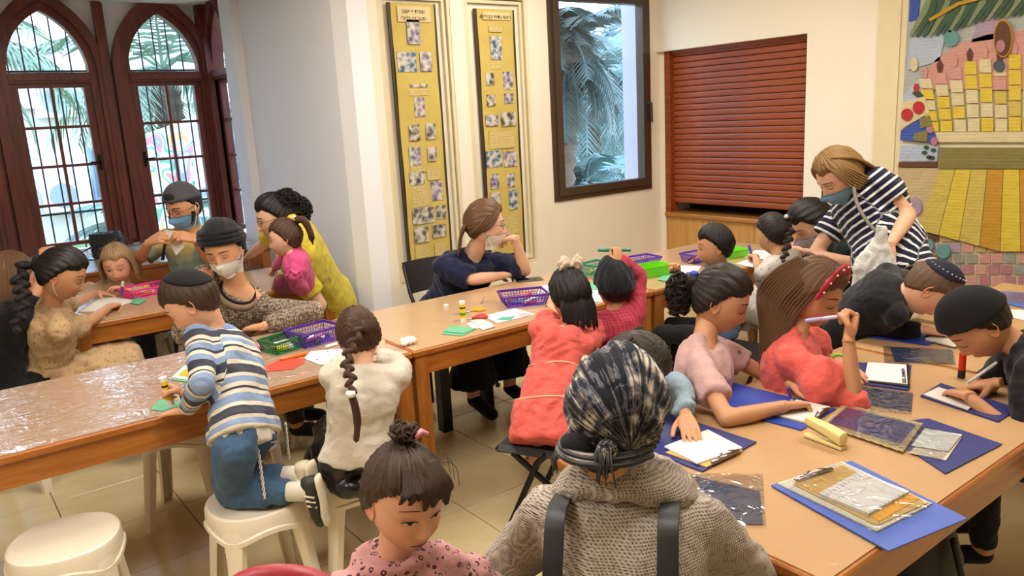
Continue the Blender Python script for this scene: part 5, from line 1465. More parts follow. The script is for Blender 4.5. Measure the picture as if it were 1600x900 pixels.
def seatp(neck, k, zp, ly, L=.5, ch=0):
    L = L*k; dz = neck[2]-zp; h = math.sqrt(max(L*L-dz*dz, .0)); return V3(neck)-yawv(ly)*h-[0, 0, dz]
def curls(mb, c, rad, n, r, seed=1, squash=(1, 1, 1)):
    R_ = random.Random(seed)
    for i in range(n):
        d = nrm([R_.gauss(0, 1), R_.gauss(0, 1), R_.gauss(0, 1)]); p = V3(c)+d*V3(rad)*R_.uniform(.75, 1.0)
        a = nrm(np.cross(d, [R_.gauss(0, 1), R_.gauss(0, 1), R_.gauss(0, 1)])); b = np.cross(d, a); q = R_.uniform(.6, 1.2)*r; pts = []
        for t in range(11):
            th = t*1.15; pts.append(p+(a*math.cos(th)+b*math.sin(th))*q+d*(t-5)*q*.16)
        mb.tube(pts, [q*.30]*10+[q*.1], ns=6, flow=True)
def flycurl(mb, s, n, z0=.06, r=.0006, seed=3, sp=.03):
    R_ = random.Random(seed)
    for i in range(n):
        th = R_.uniform(0, 2*PI); el = R_.uniform(.1, 1.3); d = np.array([math.cos(th)*math.cos(el), math.sin(th)*math.cos(el), math.sin(el)])
        if d[1] > .15 and el < .9: continue
        p = d*[.083, .105, .125]; q = p+d*R_.uniform(.01, sp)+np.array([R_.uniform(-1, 1), R_.uniform(-1, 1), R_.uniform(-1.2, .4)])*sp
        mb.tube([s.hw(p), s.hw(lerp(p, q, .5)+d*.008), s.hw(q)], [r, r*.8, r*.3], ns=3, flow=True)

# ================= woman in front, from behind
hd = at(962, 655, 1.10); nk = at(975, 762, .935)
p = Human('woman seen from behind in a navy and white headscarf and grey-beige tweed coat', 1.70, seatp(nk, 1, .52, 40, .47), nk, hd, (22, -26), shyaw=38, roll=-6, bulk=.98, shw=.86, nd=.19, skin=OL, hs=1.0,
          arms=dict(L=dict(w=nk+yawv(40)*.30-[0, 0, .25]+yawv(130)*.12, h=yawv(130)-[0, 0, .8], hand='relax'), R=dict(w=nk+yawv(40)*.28-[0, 0, .27]-yawv(130)*.10, h=-yawv(130)-[0, 0, .8], hand='relax')))
tw_ = patt('tweed_coat', tweed)
def cowl(mb):
    for i, (dz, r, dy) in enumerate(((-.005, .118, 0), (.022, .108, .0), (.05, .094, .01))):
        c = p.neck+p.up*(dz+.0)+p.fw*(.01+dy); pts = [c+p.rt*math.cos(a)*r*1.12+p.fw*math.sin(a)*r*.95+p.up*(.010*math.sin(a)-.012*math.cos(2*a)) for a in np.linspace(0, 2*PI, 25)]
        mb.tube(pts, .027-.004*i, ns=10)
p.top(tw_, 'coat', (1.95, 1.95), .024, folds=.006, hem=.03, t1=.97)
mb = MB(); cowl(mb); v, n_, f = remesh(mb, .008, 5); v = v+n_*(.004*noise(v, 30))[:, None]; mkobj('cowl_collar', v, f, tw_, None, p.root, True, flow=p.along(v))
strap = plain('black_strap', '#14171a', .5, .05)
for sd, s0 in ((-1, .112), (1, .100)):
    pts = []
    for t in (1.0, .90, .74, .55, .36, .15, 0):
        sc_ = p.tsec(min(t, .93), .024+.040); th = {1.0: .35, .90: -.3, .74: -.75}.get(t, -1)
        x = sd*(s0-.0*(1-t)); f_ = max(0, 1-abs(x/sc_[3])**2.4)**(1/2.4)
        y = -sc_[4]*f_ if t < .95 else .02
        cc = p.pel+(p.neck-p.pel)*t
        pts.append(cc+sc_[1]*x+sc_[2]*y+p.up*(.0 if t < .95 else .0)-p.fw*(.005))
    mb = MB(); P2 = smoothpath(pts, 5); secs = []
    for i, q in enumerate(P2):
        tt = nrm(P2[min(i+1, len(P2)-1)]-P2[max(i-1, 0)]); w = nrm(p.rt-tt*(p.rt@tt)); secs.append((q, w, np.cross(tt, w), .0195, .003))
    mb.loft(secs, ns=12, power=6); mb.build('shoulder_strap', strap, p.root, 'auto')
sc_m = patt('navy_white_scarf', scarfp)
def scf(x, y, z, n):
    zl = np.interp(y, [-.10, -.05, 0, .05, .1], [-.088, -.080, -.045, .03, .045])
    fold = .0035*np.sin(z*95+y*60+x*35)+.003*np.sin(z*48-y*70)
    return np.where(z > zl, .013+.026*np.clip(n[:, 2]*.8-n[:, 1]*.55, 0, 1)+fold+.004*sstep(zl+.02-z, 0, .02), -1)
def scx(mb):
    # rolled band across the nape, knot and hanging fringe
    for k in range(2):
        pts = [p.hw((math.cos(a)*(.084+.003*k), -.012+math.sin(a)*.092, -.046-.012*k-.036*max(0, -math.sin(a))+.01*math.cos(a))) for a in np.linspace(PI*.95, 2.05*PI, 15)]
        mb.tube(pts, .0085, ns=10, flow=True)
    kn = p.hw((.036, -.094, -.058)); mb.ell(kn, (.020, .020, .020), nu=14, nv=10, flow=True)
    for i in range(22):
        a = kn+p.hr*RND.uniform(-.014, .014)+p.hf*-.016; b = a-V3((0, 0, RND.uniform(.04, .075)))+p.hr*RND.uniform(-.012, .012)-p.hf*.006
        mb.tube([a, lerp(a, b, .5)-p.hf*.006, b], .0016, ns=4, flow=True)
    kn2 = p.hw((-.080, -.060, -.085))
    for i in range(14):
        a = kn2+V3((RND.uniform(-.01, .01),)*3); b = a-V3((0, 0, RND.uniform(.03, .055)))-p.hr*RND.uniform(0, .012); mb.tube([a, lerp(a, b, .5)-p.hf*.008, b], .0014, ns=4, flow=True)
p.shell('headscarf', scf, sc_m, anchor=(.75, -.6, -.5), groove=.0022, gfreq=26, extra=scx, nu=140, nv=100)
def under(x, y, z, n):
    return np.where((z < -.02) & (z > -.10) & (y < -.03), .012, -1)
p.shell('hair', under, h_black, anchor=(0, 0, 1), groove=0)
MB().ell(p.hw((-.030, -.084, -.066)), (.036, .020, .022), p.HR, nu=18, nv=12).build('underscarf', f_black, p.root, True)
p.mask('#cfd6e2')
p.skirt(f_black, length=.7)

# ================= small child in front
hd = at(632, 775, 1.0); nk = at(612, 868, .875)
p = Human('small girl in front wearing a pink leopard-print top, dark fringe, looking down', 1.08, (nk[0]-.01, nk[1]-.02, .50), nk, hd, (-92, -14), shyaw=-95, ch=1, nd=.158, brow=.6, browcol='#5a4032', hs=.86, skin=LT, eyes='half', smile=-.35, lipcol='#9c4440', roll=2,
          arms=dict(L=dict(w=nk+[.12, -.08, -.27], h=(1, .2, -.5)), R=dict(w=nk+[-.13, -.08, -.27], h=(-1, .2, -.5))),
          legs=dict(R=dict(k=(nk[0]-.05, nk[1]-.01, .27), a=(nk[0]-.05, nk[1]+.0, .06)), L=dict(k=(nk[0]+.06, nk[1]-.01, .27), a=(nk[0]+.06, nk[1], .06))))
lp = patt('leopard_print', leopard)
def cl(mb):
    pts = [p.neck+p.rt*math.cos(a)*.062+p.fw*math.sin(a)*.056+p.up*(-.002) for a in np.linspace(0, 2*PI, 19)]; mb.tube(pts, .018, ns=8)
p.top(lp, 'top', (1.95, 1.95), .012, extra=cl, folds=.005, puff=.010)
p.pants(fabric('dark_leggings', '#2b2a38')); p.shoes(f_black)
def ex(mb):
    bun = p.hw((-.005, -.03, .150)); curls(mb, bun, (.022, .026, .010), 34, .010, 5)
    for s_ in range(15):    # fringe locks over the forehead
        x = -.062+.0085*s_; a = (x*.55, .045, .113); z1 = (.046 if s_ < 9 else .066)+.010*math.sin(s_*2.1); b = (x*1.04+.004*math.sin(s_*3), .096-.55*x*x*10*.12, z1+.004*abs(s_-7)*.3)
        pts = smoothpath([p.hw(a), p.hw((x*.85, .089-.4*abs(x)**1.5, .082)), p.hw((b[0], b[1]-.9*abs(x)**1.6, b[2])), p.hw((b[0]+.004, b[1]-.003-.9*abs(x)**1.6, b[2]-.012))], 5)
        lock(mb, pts, [.008]*6+[.0075]*5+[.005]*3+[.0012]*2, .35, 8, up=p.hf)
    for sd in (-1,):
        for k in range(4):
            pts = smoothpath([p.hw((sd*.060, .05-.012*k, .08)), p.hw((sd*.084, .045-.016*k, .03)), p.hw((sd*.086, .038-.02*k, -.03-.01*k))], 5); lock(mb, pts, [.009]*6+[.006]*4+[.001], .4, 8)
    flycurl(mb, p, 30, seed=4, sp=.014)
    for k in range(3):
        mb.tube(smoothpath([p.hw((-.07, .0, .07)), p.hw((-.105-.006*k, -.01+.012*k, .075-.010*k)), p.hw((-.118-.007*k, .0+.01*k, .02-.012*k))], 5), .0008, ns=3, flow=True)
p.shell('hair', p.hairfn(.011, .068, 0), hairmat('hair_soft_brown', '#1d1410', '#5a4638'), anchor=(-.02, -.28, 1), groove=.0026, extra=ex)
b_ = p.hw((-.03, .0, .150)); MB().tube([b_-p.hr*.012, b_+p.hu*.01, b_+p.hr*.012], .006, ns=6).build('hair_tie', plain('pink_tie', '#e58fa0', .6), p.root, True)

# ================= boy in the striped rugby shirt
hd = at(300, 472, 1.13); nk = at(343, 520, 1.0); pl = at(383, 690, .68)
p = Human('boy in a striped shirt and black skullcap kneeling on a stool', 1.20, pl, nk, hd, (152, -36), shyaw=122, ch=1, hs=.93, skin=LT, eyes='down', bend=.02,
          arms=dict(L=dict(w=at(291, 641, .785), tip=at(240, 644, .765), h=(-.2, -1, -.35), hand='flat', n=(0, 0, 1)), R=dict(w=at(287, 613, .815), tip=at(262, 603, .83), h=(.2, .5, -1), hand='fist', n=(.2, .7, .5))),
          legs=dict(L=dict(k=at(362, 768, .495), a=at(474, 768, .50), toe=at(474, 768, .50)+V3((.0, .0, -.02))), R=dict(k=at(352, 750, .505), a=at(466, 742, .53), toe=at(466, 742, .53)+V3((.0, .0, -.02)))))
def col(mb):
    pts = [p.neck+p.rt*math.cos(a)*.062+p.fw*math.sin(a)*.055+p.up*(-.018+.012*math.cos(a)**2) for a in np.linspace(0, 2*PI, 21)]; mb.tube(pts, .013, ns=8)
p.top(patt('rugby_stripes', stripes_rugby), 'shirt', (1.9, 1.9), .017, t0=.02, folds=.005, hem=.012, vox=.0065)
mb = MB(); c0 = p.neck-p.up*.012
for r, dz in ((.050, .018), (.060, .008), (.070, -.008)):
    mb.tube([c0+p.rt*math.cos(a)*r+p.fw*math.sin(a)*r*.9+p.up*dz for a in np.linspace(-PI*1.35, PI*.35, 19)], .008, ns=8)
v, n_, f = remesh(mb, .005, 3); mkobj('collar', v, f, fabric('blue_collar', '#6f8fc4', .2), None, p.root, True)
mb = MB(); p.torso(mb, -.07, .12, .012); v, n_, f = remesh(mb, .007, 4); v = v+n_*(.006*noise(v, 20, 5))[:, None]; mkobj('undershirt', v, f, fabric('white_cotton', '#ddd6cb', .3), None, p.root, True)
p.pants(patt('boy_denim', denim('#3f5a78')), 'jeans', 1.82, .016, folds=.007)
wm = plain('tassel_white', '#dcd4c2', .8)
for q0, q1 in ((at(403, 700, .66), at(414, 780, .50)), (at(446, 660, .66), at(452, 720, .52)), (at(338, 700, .66), at(362, 768, .50))):
    mb = MB()
    for k in range(2):
        pts = [lerp(q0, q1, t)+V3((.004*math.sin(t*30+k*3), .004*math.cos(t*30+k*3), 0)) for t in np.linspace(0, 1, 20)]; mb.tube(pts, .0024, ns=4)
    mb.build('tassel', wm, p.root, True)
sole = plain('shoe_sole', '#cfc6ae', .7, .1, bump=.5, bs=160); upper = plain('shoe_black', '#23241f', .6); sock = fabric('white_sock', '#d8d2c4', .2)
for nm in 'RL':
    l = p.leg[nm]; d = nrm(l['toe']-l['an']); k = p.k
    MB().capsule(lerp(l['kn'], l['an'], .82), l['an'], .034, .033).build('sock', sock, p.root, True)
    heel = l['an']; sd = nrm(np.cross(d, (0, 0, 1))); ax = nrm(V3((.12, -.10, -1)))   # foot hangs down from the ankle
    sol = V3((.80, -.62, .1)) if nm == 'L' else V3((.55, -.85, .1)); sol = nrm(sol-ax*(sol@ax)); w = np.cross(ax, sol)
    c = heel+sol*.030-ax*.045
    secs = [(c+ax*.00, w, sol, .022, .026), (c+ax*.02, w, sol, .030, .034), (c+ax*.08, w, sol, .033, .030), (c+ax*.13, w, sol, .038, .024), (c+ax*.165, w, sol, .030, .018), (c+ax*.178, w, sol, .014, .010)]
    MB().loft(secs, ns=20).build('shoe', upper if nm == 'L' else plain('shoe_cream', '#bfb59c', .6), p.root, True)
    MB().loft([(q[0]+sol*(.030 if i < 3 else .022), q[1], q[2], q[3]+.004, .009) for i, q in enumerate(secs)], ns=20).build('sole', sole, p.root, True)
    mb = MB()
    for j in range(3): q = c+ax*(.05+.018*j)+w*.030; mb.tube([q-sol*.02, q+sol*.012+ax*.012], .004, ns=5)
    mb.build('shoe_stripe', wm, p.root, True)
p.shell('hair', p.hairfn(.009, .052, -.0), hairmat('hair_boy_brown', '#1c120c', '#4b3424'), anchor=(0, -.3, 1), groove=.0012)
p.shell('skullcap', p.capfn((0, -.62, .80), 47, .016, .003), f_velvet, groove=0, nu=120, nv=90)
g1 = p.handp('R', (.01, .075, -.028)); ax = nrm(V3((-.12, .0, 1)))
gluestick('yellow glue stick held by the boy in the striped shirt', g1-ax*.052, g1+ax*.055, .013)

# ================= girl with braid, white top
hd = at(560, 526, .965); nk = at(570, 580, .865)
p = Human('girl in a white sweatshirt with a long dark braid, elbows on the table', 1.18, at(560, 712, .56), nk, hd, (76, -30), shyaw=64, ch=1, hs=.86, skin=LT, bulk=1.08,
          arms=dict(L=dict(w=at(538, 562, .785), tip=at(556, 552, .79), h=(-1, -.2, -.6), hand='relax'), R=dict(w=at(596, 552, .815), tip=at(590, 530, .86), h=(1, -.6, -.6), hand='fist')), shrug=(.03, .03))
p.top(fabric('white_sweatshirt', '#d3cabb', .4), 'sweatshirt', (1.92, 1.92), .018, folds=.006, hem=.02, t0=-.02)
p.skirt(plain('black_satin', '#0b0b0d', .3, .1, bump=.3, bs=15), length=.6, spread=.04, top_t=.02, extra=lambda m: m.ell(at(512, 718, .50), (.075, .09, .075)) and m.ell(at(556, 748, .48), (.11, .10, .05)))
p.shoes(f_black)
def ex(mb):
    a = p.hw((.012, -.100, .030)); pts = smoothpath([a, at(543, 560, .94)-[0, .0, 0], at(548, 590, .90)+[0, 0, 0], at(548, 612, .865)], 8)
    bk_ = [q-p.fw*.012 for q in pts]; braid(mb, bk_, .017, .013, 13)
    e = bk_[-1]; lock(mb, smoothpath([e, e+[.006, -.01, -.05], e+[.012, -.0, -.11], e+[.0, .0, -.17]], 5), [.012, .013]+[.017]*8+[.013]*4+[.002], .7, 12)
    flycurl(mb, p, 30, seed=9, sp=.015)
p.shell('hair', p.hairfn(.012, .058, .0), h_brown, anchor=(.1, -1, .35), groove=.0022, extra=ex)
e = at(548, 614, .865)-p.fw*.012; MB().tube([e+[0, 0, .008], e-[0, 0, .008]], .015, ns=10).build('hair_tie', plain('white_tie', '#e8e4dc', .7), p.root, True)
q = p.handp('R', (.012, .07, -.03)); pen('green marker in the fist of the white-sweatshirt girl', q-[-.0, 0, .03], q+[.02, .0, .06], '#78b52a', r=.006)

# ================= toddler girl in coral dress with bow
hd = at(890, 462, .96); nk = at(886, 508, .855); pl = at(866, 618, .60)
p = Human('small girl in a coral tiered dress with a big cream bow, seen from behind', 1.12, pl, nk, hd, (75, -14), shyaw=62, ch=1, hs=.90, skin=OL, bulk=1.1,
          arms=dict(L=dict(w=at(868, 488, .80), tip=at(862, 474, .83), h=(-.8, -.6, -.6), hand='relax'), R=dict(w=at(915, 488, .80), h=(1, -.6, -.8), hand='relax')),
          legs=dict(L=dict(k=at(842, 690, .46), a=at(835, 728, .34)), R=dict(k=at(880, 690, .46), a=at(880, 728, .34))))
coral = fabric('coral_cotton', '#e4635a', .6, 200, .8, .08)
def tiers(mb):
    u_ = nrm(at(862, 560, .70)-at(850, 690, .42)); fw_ = nrm(p.fw-u_*(p.fw@u_)); rt_ = np.cross(fw_, u_)
    a = p.pel+p.up*.10; h0 = a; 
    b = a-u_*.15; c = a-u_*.31; p.tier = (a, b, c, rt_, fw_)
    mb.loft([(a, rt_, fw_, .118, .105), (lerp(a, b, .5), rt_, fw_, .142, .122), (b, rt_, fw_, .155, .135), (b-u_*.008, rt_, fw_, .172, .15), (c, rt_, fw_, .165, .145)], ns=28)
v0 = len(bpy.data.objects)
o = p.top(coral, 'dress', (1.15, 1.15), .017, t0=-.05, folds=.010, puff=.024, extra=tiers)
p.along  # trim cord
u_ = V3((0, 0, 1))
ta, tb, tc, tr_, tf_ = p.tier
for (q, w, h) in ((ta, .122, .108), (tb, .166, .144)):
    MB().tube([q+tr_*math.cos(a)*w+tf_*math.sin(a)*h+[0, 0, .006*math.sin(3*a)] for a in np.linspace(0, 2*PI, 33)], .0035, ns=5).build('trim_cord', plain('cream_cord', '#d9b98f', .7), p.root, True)
p.shoes(plain('beige_shoe', '#b99d6d', .6))
def ex(mb):
    for k in range(26):
        x = -.070+.0056*k; r_ = RND.uniform(-.008, .008)
        pts = smoothpath([p.hw((x*.8, -.085+abs(x)*.5, .02)), p.hw((x*1.1, -.115+abs(x)*.6, -.05)), p.hw((x*1.1+r_, -.120+abs(x)*.6, -.115-RND.uniform(0, .055)*(.4+(x+.07)*7))) ], 5)
        lock(mb, pts, [.013]*4+[.011]*3+[.008]*3+[.002], .55, 8)
    flycurl(mb, p, 40, seed=11, sp=.02)
p.shell('hair', p.hairfn(.016, .058, -.01), h_black, anchor=(0, .1, 1), groove=.0025, extra=ex)
bw = plain('cream_organza', '#d9c4ad', .7, .1, 20, .4, 60); c = p.hw((.012, -.035, .140)); mb = MB()
for sd in (-1, 1):
    for k in range(3):
        a0 = .5*(k-1)+.15; L_ = .052-.006*abs(k-1); pts = []
        for th in np.linspace(0, 2*PI, 13):
            r = L_*(1-math.cos(th))/2; pts.append(c+p.hr*sd*(r*math.cos(a0)+.004)+p.hu*(r*math.sin(a0)+.012*math.sin(th))-p.hf*(.012*math.sin(th)))
        mb.tube(pts, .010, ns=8, flat=.35, up=p.hf)
mb.ell(c, (.014, .014, .014)); v, n_, f = remesh(mb, .0035, 2); mkobj('hair_bow', v, f, bw, None, p.root, True)

# ================= small child in black cap
hd = at(960, 446, .97); nk = at(960, 486, .865); pl = at(968, 575, .60)
p = Human('small child in a black cap and crimson checked shirt raising a marker', 1.02, pl, nk, hd, (62, -4), shyaw=52, ch=1, hs=.88, skin=OL,
          arms=dict(R=dict(w=at(966, 408, 1.08), tip=at(966, 392, 1.12), h=(1, .2, .3), hand='fist', n=(0, -1, .2)), L=dict(w=at(915, 478, .80), h=(-1, -.3, -.6), hand='flat')), shrug=(.03, 0))
p.top(patt('crimson_check', plaid), 'shirt', (1.9, 1.95), .016, folds=.007, hem=.015)
p.pants(f_black, infl=.014); p.shoes(f_black)
p.shell('hair', p.hairfn(.009, .055, .0), h_black, anchor=(0, 0, 1), groove=.001)
def bonnet(x, y, z, n): return np.where(n@nrm((0, -.32, .95)) > math.cos(math.radians(86)), .018+.012*np.clip(n[:, 2], 0, 1)+.004*np.sin(x*60+z*30), -1)
p.shell('cap', bonnet, fabric('black_cap_cloth', '#1c2126', .4), anchor=(0, -.3, 1), groove=.003, gfreq=11)
q = p.handp('R', (.0, .08, -.025)); pen('green marker in the raised hand of the small child in the black cap', q+cam_r*.065, q-cam_r*.075, '#2c8c6a', '#2a7a5c', .007)

# ================= hidden child with denim shirt
hd = at(990, 574, .93); nk = hd+[.0, .07, -.13]
p = Human('dark-haired child in a denim shirt half hidden behind the headscarf, hand on a notepad', 1.22, nk+[.03, .10, -.34], nk, hd, (-62, -50), shyaw=-45, ch=1, hs=.93, skin=OL, eyes='down',
          arms=dict(L=dict(w=at(1072, 650, .80), tip=at(1086, 694, .765), h=(.6, .6, .2), hand='flat', n=(0, 0, 1)), R=dict(w=nk+[.16, -.10, -.22], h=(-.1, -.1, -1), hand='relax')))
p.top(patt('light_denim', denim('#8ba0ae')), 'denim_shirt', (1.9, 1.9), .017, folds=.009)
p.pants(f_black); p.shoes(f_black)
def ex(mb):
    for sd in (-1, 1):
        for k in range(9):
            pts = smoothpath([p.hw((sd*.05, .01-.012*k, .085)), p.hw((sd*.092, .02-.014*k, .02)), p.hw((sd*.100, .0-.012*k, -.08)), p.hw((sd*.100, -.01-.008*k, -.16))+[0, 0, -.02]], 5); lock(mb, pts, [.014]*8+[.012]*5+[.004]*3, .5, 8)
p.shell('hair', p.hairfn(.014, .060, -.02), hairmat('hair_denim_child', '#14100d', '#44382c'), anchor=(.3, .2, 1), groove=.002, extra=ex)

# ================= girl in pale pink T-shirt
hd = at(1126, 468, 1.05); nk = at(1097, 532, .925)
p = Human('girl in a pale pink T-shirt with a curly dark ponytail, writing', 1.36, seatp(nk, .8, .52, -70, .5), nk, hd, (-58, -24), shyaw=-58, ch=1, hs=.97, skin=MD, eyes='down', smile=.5, browcol='#1d120d',
          arms=dict(R=dict(w=at(1228, 634, .785), tip=at(1278, 628, .77), h=(-.7, -.8, -.5), hand='pen', n=(.2, .3, 1)), L=dict(w=at(1238, 600, .79), tip=at(1285, 612, .775), h=(.9, .5, -.5), hand='flat')))
p.top(patt('pink_tee', floral('#caa3a0', '#56485a', 16, .10)), 'tshirt', (.62, .62), .013, folds=.006, cuff=.006)
p.pants(f_black); p.shoes(f_black)
def ex(mb):
    c = p.hw((0, -.155, -.010)); curls(mb, c-[0, 0, .035], (.045, .040, .075), 150, .013, 21)
    mb.ell(c-[0, 0, .03], (.038, .034, .065), nu=14, nv=10, flow=True); mb.ell(p.hw((0, -.115, .02)), (.028, .028, .026), nu=12, nv=8, flow=True); flycurl(mb, p, 50, seed=13, sp=.014)
p.shell('hair', p.hairfn(.010, .058, .004), h_dark, anchor=(0, -1, .25), groove=.0018, extra=ex)
q = p.hw((0, -.120, .045)); MB().ell(q, (.016, .016, .012), nu=10, nv=7).build('hair_tie', plain('blue_tie', '#2436a8', .5), p.root, True)
q = p.handp('R', (.022, .078, -.030)); pen('blue-capped pen in the hand of the pale pink T-shirt girl', q-[0, 0, .03], q+[-.035, .02, .085], '#c9ccd6', '#27319c', .004, name='pen', cat='pen')

# ================= girl with red headband
hd = at(1271, 458, 1.05); nk = at(1238, 520, .925)
p = Human('smiling girl with a red headband and coral puff-sleeved dress, holding up a marker', 1.36, seatp(nk, .8, .52, -70, .5), nk, hd, (-84, -22), shyaw=-62, ch=1, hs=.98, skin=MD, eyes='down', smile=1.0, lipcol='#b5494a',
          arms=dict(R=dict(w=at(1326, 528, .965), tip=at(1334, 492, 1.03), h=(.2, -.9, -.9), hand='fist', n=(.8, -.3, .3)), L=dict(w=at(1312, 566, .79), tip=at(1350, 590, .775), h=(.9, .6, -.5), hand='flat')))
p.top(coral, 'dress', (1.12, 1.2), .017, folds=.007, puff=.030)
p.skirt(coral, 'dress_skirt', length=.5); p.shoes(f_black)
def ex(mb):
    for sd in (-1, 1):
        for k in range(16):
            y = .035-.0105*k; w_ = .093-.0010*abs(k-6)*2
            pts = smoothpath([p.hw((sd*.035, y*.7, .108)), p.hw((sd*(w_-.004), y-.008, .035)), p.hw((sd*(w_+.008), y-.03, -.06)), lerp(p.hw((sd*.095, y-.03, -.13)), p.sh['R' if sd > 0 else 'L']-p.fw*.05, .45), p.sh['R' if sd > 0 else 'L']-p.fw*(.05+.004*k)-p.rt*sd*(.03+.006*k)-[0, 0, .13+.006*(k % 5)]], 5)
            lock(mb, pts, [.013]*12+[.014]*4+[.010]*3+[.003]*2, .5, 8)
    flycurl(mb, p, 30, seed=17, sp=.014)
p.shell('hair', p.hairfn(.016, .060, -.02), h_mid, anchor=(0, .25, 1), groove=.0022, extra=ex)
mb = MB(); pts = [p.hw((math.cos(a)*.094, .050+.010*math.sin(a), .005+math.sin(a)*.125)) for a in np.linspace(.15, PI-.15, 25)]
mb.tube(pts, [.008]+[.019]*23+[.008], ns=10, flat=.42, up=p.hf); v, n_, f = mb.arr()[0], None, mb.arr()[1]; v = v+.002*np.sin(v*260); mkobj('headband', v, f, fabric('red_velvet', '#b52a38', .4), None, p.root, True)
mb = MB()
for a in np.linspace(.4, PI-.4, 9): mb.ell(p.hw((math.cos(a)*.104, .060+.012*math.sin(a), .006+math.sin(a)*.136)), (.0035, .0035, .0035), nu=8, nv=5)
mb.build('headband_pearl', plain('pearl', '#e8dfd4', .25), p.root, True)
q = p.handp('R', (.0, .08, -.020)); tip = at(1284, 498, 1.02); d_ = nrm(q-tip); pen('lilac-white marker held at the lips of the girl with the red headband', q+d_*.03, q-d_*.13, '#c9c3dd', '#a99ccf', .006)
q = lerp(p.arm['L']['el'], p.arm['L']['wr'], .93); d_ = nrm(p.arm['L']['wr']-p.arm['L']['el']); e1 = nrm(np.cross(d_, U)); e2 = np.cross(d_, e1)
MB().tube([q+(e1*math.cos(a)+e2*math.sin(a))*.026 for a in np.linspace(0, 2*PI, 17)], .005, ns=6).build('green_bracelet', plain('lime_band', '#8fe02c', .4), p.root, True)

# ================= boy in black sweater leaning from behind
hd = at(1452, 450, .965); nk = at(1408, 446, .965); pl = at(1308, 512, .76)
p = Human('boy in a black long-sleeved sweater leaning low over his work, dark skullcap on short hair', 1.36, pl, nk, hd, (-60, -62), shyaw=-52, ch=1, hs=.96, skin=LT, eyes='down',
          arms=dict(R=dict(w=at(1448, 516, .79), tip=at(1478, 520, .775), e=at(1374, 510, .79), hand='relax'), L=dict(w=at(1470, 492, .79), tip=at(1490, 500, .77), h=(1, .2, -.2), hand='pen')),
          legs=dict(R=dict(k=(pl[0]-.05, pl[1]+.05, .42), a=(pl[0]-.06, pl[1]+.10, .06)), L=dict(k=(pl[0]+.10, pl[1]+.05, .42), a=(pl[0]+.1, pl[1]+.10, .06))))
p.top(fabric('black_sweater', '#10131a', .35), 'sweater', (1.88, 1.88), .010, folds=.004)
p.pants(f_black); p.shoes(f_black)
p.shell('hair', p.hairfn(.006, .050, .002), hairmat('hair_short_light', '#3b2a1b', '#6e5238'), anchor=(0, -.3, 1), groove=.0006)
p.shell('skullcap', p.capfn((0, -.45, .9), 46, .014, .002), plain('navy_knit', '#12162a', .9, .2, 30, .5, 160), groove=0, nu=120, nv=90)
mb = MB(); a_ = nrm((0, -.45, .9)); e1 = nrm(np.cross(a_, (1, 0, 0))); e2 = np.cross(a_, e1)
for i in range(26):
    a = i/26*2*PI; d_ = nrm(a_*math.cos(.72)+(e1*math.cos(a)+e2*math.sin(a))*math.sin(.72)); mb.ell(p.hw(d_*[.096, .112, .134]), (.0035, .0035, .0025), nu=6, nv=4)
mb.build('cap_edge_stitch', plain('pale_stitch', '#b9bcc9', .8), p.root, True)

# ================= boy in black T-shirt at the right edge
hd = at(1527, 505, .975); nk = at(1598, 535, .92)
p = Human('boy in a black T-shirt and large black skullcap bending over a pad', 1.38, seatp(nk, .81, .55, 115, .56), nk, hd, (135, -52), shyaw=112, ch=1, hs=.99, skin=MD, eyes='down',
          arms=dict(L=dict(w=at(1512, 618, .79), tip=at(1480, 606, .775), h=(.2, -1, -.4), hand='relax'), R=dict(w=at(1556, 598, .80), tip=at(1530, 600, .785), h=(.8, .6, -.6), hand='pen')))
p.top(fabric('black_tshirt', '#14151a', .35), 'tshirt', (.75, .75), .015, folds=.006, cuff=.006)
p.pants(f_black); p.shoes(f_black)
p.shell('hair', p.hairfn(.009, .050, .0, back=-.07), h_dark, anchor=(0, -.3, 1), groove=.001)
p.shell('skullcap', p.capfn((0, -.30, .95), 74, .018, .004), f_velvet, groove=0, nu=120, nv=90)
q = p.handp('R', (.02, .078, -.028)); pen('silver-white pen held by the boy in the black T-shirt', at(1512, 598, .775), at(1558, 566, .86), '#d9dadd', '#c9cacd', .005, name='pen', cat='pen')
# ================= woman in black turban and knit sweater
hd = at(350, 392, 1.14); nk = hd-yawv(-122)*.075+cam_r*.05-[0, 0, .175]
p = Human('woman in a black turban, white mask and beige knit sweater leaning on her hand', 1.72, seatp(nk, 1.0, .54, -60, .53), nk, hd, (-128, -13), shyaw=-122, hipyaw=-20, roll=-6, nd=.21, skin=OL, hs=1.02, eyes='down', browcol='#120c0a', brow=1.2, bulk=1.02,
          arms=dict(R=dict(w=at(326, 452, .97), tip=at(318, 420, 1.06), h=(-.6, -.3, -1), hand='relax', n=(-.4, -.8, .1)), L=dict(w=at(408, 511, .785), tip=at(370, 512, .77), h=(.9, .2, -.6), e=at(490, 487, .80), hand='relax')))
kn_ = patt('beige_open_knit', knit)
p.top(kn_, 'sweater', (1.85, 1.92), .020, folds=.006, hem=.01, t1=.93, trap=0)
mb = MB(); c0 = p.neck-p.up*.030+p.fw*.035
mb.tube([c0+p.rt*math.cos(a)*.098+p.fw*(math.sin(a)*.078+.012)+p.up*(-.030*math.sin(a)-.0) for a in np.linspace(0, 2*PI, 27)], .013, ns=8, flat=.5); mb.build('neck_band', fabric('beige_rib', '#8f7b66', .3), p.root, True)
mb = MB(); mb.tube([c0+p.up*.010+p.rt*math.cos(a)*.084+p.fw*(math.sin(a)*.066+.01)+p.up*(-.026*math.sin(a)) for a in np.linspace(0, 2*PI, 27)], .007, ns=6); mb.build('black_undershirt', f_black, p.root, True)
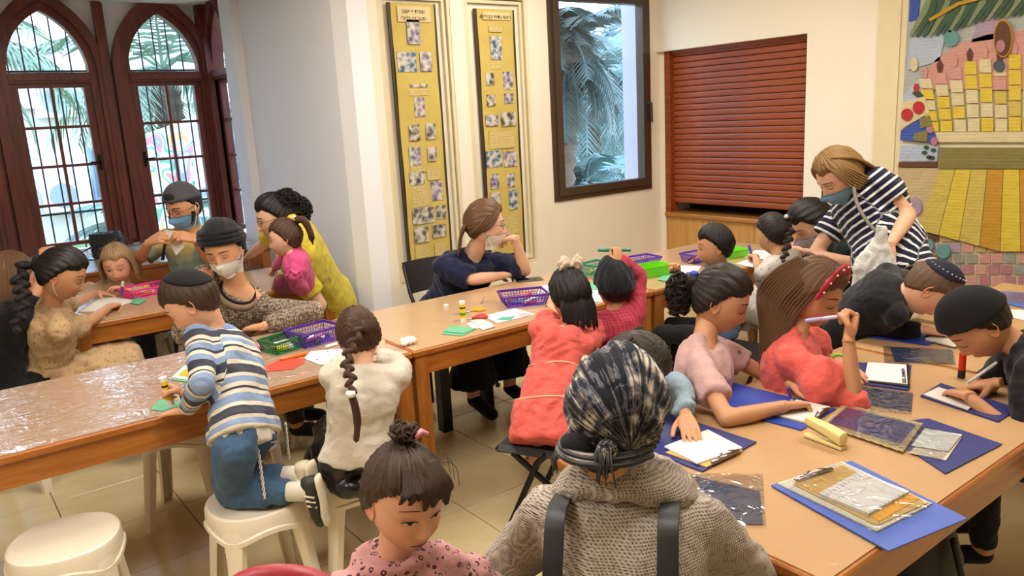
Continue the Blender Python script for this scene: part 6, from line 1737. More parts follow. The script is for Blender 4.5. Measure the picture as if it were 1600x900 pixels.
p.pants(fabric('brown_trousers', '#2c1c18')); p.shoes(f_black)
def turb(x, y, z, n):
    zl = np.interp(y, [-.10, -.04, .0, .04, .09], [-.075, -.045, .012, .052, .064]); f = .0035*np.sin(z*120+y*50)
    return np.where(z > zl, .018+.028*np.clip(n[:, 2]*.9-n[:, 1]*.4, 0, 1)+f, -1)
def ex(mb):
    for k in range(3):
        c = (0, -.018, .072+.020*k); pts = [p.hw((math.cos(a)*(.098-.006*k), c[1]+math.sin(a)*(.105-.008*k), c[2]-.030*(-math.sin(a)+1)*.6+.006*math.cos(a))) for a in np.linspace(0, 2*PI, 31)]; mb.tube(pts, .0150, ns=10, flow=True)
p.shell('turban', turb, fabric('black_turban_cloth', '#0b0c10', .3), groove=.001, extra=ex)
p.shell('hair', p.hairfn(.006, .062, .0), h_black, anchor=(0, -.3, 1), groove=.001)
p.mask('#dcdad6', low=-.010)

# ================= man in grey backwards cap
hd = at(287, 322, 1.255); nk = at(300, 358, 1.10)
p = Human('man in a grey backwards cap, blue mask and yellow-green T-shirt holding white paper', 1.86, seatp(nk, 1.09, .56, -110, .5), nk, hd, (-152, -18), shyaw=-138, skin=MD, hs=1.16, eyes='down', browcol='#120c0a', brow=1.4,
          arms=dict(R=dict(w=atd(233, 379, 4.72), tip=atd(256, 367, 4.68), e=atd(217, 405, 4.98), hand='pinch', n=(-.5, -.5, .7)), L=dict(w=atd(306, 375, 4.72), tip=atd(282, 367, 4.66), e=atd(327, 405, 4.98), hand='pinch', n=(.2, -.6, .7))))
def dye(t, co, fl):
    x = t.n('ShaderNodeSeparateXYZ'); t.l(fl, x.inputs[0]); n = t.noise(co, 6, 3); f = t.math('ADD', x.outputs[0], t.math('MULTIPLY', n, .12))
    t.base(t.ramp(f, [(.12, hexc('#b8a05c')), (.24, hexc('#6f8377')), (.38, hexc('#7c9284')), (.42, hexc('#93523f')), (.46, hexc('#d2cbb8'))])); t.bump(t.noise(co, 16, 3), .4, .02)
p.top(patt('dip_dye_tee', dye), 'tshirt', (.8, .8), .016, folds=.007, cuff=.01)
p.pants(patt('grey_jeans', denim('#3b444f'))); p.shoes(f_black)
p.shell('hair', p.hairfn(.006, .055, -.0), h_black, anchor=(0, -.3, 1), groove=.0006)
def beard(x, y, z, n): return np.where((z < -.02) & (z > -.09) & (y > -.01) & (y < .035), .004, -1)
p.shell('beard', beard, h_black, anchor=(0, 0, 1), groove=.0006, sink=-.012)
def ex(mb):
    v = []; 
    mb.loft([(p.hw((0, -.105, .045)), p.hr, p.hu, .070*1.16, .006), (p.hw((0, -.15, .026)), p.hr, p.hu, .060*1.16, .005), (p.hw((0, -.180, .008)), p.hr, p.hu, .030*1.16, .004)], ns=16, flow=True)
gcap = fabric('grey_cap_cloth', '#4c4d52', .25)
def capf(x, y, z, n):
    m = (z > np.interp(y, [-.1, 0, .1], [.022, .040, .058])); hole = (y > .06) & (z < .088) & (z > .066) & (abs(x) < .035)
    return np.where(m & ~hole, .014+.006*np.clip(n[:, 2], 0, 1), -1)
p.shell('cap', capf, gcap, groove=0, extra=ex)
p.mask('#6f9fc6', low=-.006); p.glasses('#1c1a1c')
a = at(262, 370, 1.01); pw = thing('paper', 'white folded paper held up by the man in the grey cap', 'paper', a)
c1 = p.handp('R', (.02, .09, -.02)); c2 = p.handp('L', (.02, .09, -.02)); dn = V3((0, 0, -1))
v = [c1+[0, 0, .035], c2+[0, 0, .02], c2+[.02, -.03, -.07], lerp(c1, c2, .5)+[0, -.04, -.12], c1+[.02, -.03, -.06]]
nrm_ = yawv(-120)*.002; MB().add(v+[q-nrm_ for q in v], [(0, 1, 2, 3, 4), (9, 8, 7, 6, 5)]+[(i, 5+i, 5+(i+1) % 5, (i+1) % 5) for i in range(5)]).build('leaf', m_white, pw)
cs = p.sh['R']; pts = [cs+p.up*.03*1.1-p.rt*.05+p.fw*-.02, cs+p.up*.055-p.rt*.05+p.fw*.04, cs-p.up*.02-p.rt*.05+p.fw*.095, cs-p.up*.10-p.rt*.04+p.fw*.125]
MB().tube(smoothpath(pts, 5), .018, ns=8, flat=.25, up=p.rt).build('sling_strap', f_black, p.root, True)
mb = MB(); q0 = p.neck+(p.pel-p.neck)*.52+p.fw*.150
for a_, b_ in (((-.05, .03), (0, -.04)), ((0, -.04), (.03, .03)), ((.03, .03), (.06, .03)), ((.015, -.01), (.05, .0))): mb.tube([q0+p.rt*-a_[0]+p.up*a_[1], q0+p.rt*-b_[0]+p.up*b_[1]], .004, ns=5)
mb.build('chest_print', plain('print_cream', '#cfcdbb', .7), p.root)

# ================= woman in yellow T-shirt with toddler on her lap
hd = at(430, 338, 1.19); nk = at(468, 382, 1.05); pl = at(520, 474, .545)
p = Human('woman with dark curly hair, glasses and yellow T-shirt holding a toddler on her lap', 1.76, pl, nk, hd, (166, -14), shyaw=158, skin=LT2, hs=1.10, eyes='down', bulk=1.08, roll=4, browcol='#1c1210',
          arms=dict(L=dict(w=at(456, 440, .80), tip=at(436, 436, .80), h=(.5, -.7, -1), hand='relax'), R=dict(w=at(386, 402, .84), h=(-.2, .8, -.6), hand='relax')))
p.top(fabric('yellow_tee', '#d6c43e', .4), 'tshirt', (.72, .72), .018, folds=.007, cuff=.008, hem=.02)
p.pants(patt('blue_jeans', denim('#34506f')), 'jeans'); p.shoes(f_black)
def ex(mb):
    for (c, r, n, q, sd) in ((p.hw((0, -.075, .055)), (.095, .080, .075), 200, .016, 31), (p.hw((0, -.125, -.010)), (.080, .055, .075), 170, .017, 32)):
        curls(mb, c, r, n, q, sd); mb.ell(c, tuple(x*.86 for x in r), nu=16, nv=12, flow=True)
    flycurl(mb, p, 60, seed=33, sp=.03)
p.shell('hair', p.hairfn(.014, .060, .0), h_black, anchor=(0, -.9, .5), groove=.002, extra=ex)
p.glasses('#5a3a2e')
# toddler
hd = at(446, 372, 1.105); nk = at(459, 404, 1.0); pl = at(474, 440, .825)
p = Human('toddler girl in a pink ruffled top sitting on the yellow-shirted woman\'s lap, in profile', .95, pl, nk, hd, (150, -8), shyaw=150, ch=1, hs=.90, skin=LT2, eyes='half',
          arms=dict(L=dict(w=at(444, 427, .90), tip=at(434, 427, .89), h=(.7, -.7, -.9), hand='relax'), R=dict(w=at(430, 418, .90), h=(-.5, .8, -.8), hand='relax')),
          legs=dict(L=dict(k=at(448, 446, .79), a=at(440, 462, .68)), R=dict(k=at(440, 440, .82), a=at(430, 456, .72))))
pk_ = fabric('pink_jersey', '#d9548a', .4)
p.top(pk_, 'top', (1.9, 1.9), .013, folds=.005, vox=.007)
for nm in 'RL':
    c = p.sh[nm]; mb = MB(); pts = [c+p.up*(.042*math.cos(a))+p.fw*(.036*math.sin(a))+p.rt*(.012*math.sin(a*5)) for a in np.linspace(-1.6, 1.6, 17)]; mb.tube(pts, .010, ns=8, flat=.4, up=p.rt); mb.build('ruffle', pk_, p.root, True)
p.pants(fabric('pink_leggings', '#8c3b5c'))
def ex(mb):
    c = p.hw((-.02, -.115, .090)); lock(mb, smoothpath([p.hw((-.01, -.085, .095)), p.hw((-.01, -.135, .085)), p.hw((-.01, -.155, .0)), p.hw((0, -.150, -.075))], 5), [.016]+[.026]*7+[.022]*5+[.012, .006, .003], .8, 12)
    flycurl(mb, p, 40, seed=41, sp=.02)
p.shell('hair', p.hairfn(.008, .060, .0), h_brown, anchor=(0, -.8, .7), groove=.002, extra=ex)
MB().ell(p.hw((0, -.085, .112)), (.012, .012, .010), nu=10, nv=6).build('hair_clip', plain('white_clip', '#eae6e0', .4), p.root, True)

# ================= small blond girl
hd = at(184, 412, .93); nk = hd-yawv(-125)*.05-[0, 0, .155]
p = Human('small blond girl facing the camera behind the back left table', 1.18, seatp(nk, .69, .52, -90, .5), nk, hd, (-116, -18), shyaw=-125, ch=1, hs=1.04, skin=('rosy', '#d9a283'), eyes='half', lipcol='#b0605a', browcol='#7a5a3c',
          arms=dict(R=dict(w=at(140, 444, .785), tip=at(165, 452, .765), h=(-1, .2, -.4), hand='flat'), L=dict(w=at(200, 452, .785), h=(1, .2, -.6), hand='relax')))
p.top(fabric('cream_jersey', '#bda182', .35), 'top', (1.85, 1.9), .015, folds=.006)
p.pants(patt('toddler_jeans', denim('#3a4a63')), 'jeans'); p.shoes(f_black)
def ex(mb):
    for sd in (-1, 1):
        for k in range(12):
            y = .045-.010*k; pts = smoothpath([p.hw((sd*.03, y*.6, .110)), p.hw((sd*.086, y, .04)), p.hw((sd*(.096+.004*(k % 3)), y-.005, -.03)), p.hw((sd*(.092+.008*(k % 2)), y-.01, -.100-.008*(k % 4)))], 5); lock(mb, pts, [.010]*8+[.010]*4+[.006]*3+[.002], .5, 8)
    flycurl(mb, p, 120, seed=51, sp=.03, r=.0008)
p.shell('hair', p.hairfn(.012, .062, -.01), h_lt, anchor=(0, .1, 1), groove=.002, extra=ex)

# ================= girl in floral dress with long braid
hd = at(97, 428, 1.07); nk = hd-cam_r*.085+cam_f*[1, 1, 0]*.02-[0, 0, .165]
p = Human('girl in a cream floral dress with a thick dark braid, drawing', 1.42, at(92, 585, .53)+[-.03, .05, 0], nk, hd, (-24, -28), shyaw=-10, ch=1, hs=1.06, nd=.2, skin=MD, eyes='down', bulk=1.05,
          arms=dict(R=dict(w=at(170, 480, .785), tip=at(196, 466, .79), h=(.0, -1, -.9), hand='pen', n=(.2, .2, 1)), L=dict(w=at(150, 458, .785), tip=at(180, 458, .77), h=(.2, 1, -.6), hand='relax')))
fl_ = patt('cream_floral', floral('#bfa078', '#7a5c44', 60, .24))
p.top(fl_, 'dress', (.72, .72), .018, folds=.008, cuff=.01); p.skirt(fl_, 'dress_skirt', length=.75, spread=.05, folds=.016, infl=.03); p.shoes(f_black)
def ex(mb):
    a = p.hw((0, -.110, .03)); braid(mb, smoothpath([a, p.hw((.02, -.150, -.06)), at(36, 470, 1.0), at(22, 520, .90)], 8), .030, .018, 13); flycurl(mb, p, 30, seed=61, sp=.014)
p.shell('hair', p.hairfn(.012, .058, .004), h_black, anchor=(0, -1, .2), groove=.0022, extra=ex)
MB().tube([p.hw((.082, -.004, -.035)), p.hw((.078, .010, -.06)), p.hw((.070, .03, -.085))], .0016, ns=4).build('mask_loop', wm, p.root, True)

# ================= long haired girl at left edge
hd = at(18, 436, 1.03); nk = at(14, 478, .92)
p = Human('girl with long loose brown hair at the left edge, pointing with one hand', 1.40, seatp(nk, .82, .53, 20, .5), nk, hd, (30, -10), shyaw=20, ch=1, hs=1.08, skin=MD,
          arms=dict(R=dict(w=at(68, 391, 1.12), tip=at(94, 379, 1.13), h=(.2, -.6, -1), hand='point', n=(0, .3, 1)), L=dict(w=nk+[.15, .25, -.15], h=(0, 1, -1), hand='relax')))
p.top(f_black, 'top', (.5, .5), .016); p.pants(f_black); p.shoes(f_black)
def ex(mb):
    for k in range(34):
        a = PI*1.04+k/33*PI*.95; x = math.cos(a)*.092; y = math.sin(a)*.105-.005; e = p.hw((x*1.25, y*1.12, -.10))
        pts = smoothpath([p.hw((x*.6, y*.6, .115)), p.hw((x*1.02, y*1.0, .02)), e, e-[0, 0, .13], e-[RND.uniform(-.02, .02), 0, .25]], 5); lock(mb, pts, [.014]*12+[.016]*4+[.012]*3+[.003]*2, .5, 8)
    flycurl(mb, p, 30, seed=62, sp=.02)
p.shell('hair', p.hairfn(.014, .060, -.03), h_mid, anchor=(0, .1, 1), groove=.002, extra=ex)

# ================= woman in navy
hd = at(758, 350, 1.10); nk = hd+yawv(82)*.07-cam_r*.055-[0, 0, .185]
p = Human('woman in a navy blouse with lowered white mask, chin on her hand', 1.74, seatp(nk, 1.02, .53, -80, .45), nk, hd, (-32, -6), shyaw=-88, skin=LT2, hs=1.12, eyes='half', bulk=1.04, shw=1.04, nd=.195,
          arms=dict(R=dict(w=at(790, 430, .785), tip=at(812, 426, .77), e=at(737, 437, .80), hand='relax'), L=dict(w=at(804, 372, 1.015), tip=at(772, 372, 1.0), e=at(821, 423, .80), hand='relax', n=(-.2, .2, 1))))
nv_ = fabric('navy_crepe', '#161d40', .35)
p.top(nv_, 'blouse', (.95, .95), .020, folds=.007, cuff=.014, hem=.02)
p.skirt(fabric('dark_navy_skirt', '#0c0f1e', .3), length=.75); p.shoes(f_black)
def ex(mb):
    for k in range(12):
        x = -.05+.009*k; pts = smoothpath([p.hw((x*.8, -.08, .03)), p.hw((x*.6, -.115, -.045)), p.hw((x*.55, -.125, -.10)), p.hw((x*.8, -.135, -.175))], 5); lock(mb, pts, [.018]*6+[.015]*6+[.010]*2+[.003]*2, .6, 8)
    for sd in (-1, 1):
        for k in range(5): pts = smoothpath([p.hw((sd*.02, .065, .104)), p.hw((sd*.074, .052-.012*k, .055)), p.hw((sd*.092, .01-.014*k, -.01)), p.hw((sd*.06, -.085, -.045))], 5); lock(mb, pts, [.012]*15+[.008], .45, 8)
p.shell('hair', p.hairfn(.012, .062, -.0), h_mid, anchor=(0, -1, -.1), groove=.002, extra=ex)
p.mask('#d9d3cf', low=-.028); p.glasses('#7a6a58', .5)

# ================= boy at far table
hd = at(1117, 384, .995); nk = at(1128, 415, .885)
p = Human('boy with short black hair and denim shirt in profile at the far table', 1.20, seatp(nk, .7, .52, 90, .5), nk, hd, (138, -8), shyaw=115, ch=1, hs=.90, skin=OL, eyes='half',
          arms=dict(L=dict(w=at(1058, 428, .80), tip=at(1056, 412, .86), h=(.2, -1, -.6), hand='fist'), R=dict(w=at(1094, 400, .80), tip=at(1080, 400, .79), h=(.9, .5, -.5), hand='relax')))
p.top(patt('blue_denim_shirt', denim('#4c6480')), 'denim_shirt', (1.35, 1.5), .016, folds=.006); p.pants(f_black); p.shoes(f_black)
p.shell('hair', p.hairfn(.013, .056, .0), h_black, anchor=(0, -.3, 1), groove=.0012)

# ================= girl with braid at far table
hd = at(1209, 366, 1.0); nk = at(1216, 404, .885)
p = Human('girl in a sleeveless white floral dress with a long thin braid', 1.22, at(1213, 485, .56)+[0, 0, 0], nk, hd, (88, -20), shyaw=75, ch=1, hs=.92, skin=OL,
          arms=dict(L=dict(w=at(1180, 400, .80), tip=at(1168, 396, .79), h=(-.8, -.8, -.9), hand='pen'), R=dict(w=at(1240, 402, .80), h=(1, -.5, -.9), hand='relax')))
wf = patt('white_floral', floral('#cfc9c2', '#5a7f66', 34, .16)); p.top(wf, 'dress', (.0, .0), .014); p.skirt(wf, 'dress_skirt', length=.6, spread=.04); p.shoes(f_black)
def ex(mb):
    a = p.hw((0, -.100, .02)); braid(mb, smoothpath([p.hw((0, -.095, .08)), p.hw((0, -.118, .0)), at(1216, 410, .93)-p.fw*.03, at(1219, 445, .85)-p.fw*.03], 8), .019, .010, 15); flycurl(mb, p, 20, seed=71, sp=.014)
p.shell('hair', p.hairfn(.012, .058, .0), h_dark, anchor=(0, -.8, .6), groove=.002, extra=ex)
MB().ell(p.hw((0, -.115, .075)), (.015, .010, .012), nu=10, nv=6).build('hair_clip', plain('silver_clip', '#d8d4cc', .3), p.root, True)
q = p.handp('L', (.02, .08, -.03)); pen('purple-blue marker of the girl with the far braid', q-[0, 0, .025], q+[-.02, .03, .085], '#4638b8', r=.007)

# ================= woman in dark green
hd = at(1268, 350, 1.02); nk = at(1307, 366, .955); 
p = Human('woman with dark pinned hair, mask and dark green top bending over the far table', 1.64, seatp(nk, .96, .52, 150, .52), nk, hd, (150, -32), shyaw=135, skin=LT, hs=1.10, eyes='down',
          arms=dict(L=dict(w=at(1248, 388, .80), tip=at(1228, 386, .79), h=(.2, -1, -.6), hand='relax'), R=dict(w=at(1250, 378, .80), h=(.6, .8, -.5), hand='relax')))
p.top(fabric('dark_green_knit', '#101d1a', .3), 'blouse', (1.3, 1.3), .020, hem=.02); p.skirt(fabric('dark_navy_skirt', '#0c0f1e', .3), length=.7); p.shoes(f_black)
def ex(mb):
    c = p.hw((0, -.120, -.010)); mb.ell(c, (.040, .036, .036), nu=14, nv=10, flow=True); lock(mb, smoothpath([p.hw((0, -.1, 0)), p.hw((0, -.14, -.03)), p.hw((0, -.17, -.02))], 5), [.02]*7+[.01]*4, .8)
p.shell('hair', p.hairfn(.022, .060, -.01), h_black, anchor=(0, -1, -.1), groove=.002, extra=ex)
p.mask('#c3ccda', low=-.010)

# ================= striped woman
hd = at(1311, 274, 1.335); nk = at(1356, 300, 1.225); pl = at(1392, 405, .93)
p = Human('standing woman with streaked brown hair in a navy and white striped top, bending forward', 1.66, pl, nk, hd, (158, -34), shyaw=150, skin=LT, hs=1.10, eyes='down', bulk=1.18, bend=.02,
          arms=dict(L=dict(w=atd(1390, 384, 3.50), tip=atd(1386, 410, 3.50), e=atd(1420, 336, 3.68), hand='relax'), R=dict(w=at(1345, 410, .90), h=(-.3, .9, -.3), hand='relax')),
          legs=dict(L=dict(k=pl*[1, 1, 0]+[-.06, -.02, .48], a=pl*[1, 1, 0]+[-.05, 0, .08]), R=dict(k=pl*[1, 1, 0]+[0, .14, .48], a=pl*[1, 1, 0]+[.0, .16, .08])))
p.top(patt('breton_stripes', breton), 'striped_top', (.55, .55), .020, t0=-.24, folds=.006, hem=.02, vox=.009, cuff=.014)
p.skirt(fabric('dark_navy_skirt', '#0c0f1e', .3), length=.6, spread=.08, top_t=.02, infl=.0); p.shoes(f_black)
def ex(mb):
    for k in range(26):
        x = -.075+.006*k; sd = 1 if x > 0 else -1; bsh = p.neck-p.fw*(.05+.02*math.sin(k))+p.rt*x*1.2-p.up*.02
        pts = smoothpath([p.hw((x*.6, .02, .112)), p.hw((x*1.15, -.05, .06)), p.hw((x*1.1, -.105, -.03)), lerp(p.hw((x, -.12, -.09)), bsh, .5)+p.up*.03, bsh-p.up*(.03+.05*math.sin(k*1.7)**2)-p.fw*.05], 5); lock(mb, pts, [.014]*12+[.016]*4+[.011]*3+[.003]*2, .6, 8)
    for sd in (-1, 1):
        for k in range(7): pts = smoothpath([p.hw((sd*.02, .055, .108)), p.hw((sd*.080, .050-.008*k, .05)), p.hw((sd*.095, .028-.012*k, -.03)), p.hw((sd*.09, -.02-.01*k, -.08))], 5); lock(mb, pts, [.012]*13+[.004]*3, .45, 8)
p.shell('hair', p.hairfn(.016, .062, -.01), h_blond, anchor=(0, .2, 1), groove=.002, extra=ex)
p.mask('#7fa6c8', low=-.012)
mb = MB(); pts = smoothpath([p.neck+p.rt*.06-p.up*.0+p.fw*.03, p.sh['R']*.3+p.neck*.7+p.fw*.13-p.up*.12, p.neck+(p.pel-p.neck)*.5+p.fw*.10-p.rt*.13, p.neck+(p.pel-p.neck)*.75-p.rt*.19], 6)
pts = smoothpath([atd(1334, 292, 3.66), atd(1340, 320, 3.60), atd(1358, 350, 3.55), atd(1378, 368, 3.52)], 6); mb.tube(pts, .009, ns=6, flat=.4).build('bag_strap', plain('taupe_strap', '#6f6458', .6), p.root, True)
q = p.arm['L']['wr']; bgc = atd(1368, 412, 3.46); bgt = thing('tote_bag', 'white cotton bag hanging from the striped woman\'s arm', 'bag', bgc-[0, 0, .13])
mb = MB(); a_, r_, f_ = bgc, nrm(cam_r*[1, 1, 0]), nrm(cam_f*[1, 1, 0])
mb.loft([(a_-[0, 0, .13], r_, f_, .10, .03), (a_-[0, 0, .02], r_, f_, .105, .045), (a_+[0, 0, .03], r_, f_, .085, .03), (a_+r_*.012+[0, 0, .10], r_, f_, .040, .015), (a_+r_*.02+[0, 0, .17], r_, f_, .020, .008)], ns=20); v, n_, f = remesh(mb, .008, 2); v = v+n_*(.006*noise(v, 30))[:, None]
mkobj('bag_body', v, f, fabric('white_bag_cloth', '#d8d8d4', .5), None, bgt, True)
ph = thing('red_phone', 'red phone in the hand the striped woman holds behind her hip', 'phone', p.handp('L', (0, .06, -.03)))
q = p.handp('L', (0, .06, -.03)); MB().box((-.016, -.006, -.04), (.016, .006, .04)).build('case', plain('red_case', '#b3243a', .4), None); o = bpy.data.objects['case'] if False else COL.objects[-1]
o.parent = ph; o.rotation_euler = (.2, .3, .5)
# ------------------------------------------------------------------ banners in the niches
ye = NT('banner_yellow_paper'); co = ye.coord(); ye.base(ye.mix(ye.noise(co, 6, 4), hexc('#b39d48'), hexc('#cab562'))); ye.set(rough=.75); ye.bump(ye.noise(co, 7, 3, .5, 1), .5, .02)
edge = plain('banner_dark_edge', '#3a2d18', .6)
def photomat(i, tone='#6d6478'):
    t = NT('banner_photo'); co = t.coord(); n = t.noise(co, 26+i*3, 3, .6); v = t.vor(co, 22+i)
    t.base(t.ramp(t.math('ADD', t.math('MULTIPLY', n, .7), t.math('MULTIPLY', v, .5)), [(.3, hexc('#2d2a33')), (.5, hexc(tone)), (.72, hexc('#c7c0b4'))])); t.set(rough=.6); return t.m
ph_ = [photomat(0), photomat(1, '#5f5a52'), photomat(2, '#79708c'), photomat(3, '#4b7187')]
def textmat():
    t = NT('small_print_lines'); co = t.coord(); w = t.wave(co, 22, .4, 2, d='Z'); n = t.noise(co, 90, 2)
    k = t.math('MULTIPLY', t.math('GREATER_THAN', w, .45), t.math('GREATER_THAN', n, .45)); t.base(t.mix(t.math('MULTIPLY', k, .55), hexc('#cbb878'), hexc('#8a7040'))); t.set(rough=.8); return t.m
tm = textmat()
def banner(label, x0, x1, z0, z1, pics, texts, title, size):
    Y = YB+.022; t = thing('banner', label, 'banner', ((x0+x1)/2, Y, z0))
    MB().box((x0, Y, z0), (x1, Y+.012, z1)).build('backing', edge, t)
    w = x1-x0; pr = MB(); n = 24
    v = []; 
    for j in range(n+1):
        z = z0+.018+(z1-z0-.018)*j/n
        for i in range(6):
            x = x0+.022+(w-.044)*i/5; v.append((x, Y-.006-.0035*math.sin(z*9+x*8), z))
    f = [(j*6+i, j*6+i+1, j*6+i+7, j*6+i+6) for j in range(n) for i in range(5)]
    N_ = len(v); v += [(a, Y+.001, c) for a, b, c in v]; f += [tuple(N_+k for k in q[::-1]) for q in f]
    mkobj('yellow_sheet', v, f, ye.m, None, t, True)
    for k, (a, b, c, d, m) in enumerate(pics):
        MB().rbox((0, 0, 0), (1, 1, 1), .08) if False else None
        MB().box((x0+w*a, Y-.0125, z0+(z1-z0)*c), (x0+w*b, Y-.009, z0+(z1-z0)*d)).build('picture', ph_[m], t)
    for a, b, c, d in texts: MB().box((x0+w*a, Y-.0115, z0+(z1-z0)*c), (x0+w*b, Y-.009, z0+(z1-z0)*d)).build('text_block', tm, t)
    MB().box((x0+w*.18, Y-.0125, z1-.03-size*len(title)*1.25), (x0+w*.86, Y-.009, z1-.02)).build('title_strip', plain('title_paper', '#cfbf8e', .8), t)
    for k, s in enumerate(title):
        cu = bpy.data.curves.new('title', 'FONT'); cu.body = s; cu.size = size; cu.align_x = 'CENTER'; cu.extrude = .0008
        o = bpy.data.objects.new('title_text', cu); COL.objects.link(o); dg = bpy.context.evaluated_depsgraph_get(); dg.update(); me = bpy.data.meshes.new_from_object(o.evaluated_get(dg)); bpy.data.objects.remove(o)
        me.materials.clear(); me.materials.append(plain('title_ink', '#4a3320', .8))
        o = bpy.data.objects.new('title_text', me); COL.objects.link(o); o.rotation_euler = (PI/2, 0, 0); o.location = ((x0+x1)/2, Y-.0135, z1-.03-size*(k*1.2+1.0)); o.parent = t; o.matrix_parent_inverse = Matrix.Translation(-Vector(t['_loc'][:]))
def zf(v, x, z0, z1): return (aty(x, v, YB)[2]-z0)/(z1-z0)
def pics(x0, x1, z0, z1, L):
    out = []
    for (u0, v0, u1, v1, m) in L:
        a = aty(u0, v0, YB); b = aty(u1, v1, YB); w = x1-x0; out.append((max(.06, (a[0]-x0)/w), min(.95, (b[0]-x0)/w), (b[2]-z0)/(z1-z0), (a[2]-z0)/(z1-z0))+((m,) if m is not None else ()))
    return out
bx = (2.66, 3.03, .645, 2.455)
banner('long yellow hanging banner with old photographs in the left wall niche', *bx,
       pics(*bx, [(636, 30, 659, 69, 2), (621, 81, 653, 112, 3), (657, 81, 677, 111, 2), (641, 131, 669, 136, 1), (648, 152, 666, 182, 2), (640, 195, 658, 219, 1), (666, 193, 683, 217, 1), (640, 230, 660, 258, 2), (669, 230, 684, 251, 1), (640, 270, 665, 288, 1), (674, 284, 694, 312, 2), (645, 327, 681, 347, 1), (682, 322, 699, 341, 1), (648, 356, 672, 377, 1), (676, 353, 699, 369, 1)]),
       pics(*bx, [(640, 140, 672, 149, None), (642, 260, 668, 268, None), (644, 291, 672, 322, None), (650, 385, 674, 425, None), (680, 380, 700, 418, None), (668, 262, 690, 280, None)]), ['בושי יי תרוש', 'יכורב ןיג רעש'], .036)
bx = (3.345, 3.70, .66, 2.44)
banner('long yellow hanging banner with old photographs in the niche behind the woman in navy', *bx,
       pics(*bx, [(767, 56, 786, 93, 3), (760, 114, 774, 133, 1), (787, 112, 803, 140, 2), (762, 148, 776, 165, 1), (789, 146, 804, 161, 2), (760, 180, 780, 196, 2), (784, 176, 808, 196, 1), (760, 237, 786, 260, 3), (788, 237, 810, 259, 2), (767, 273, 782, 294, 2), (793, 272, 806, 292, 2), (768, 302, 784, 325, 2), (796, 298, 811, 326, 3)]),
       pics(*bx, [(765, 40, 786, 50, None), (768, 95, 785, 108, None), (765, 205, 806, 230, None), (770, 340, 812, 365, None)]), ['תוליהקו תודע ישאר'], .034)

# ------------------------------------------------------------------ patchwork quilt on the right wall
XQ = XW-.02
q = thing('wall_hanging', 'large sewn patchwork wall hanging with palm fronds, yellow panels and pink mosaic', 'quilt', (XW, 1.7, .3))
def quiltm(name, col, var=.15, sc=14, col2=None):
    c = hexc(col); c2 = hexc(col2) if col2 else tuple(x*(1-var) for x in c)
    t = NT(name); co = t.coord(); n = t.noise(co, sc, 3, .6); t.base(t.mix(n, c2, c)); t.set(rough=.9, sheen=.1)
    t.bump(t.math('ADD', t.noise(co, 16, 3), t.math('MULTIPLY', t.wave(co, 16, 1, 2, d='Z'), .06)), .6, .02); return t.m
def qpoly(px, mat, name='patch', lift=0.0, th=.008, label=None):
    v = [atx(u, w, XQ) for u, w in px]; n = len(v); F = [(XQ-lift-th, a[1], a[2]) for a in v]; B = [(XQ-lift, a[1], a[2]) for a in v]
    vv = F+B; f = [tuple(range(n)), tuple(range(2*n-1, n-1, -1))]+[(i, n+i, n+(i+1) % n, (i+1) % n) for i in range(n)]
    o = mkobj(name, vv, f, mat, None, q)
    if label: o['label'] = label
    return o
R0 = 1720
MB().box((XW-.02, .55, -.0+.20), (XW-.001, 2.70, 2.62)).build('backing', plain('quilt_backing', '#d8cba6', .8), q)
qc = {k: quiltm('quilt_'+k, v) for k, v in dict(sky='#a4a8a2', teal='#5f8f8c', blue='#3b52a0', lblue='#a9b3c4', pink='#c28f83', cream='#cdbf95', yel='#cfb53c', yel2='#c2ac50', gold='#b98a26', oliv='#7d7340', tan='#a98e62', rose='#a8727a', sand='#bba57a', brown='#5f3a26', green='#2e4a36', red='#b02a2c', mauve='#a08d9e', grey='#8d8f86').items()}
qpoly([(1424, -60), (R0, -60), (R0, 75), (1412, 150)], qc['sky'])
qpoly([(1424, 60), (1480, 50), (1470, 95), (1419, 110)], qc['lblue'], lift=.008); qpoly([(1530, 25), (1560, 22), (1565, 60), (1520, 66)], qc['mauve'], lift=.008)
qpoly([(1424, -10), (1440, -10), (1436, 30), (1422, 34)], qc['blue'], lift=.008)
# arch of pale patches
arc = [(1440+(k/12)*330, 125-95*math.sin(min(1, k/8)*PI/2)) for k in range(13)]
qpoly([(1440, 122), (1465, 92), (1500, 68), (1545, 54), (1600, 47), (R0, 47), (R0, 140), (1447, 140)], qc['pink'], lift=.008)
r_ = random.Random(8); pal = ['cream', 'yel', 'pink', 'sand', 'yel2', 'cream', 'mauve']
for c in range(13):
    u = 1452+c*21
    top = 68+max(0, 36-c*9) if c < 4 else 66+(c % 3)*7
    zs = np.linspace(top+18, 206, 6)
    for k in range(5):
        m = pal[(r_.randrange(3) if k < 2 else r_.choice([1, 1, 4, 0, 5]))]; du = (c-6)*2.4*(1-k/5)
        qpoly([(u+du+1, zs[k]+1), (u+du+19.5, zs[k]+1), (u+du*.8+19.5, zs[k+1]-.8), (u+du*.8+1, zs[k+1]-.8)], qc[m], lift=.016, th=.007)
    du = (c-6)*2.4
    qpoly([(u+du+10, top-2), (u+du+15, top+6), (u+du+13, top+18), (u+du+7, top+18), (u+du+5, top+6)], qc['brown'] if c % 2 else qc['pink'], lift=.016)
def ring(cu, cv, ru, rv, mat, lift, n=18, name='patch'): qpoly([(cu+ru*math.cos(a), cv+rv*math.sin(a)) for a in np.linspace(0, 2*PI, n, endpoint=False)], mat, name, lift)
ring(1571, 60, 15, 30, qc['gold'], .026); ring(1571, 60, 12.5, 27, qc['brown'], .034); ring(1569, 72, 7, 10, qc['rose'], .042); ring(1565, 103, 9, 9, plain('quilt_button', '#38424c', .5), .030)
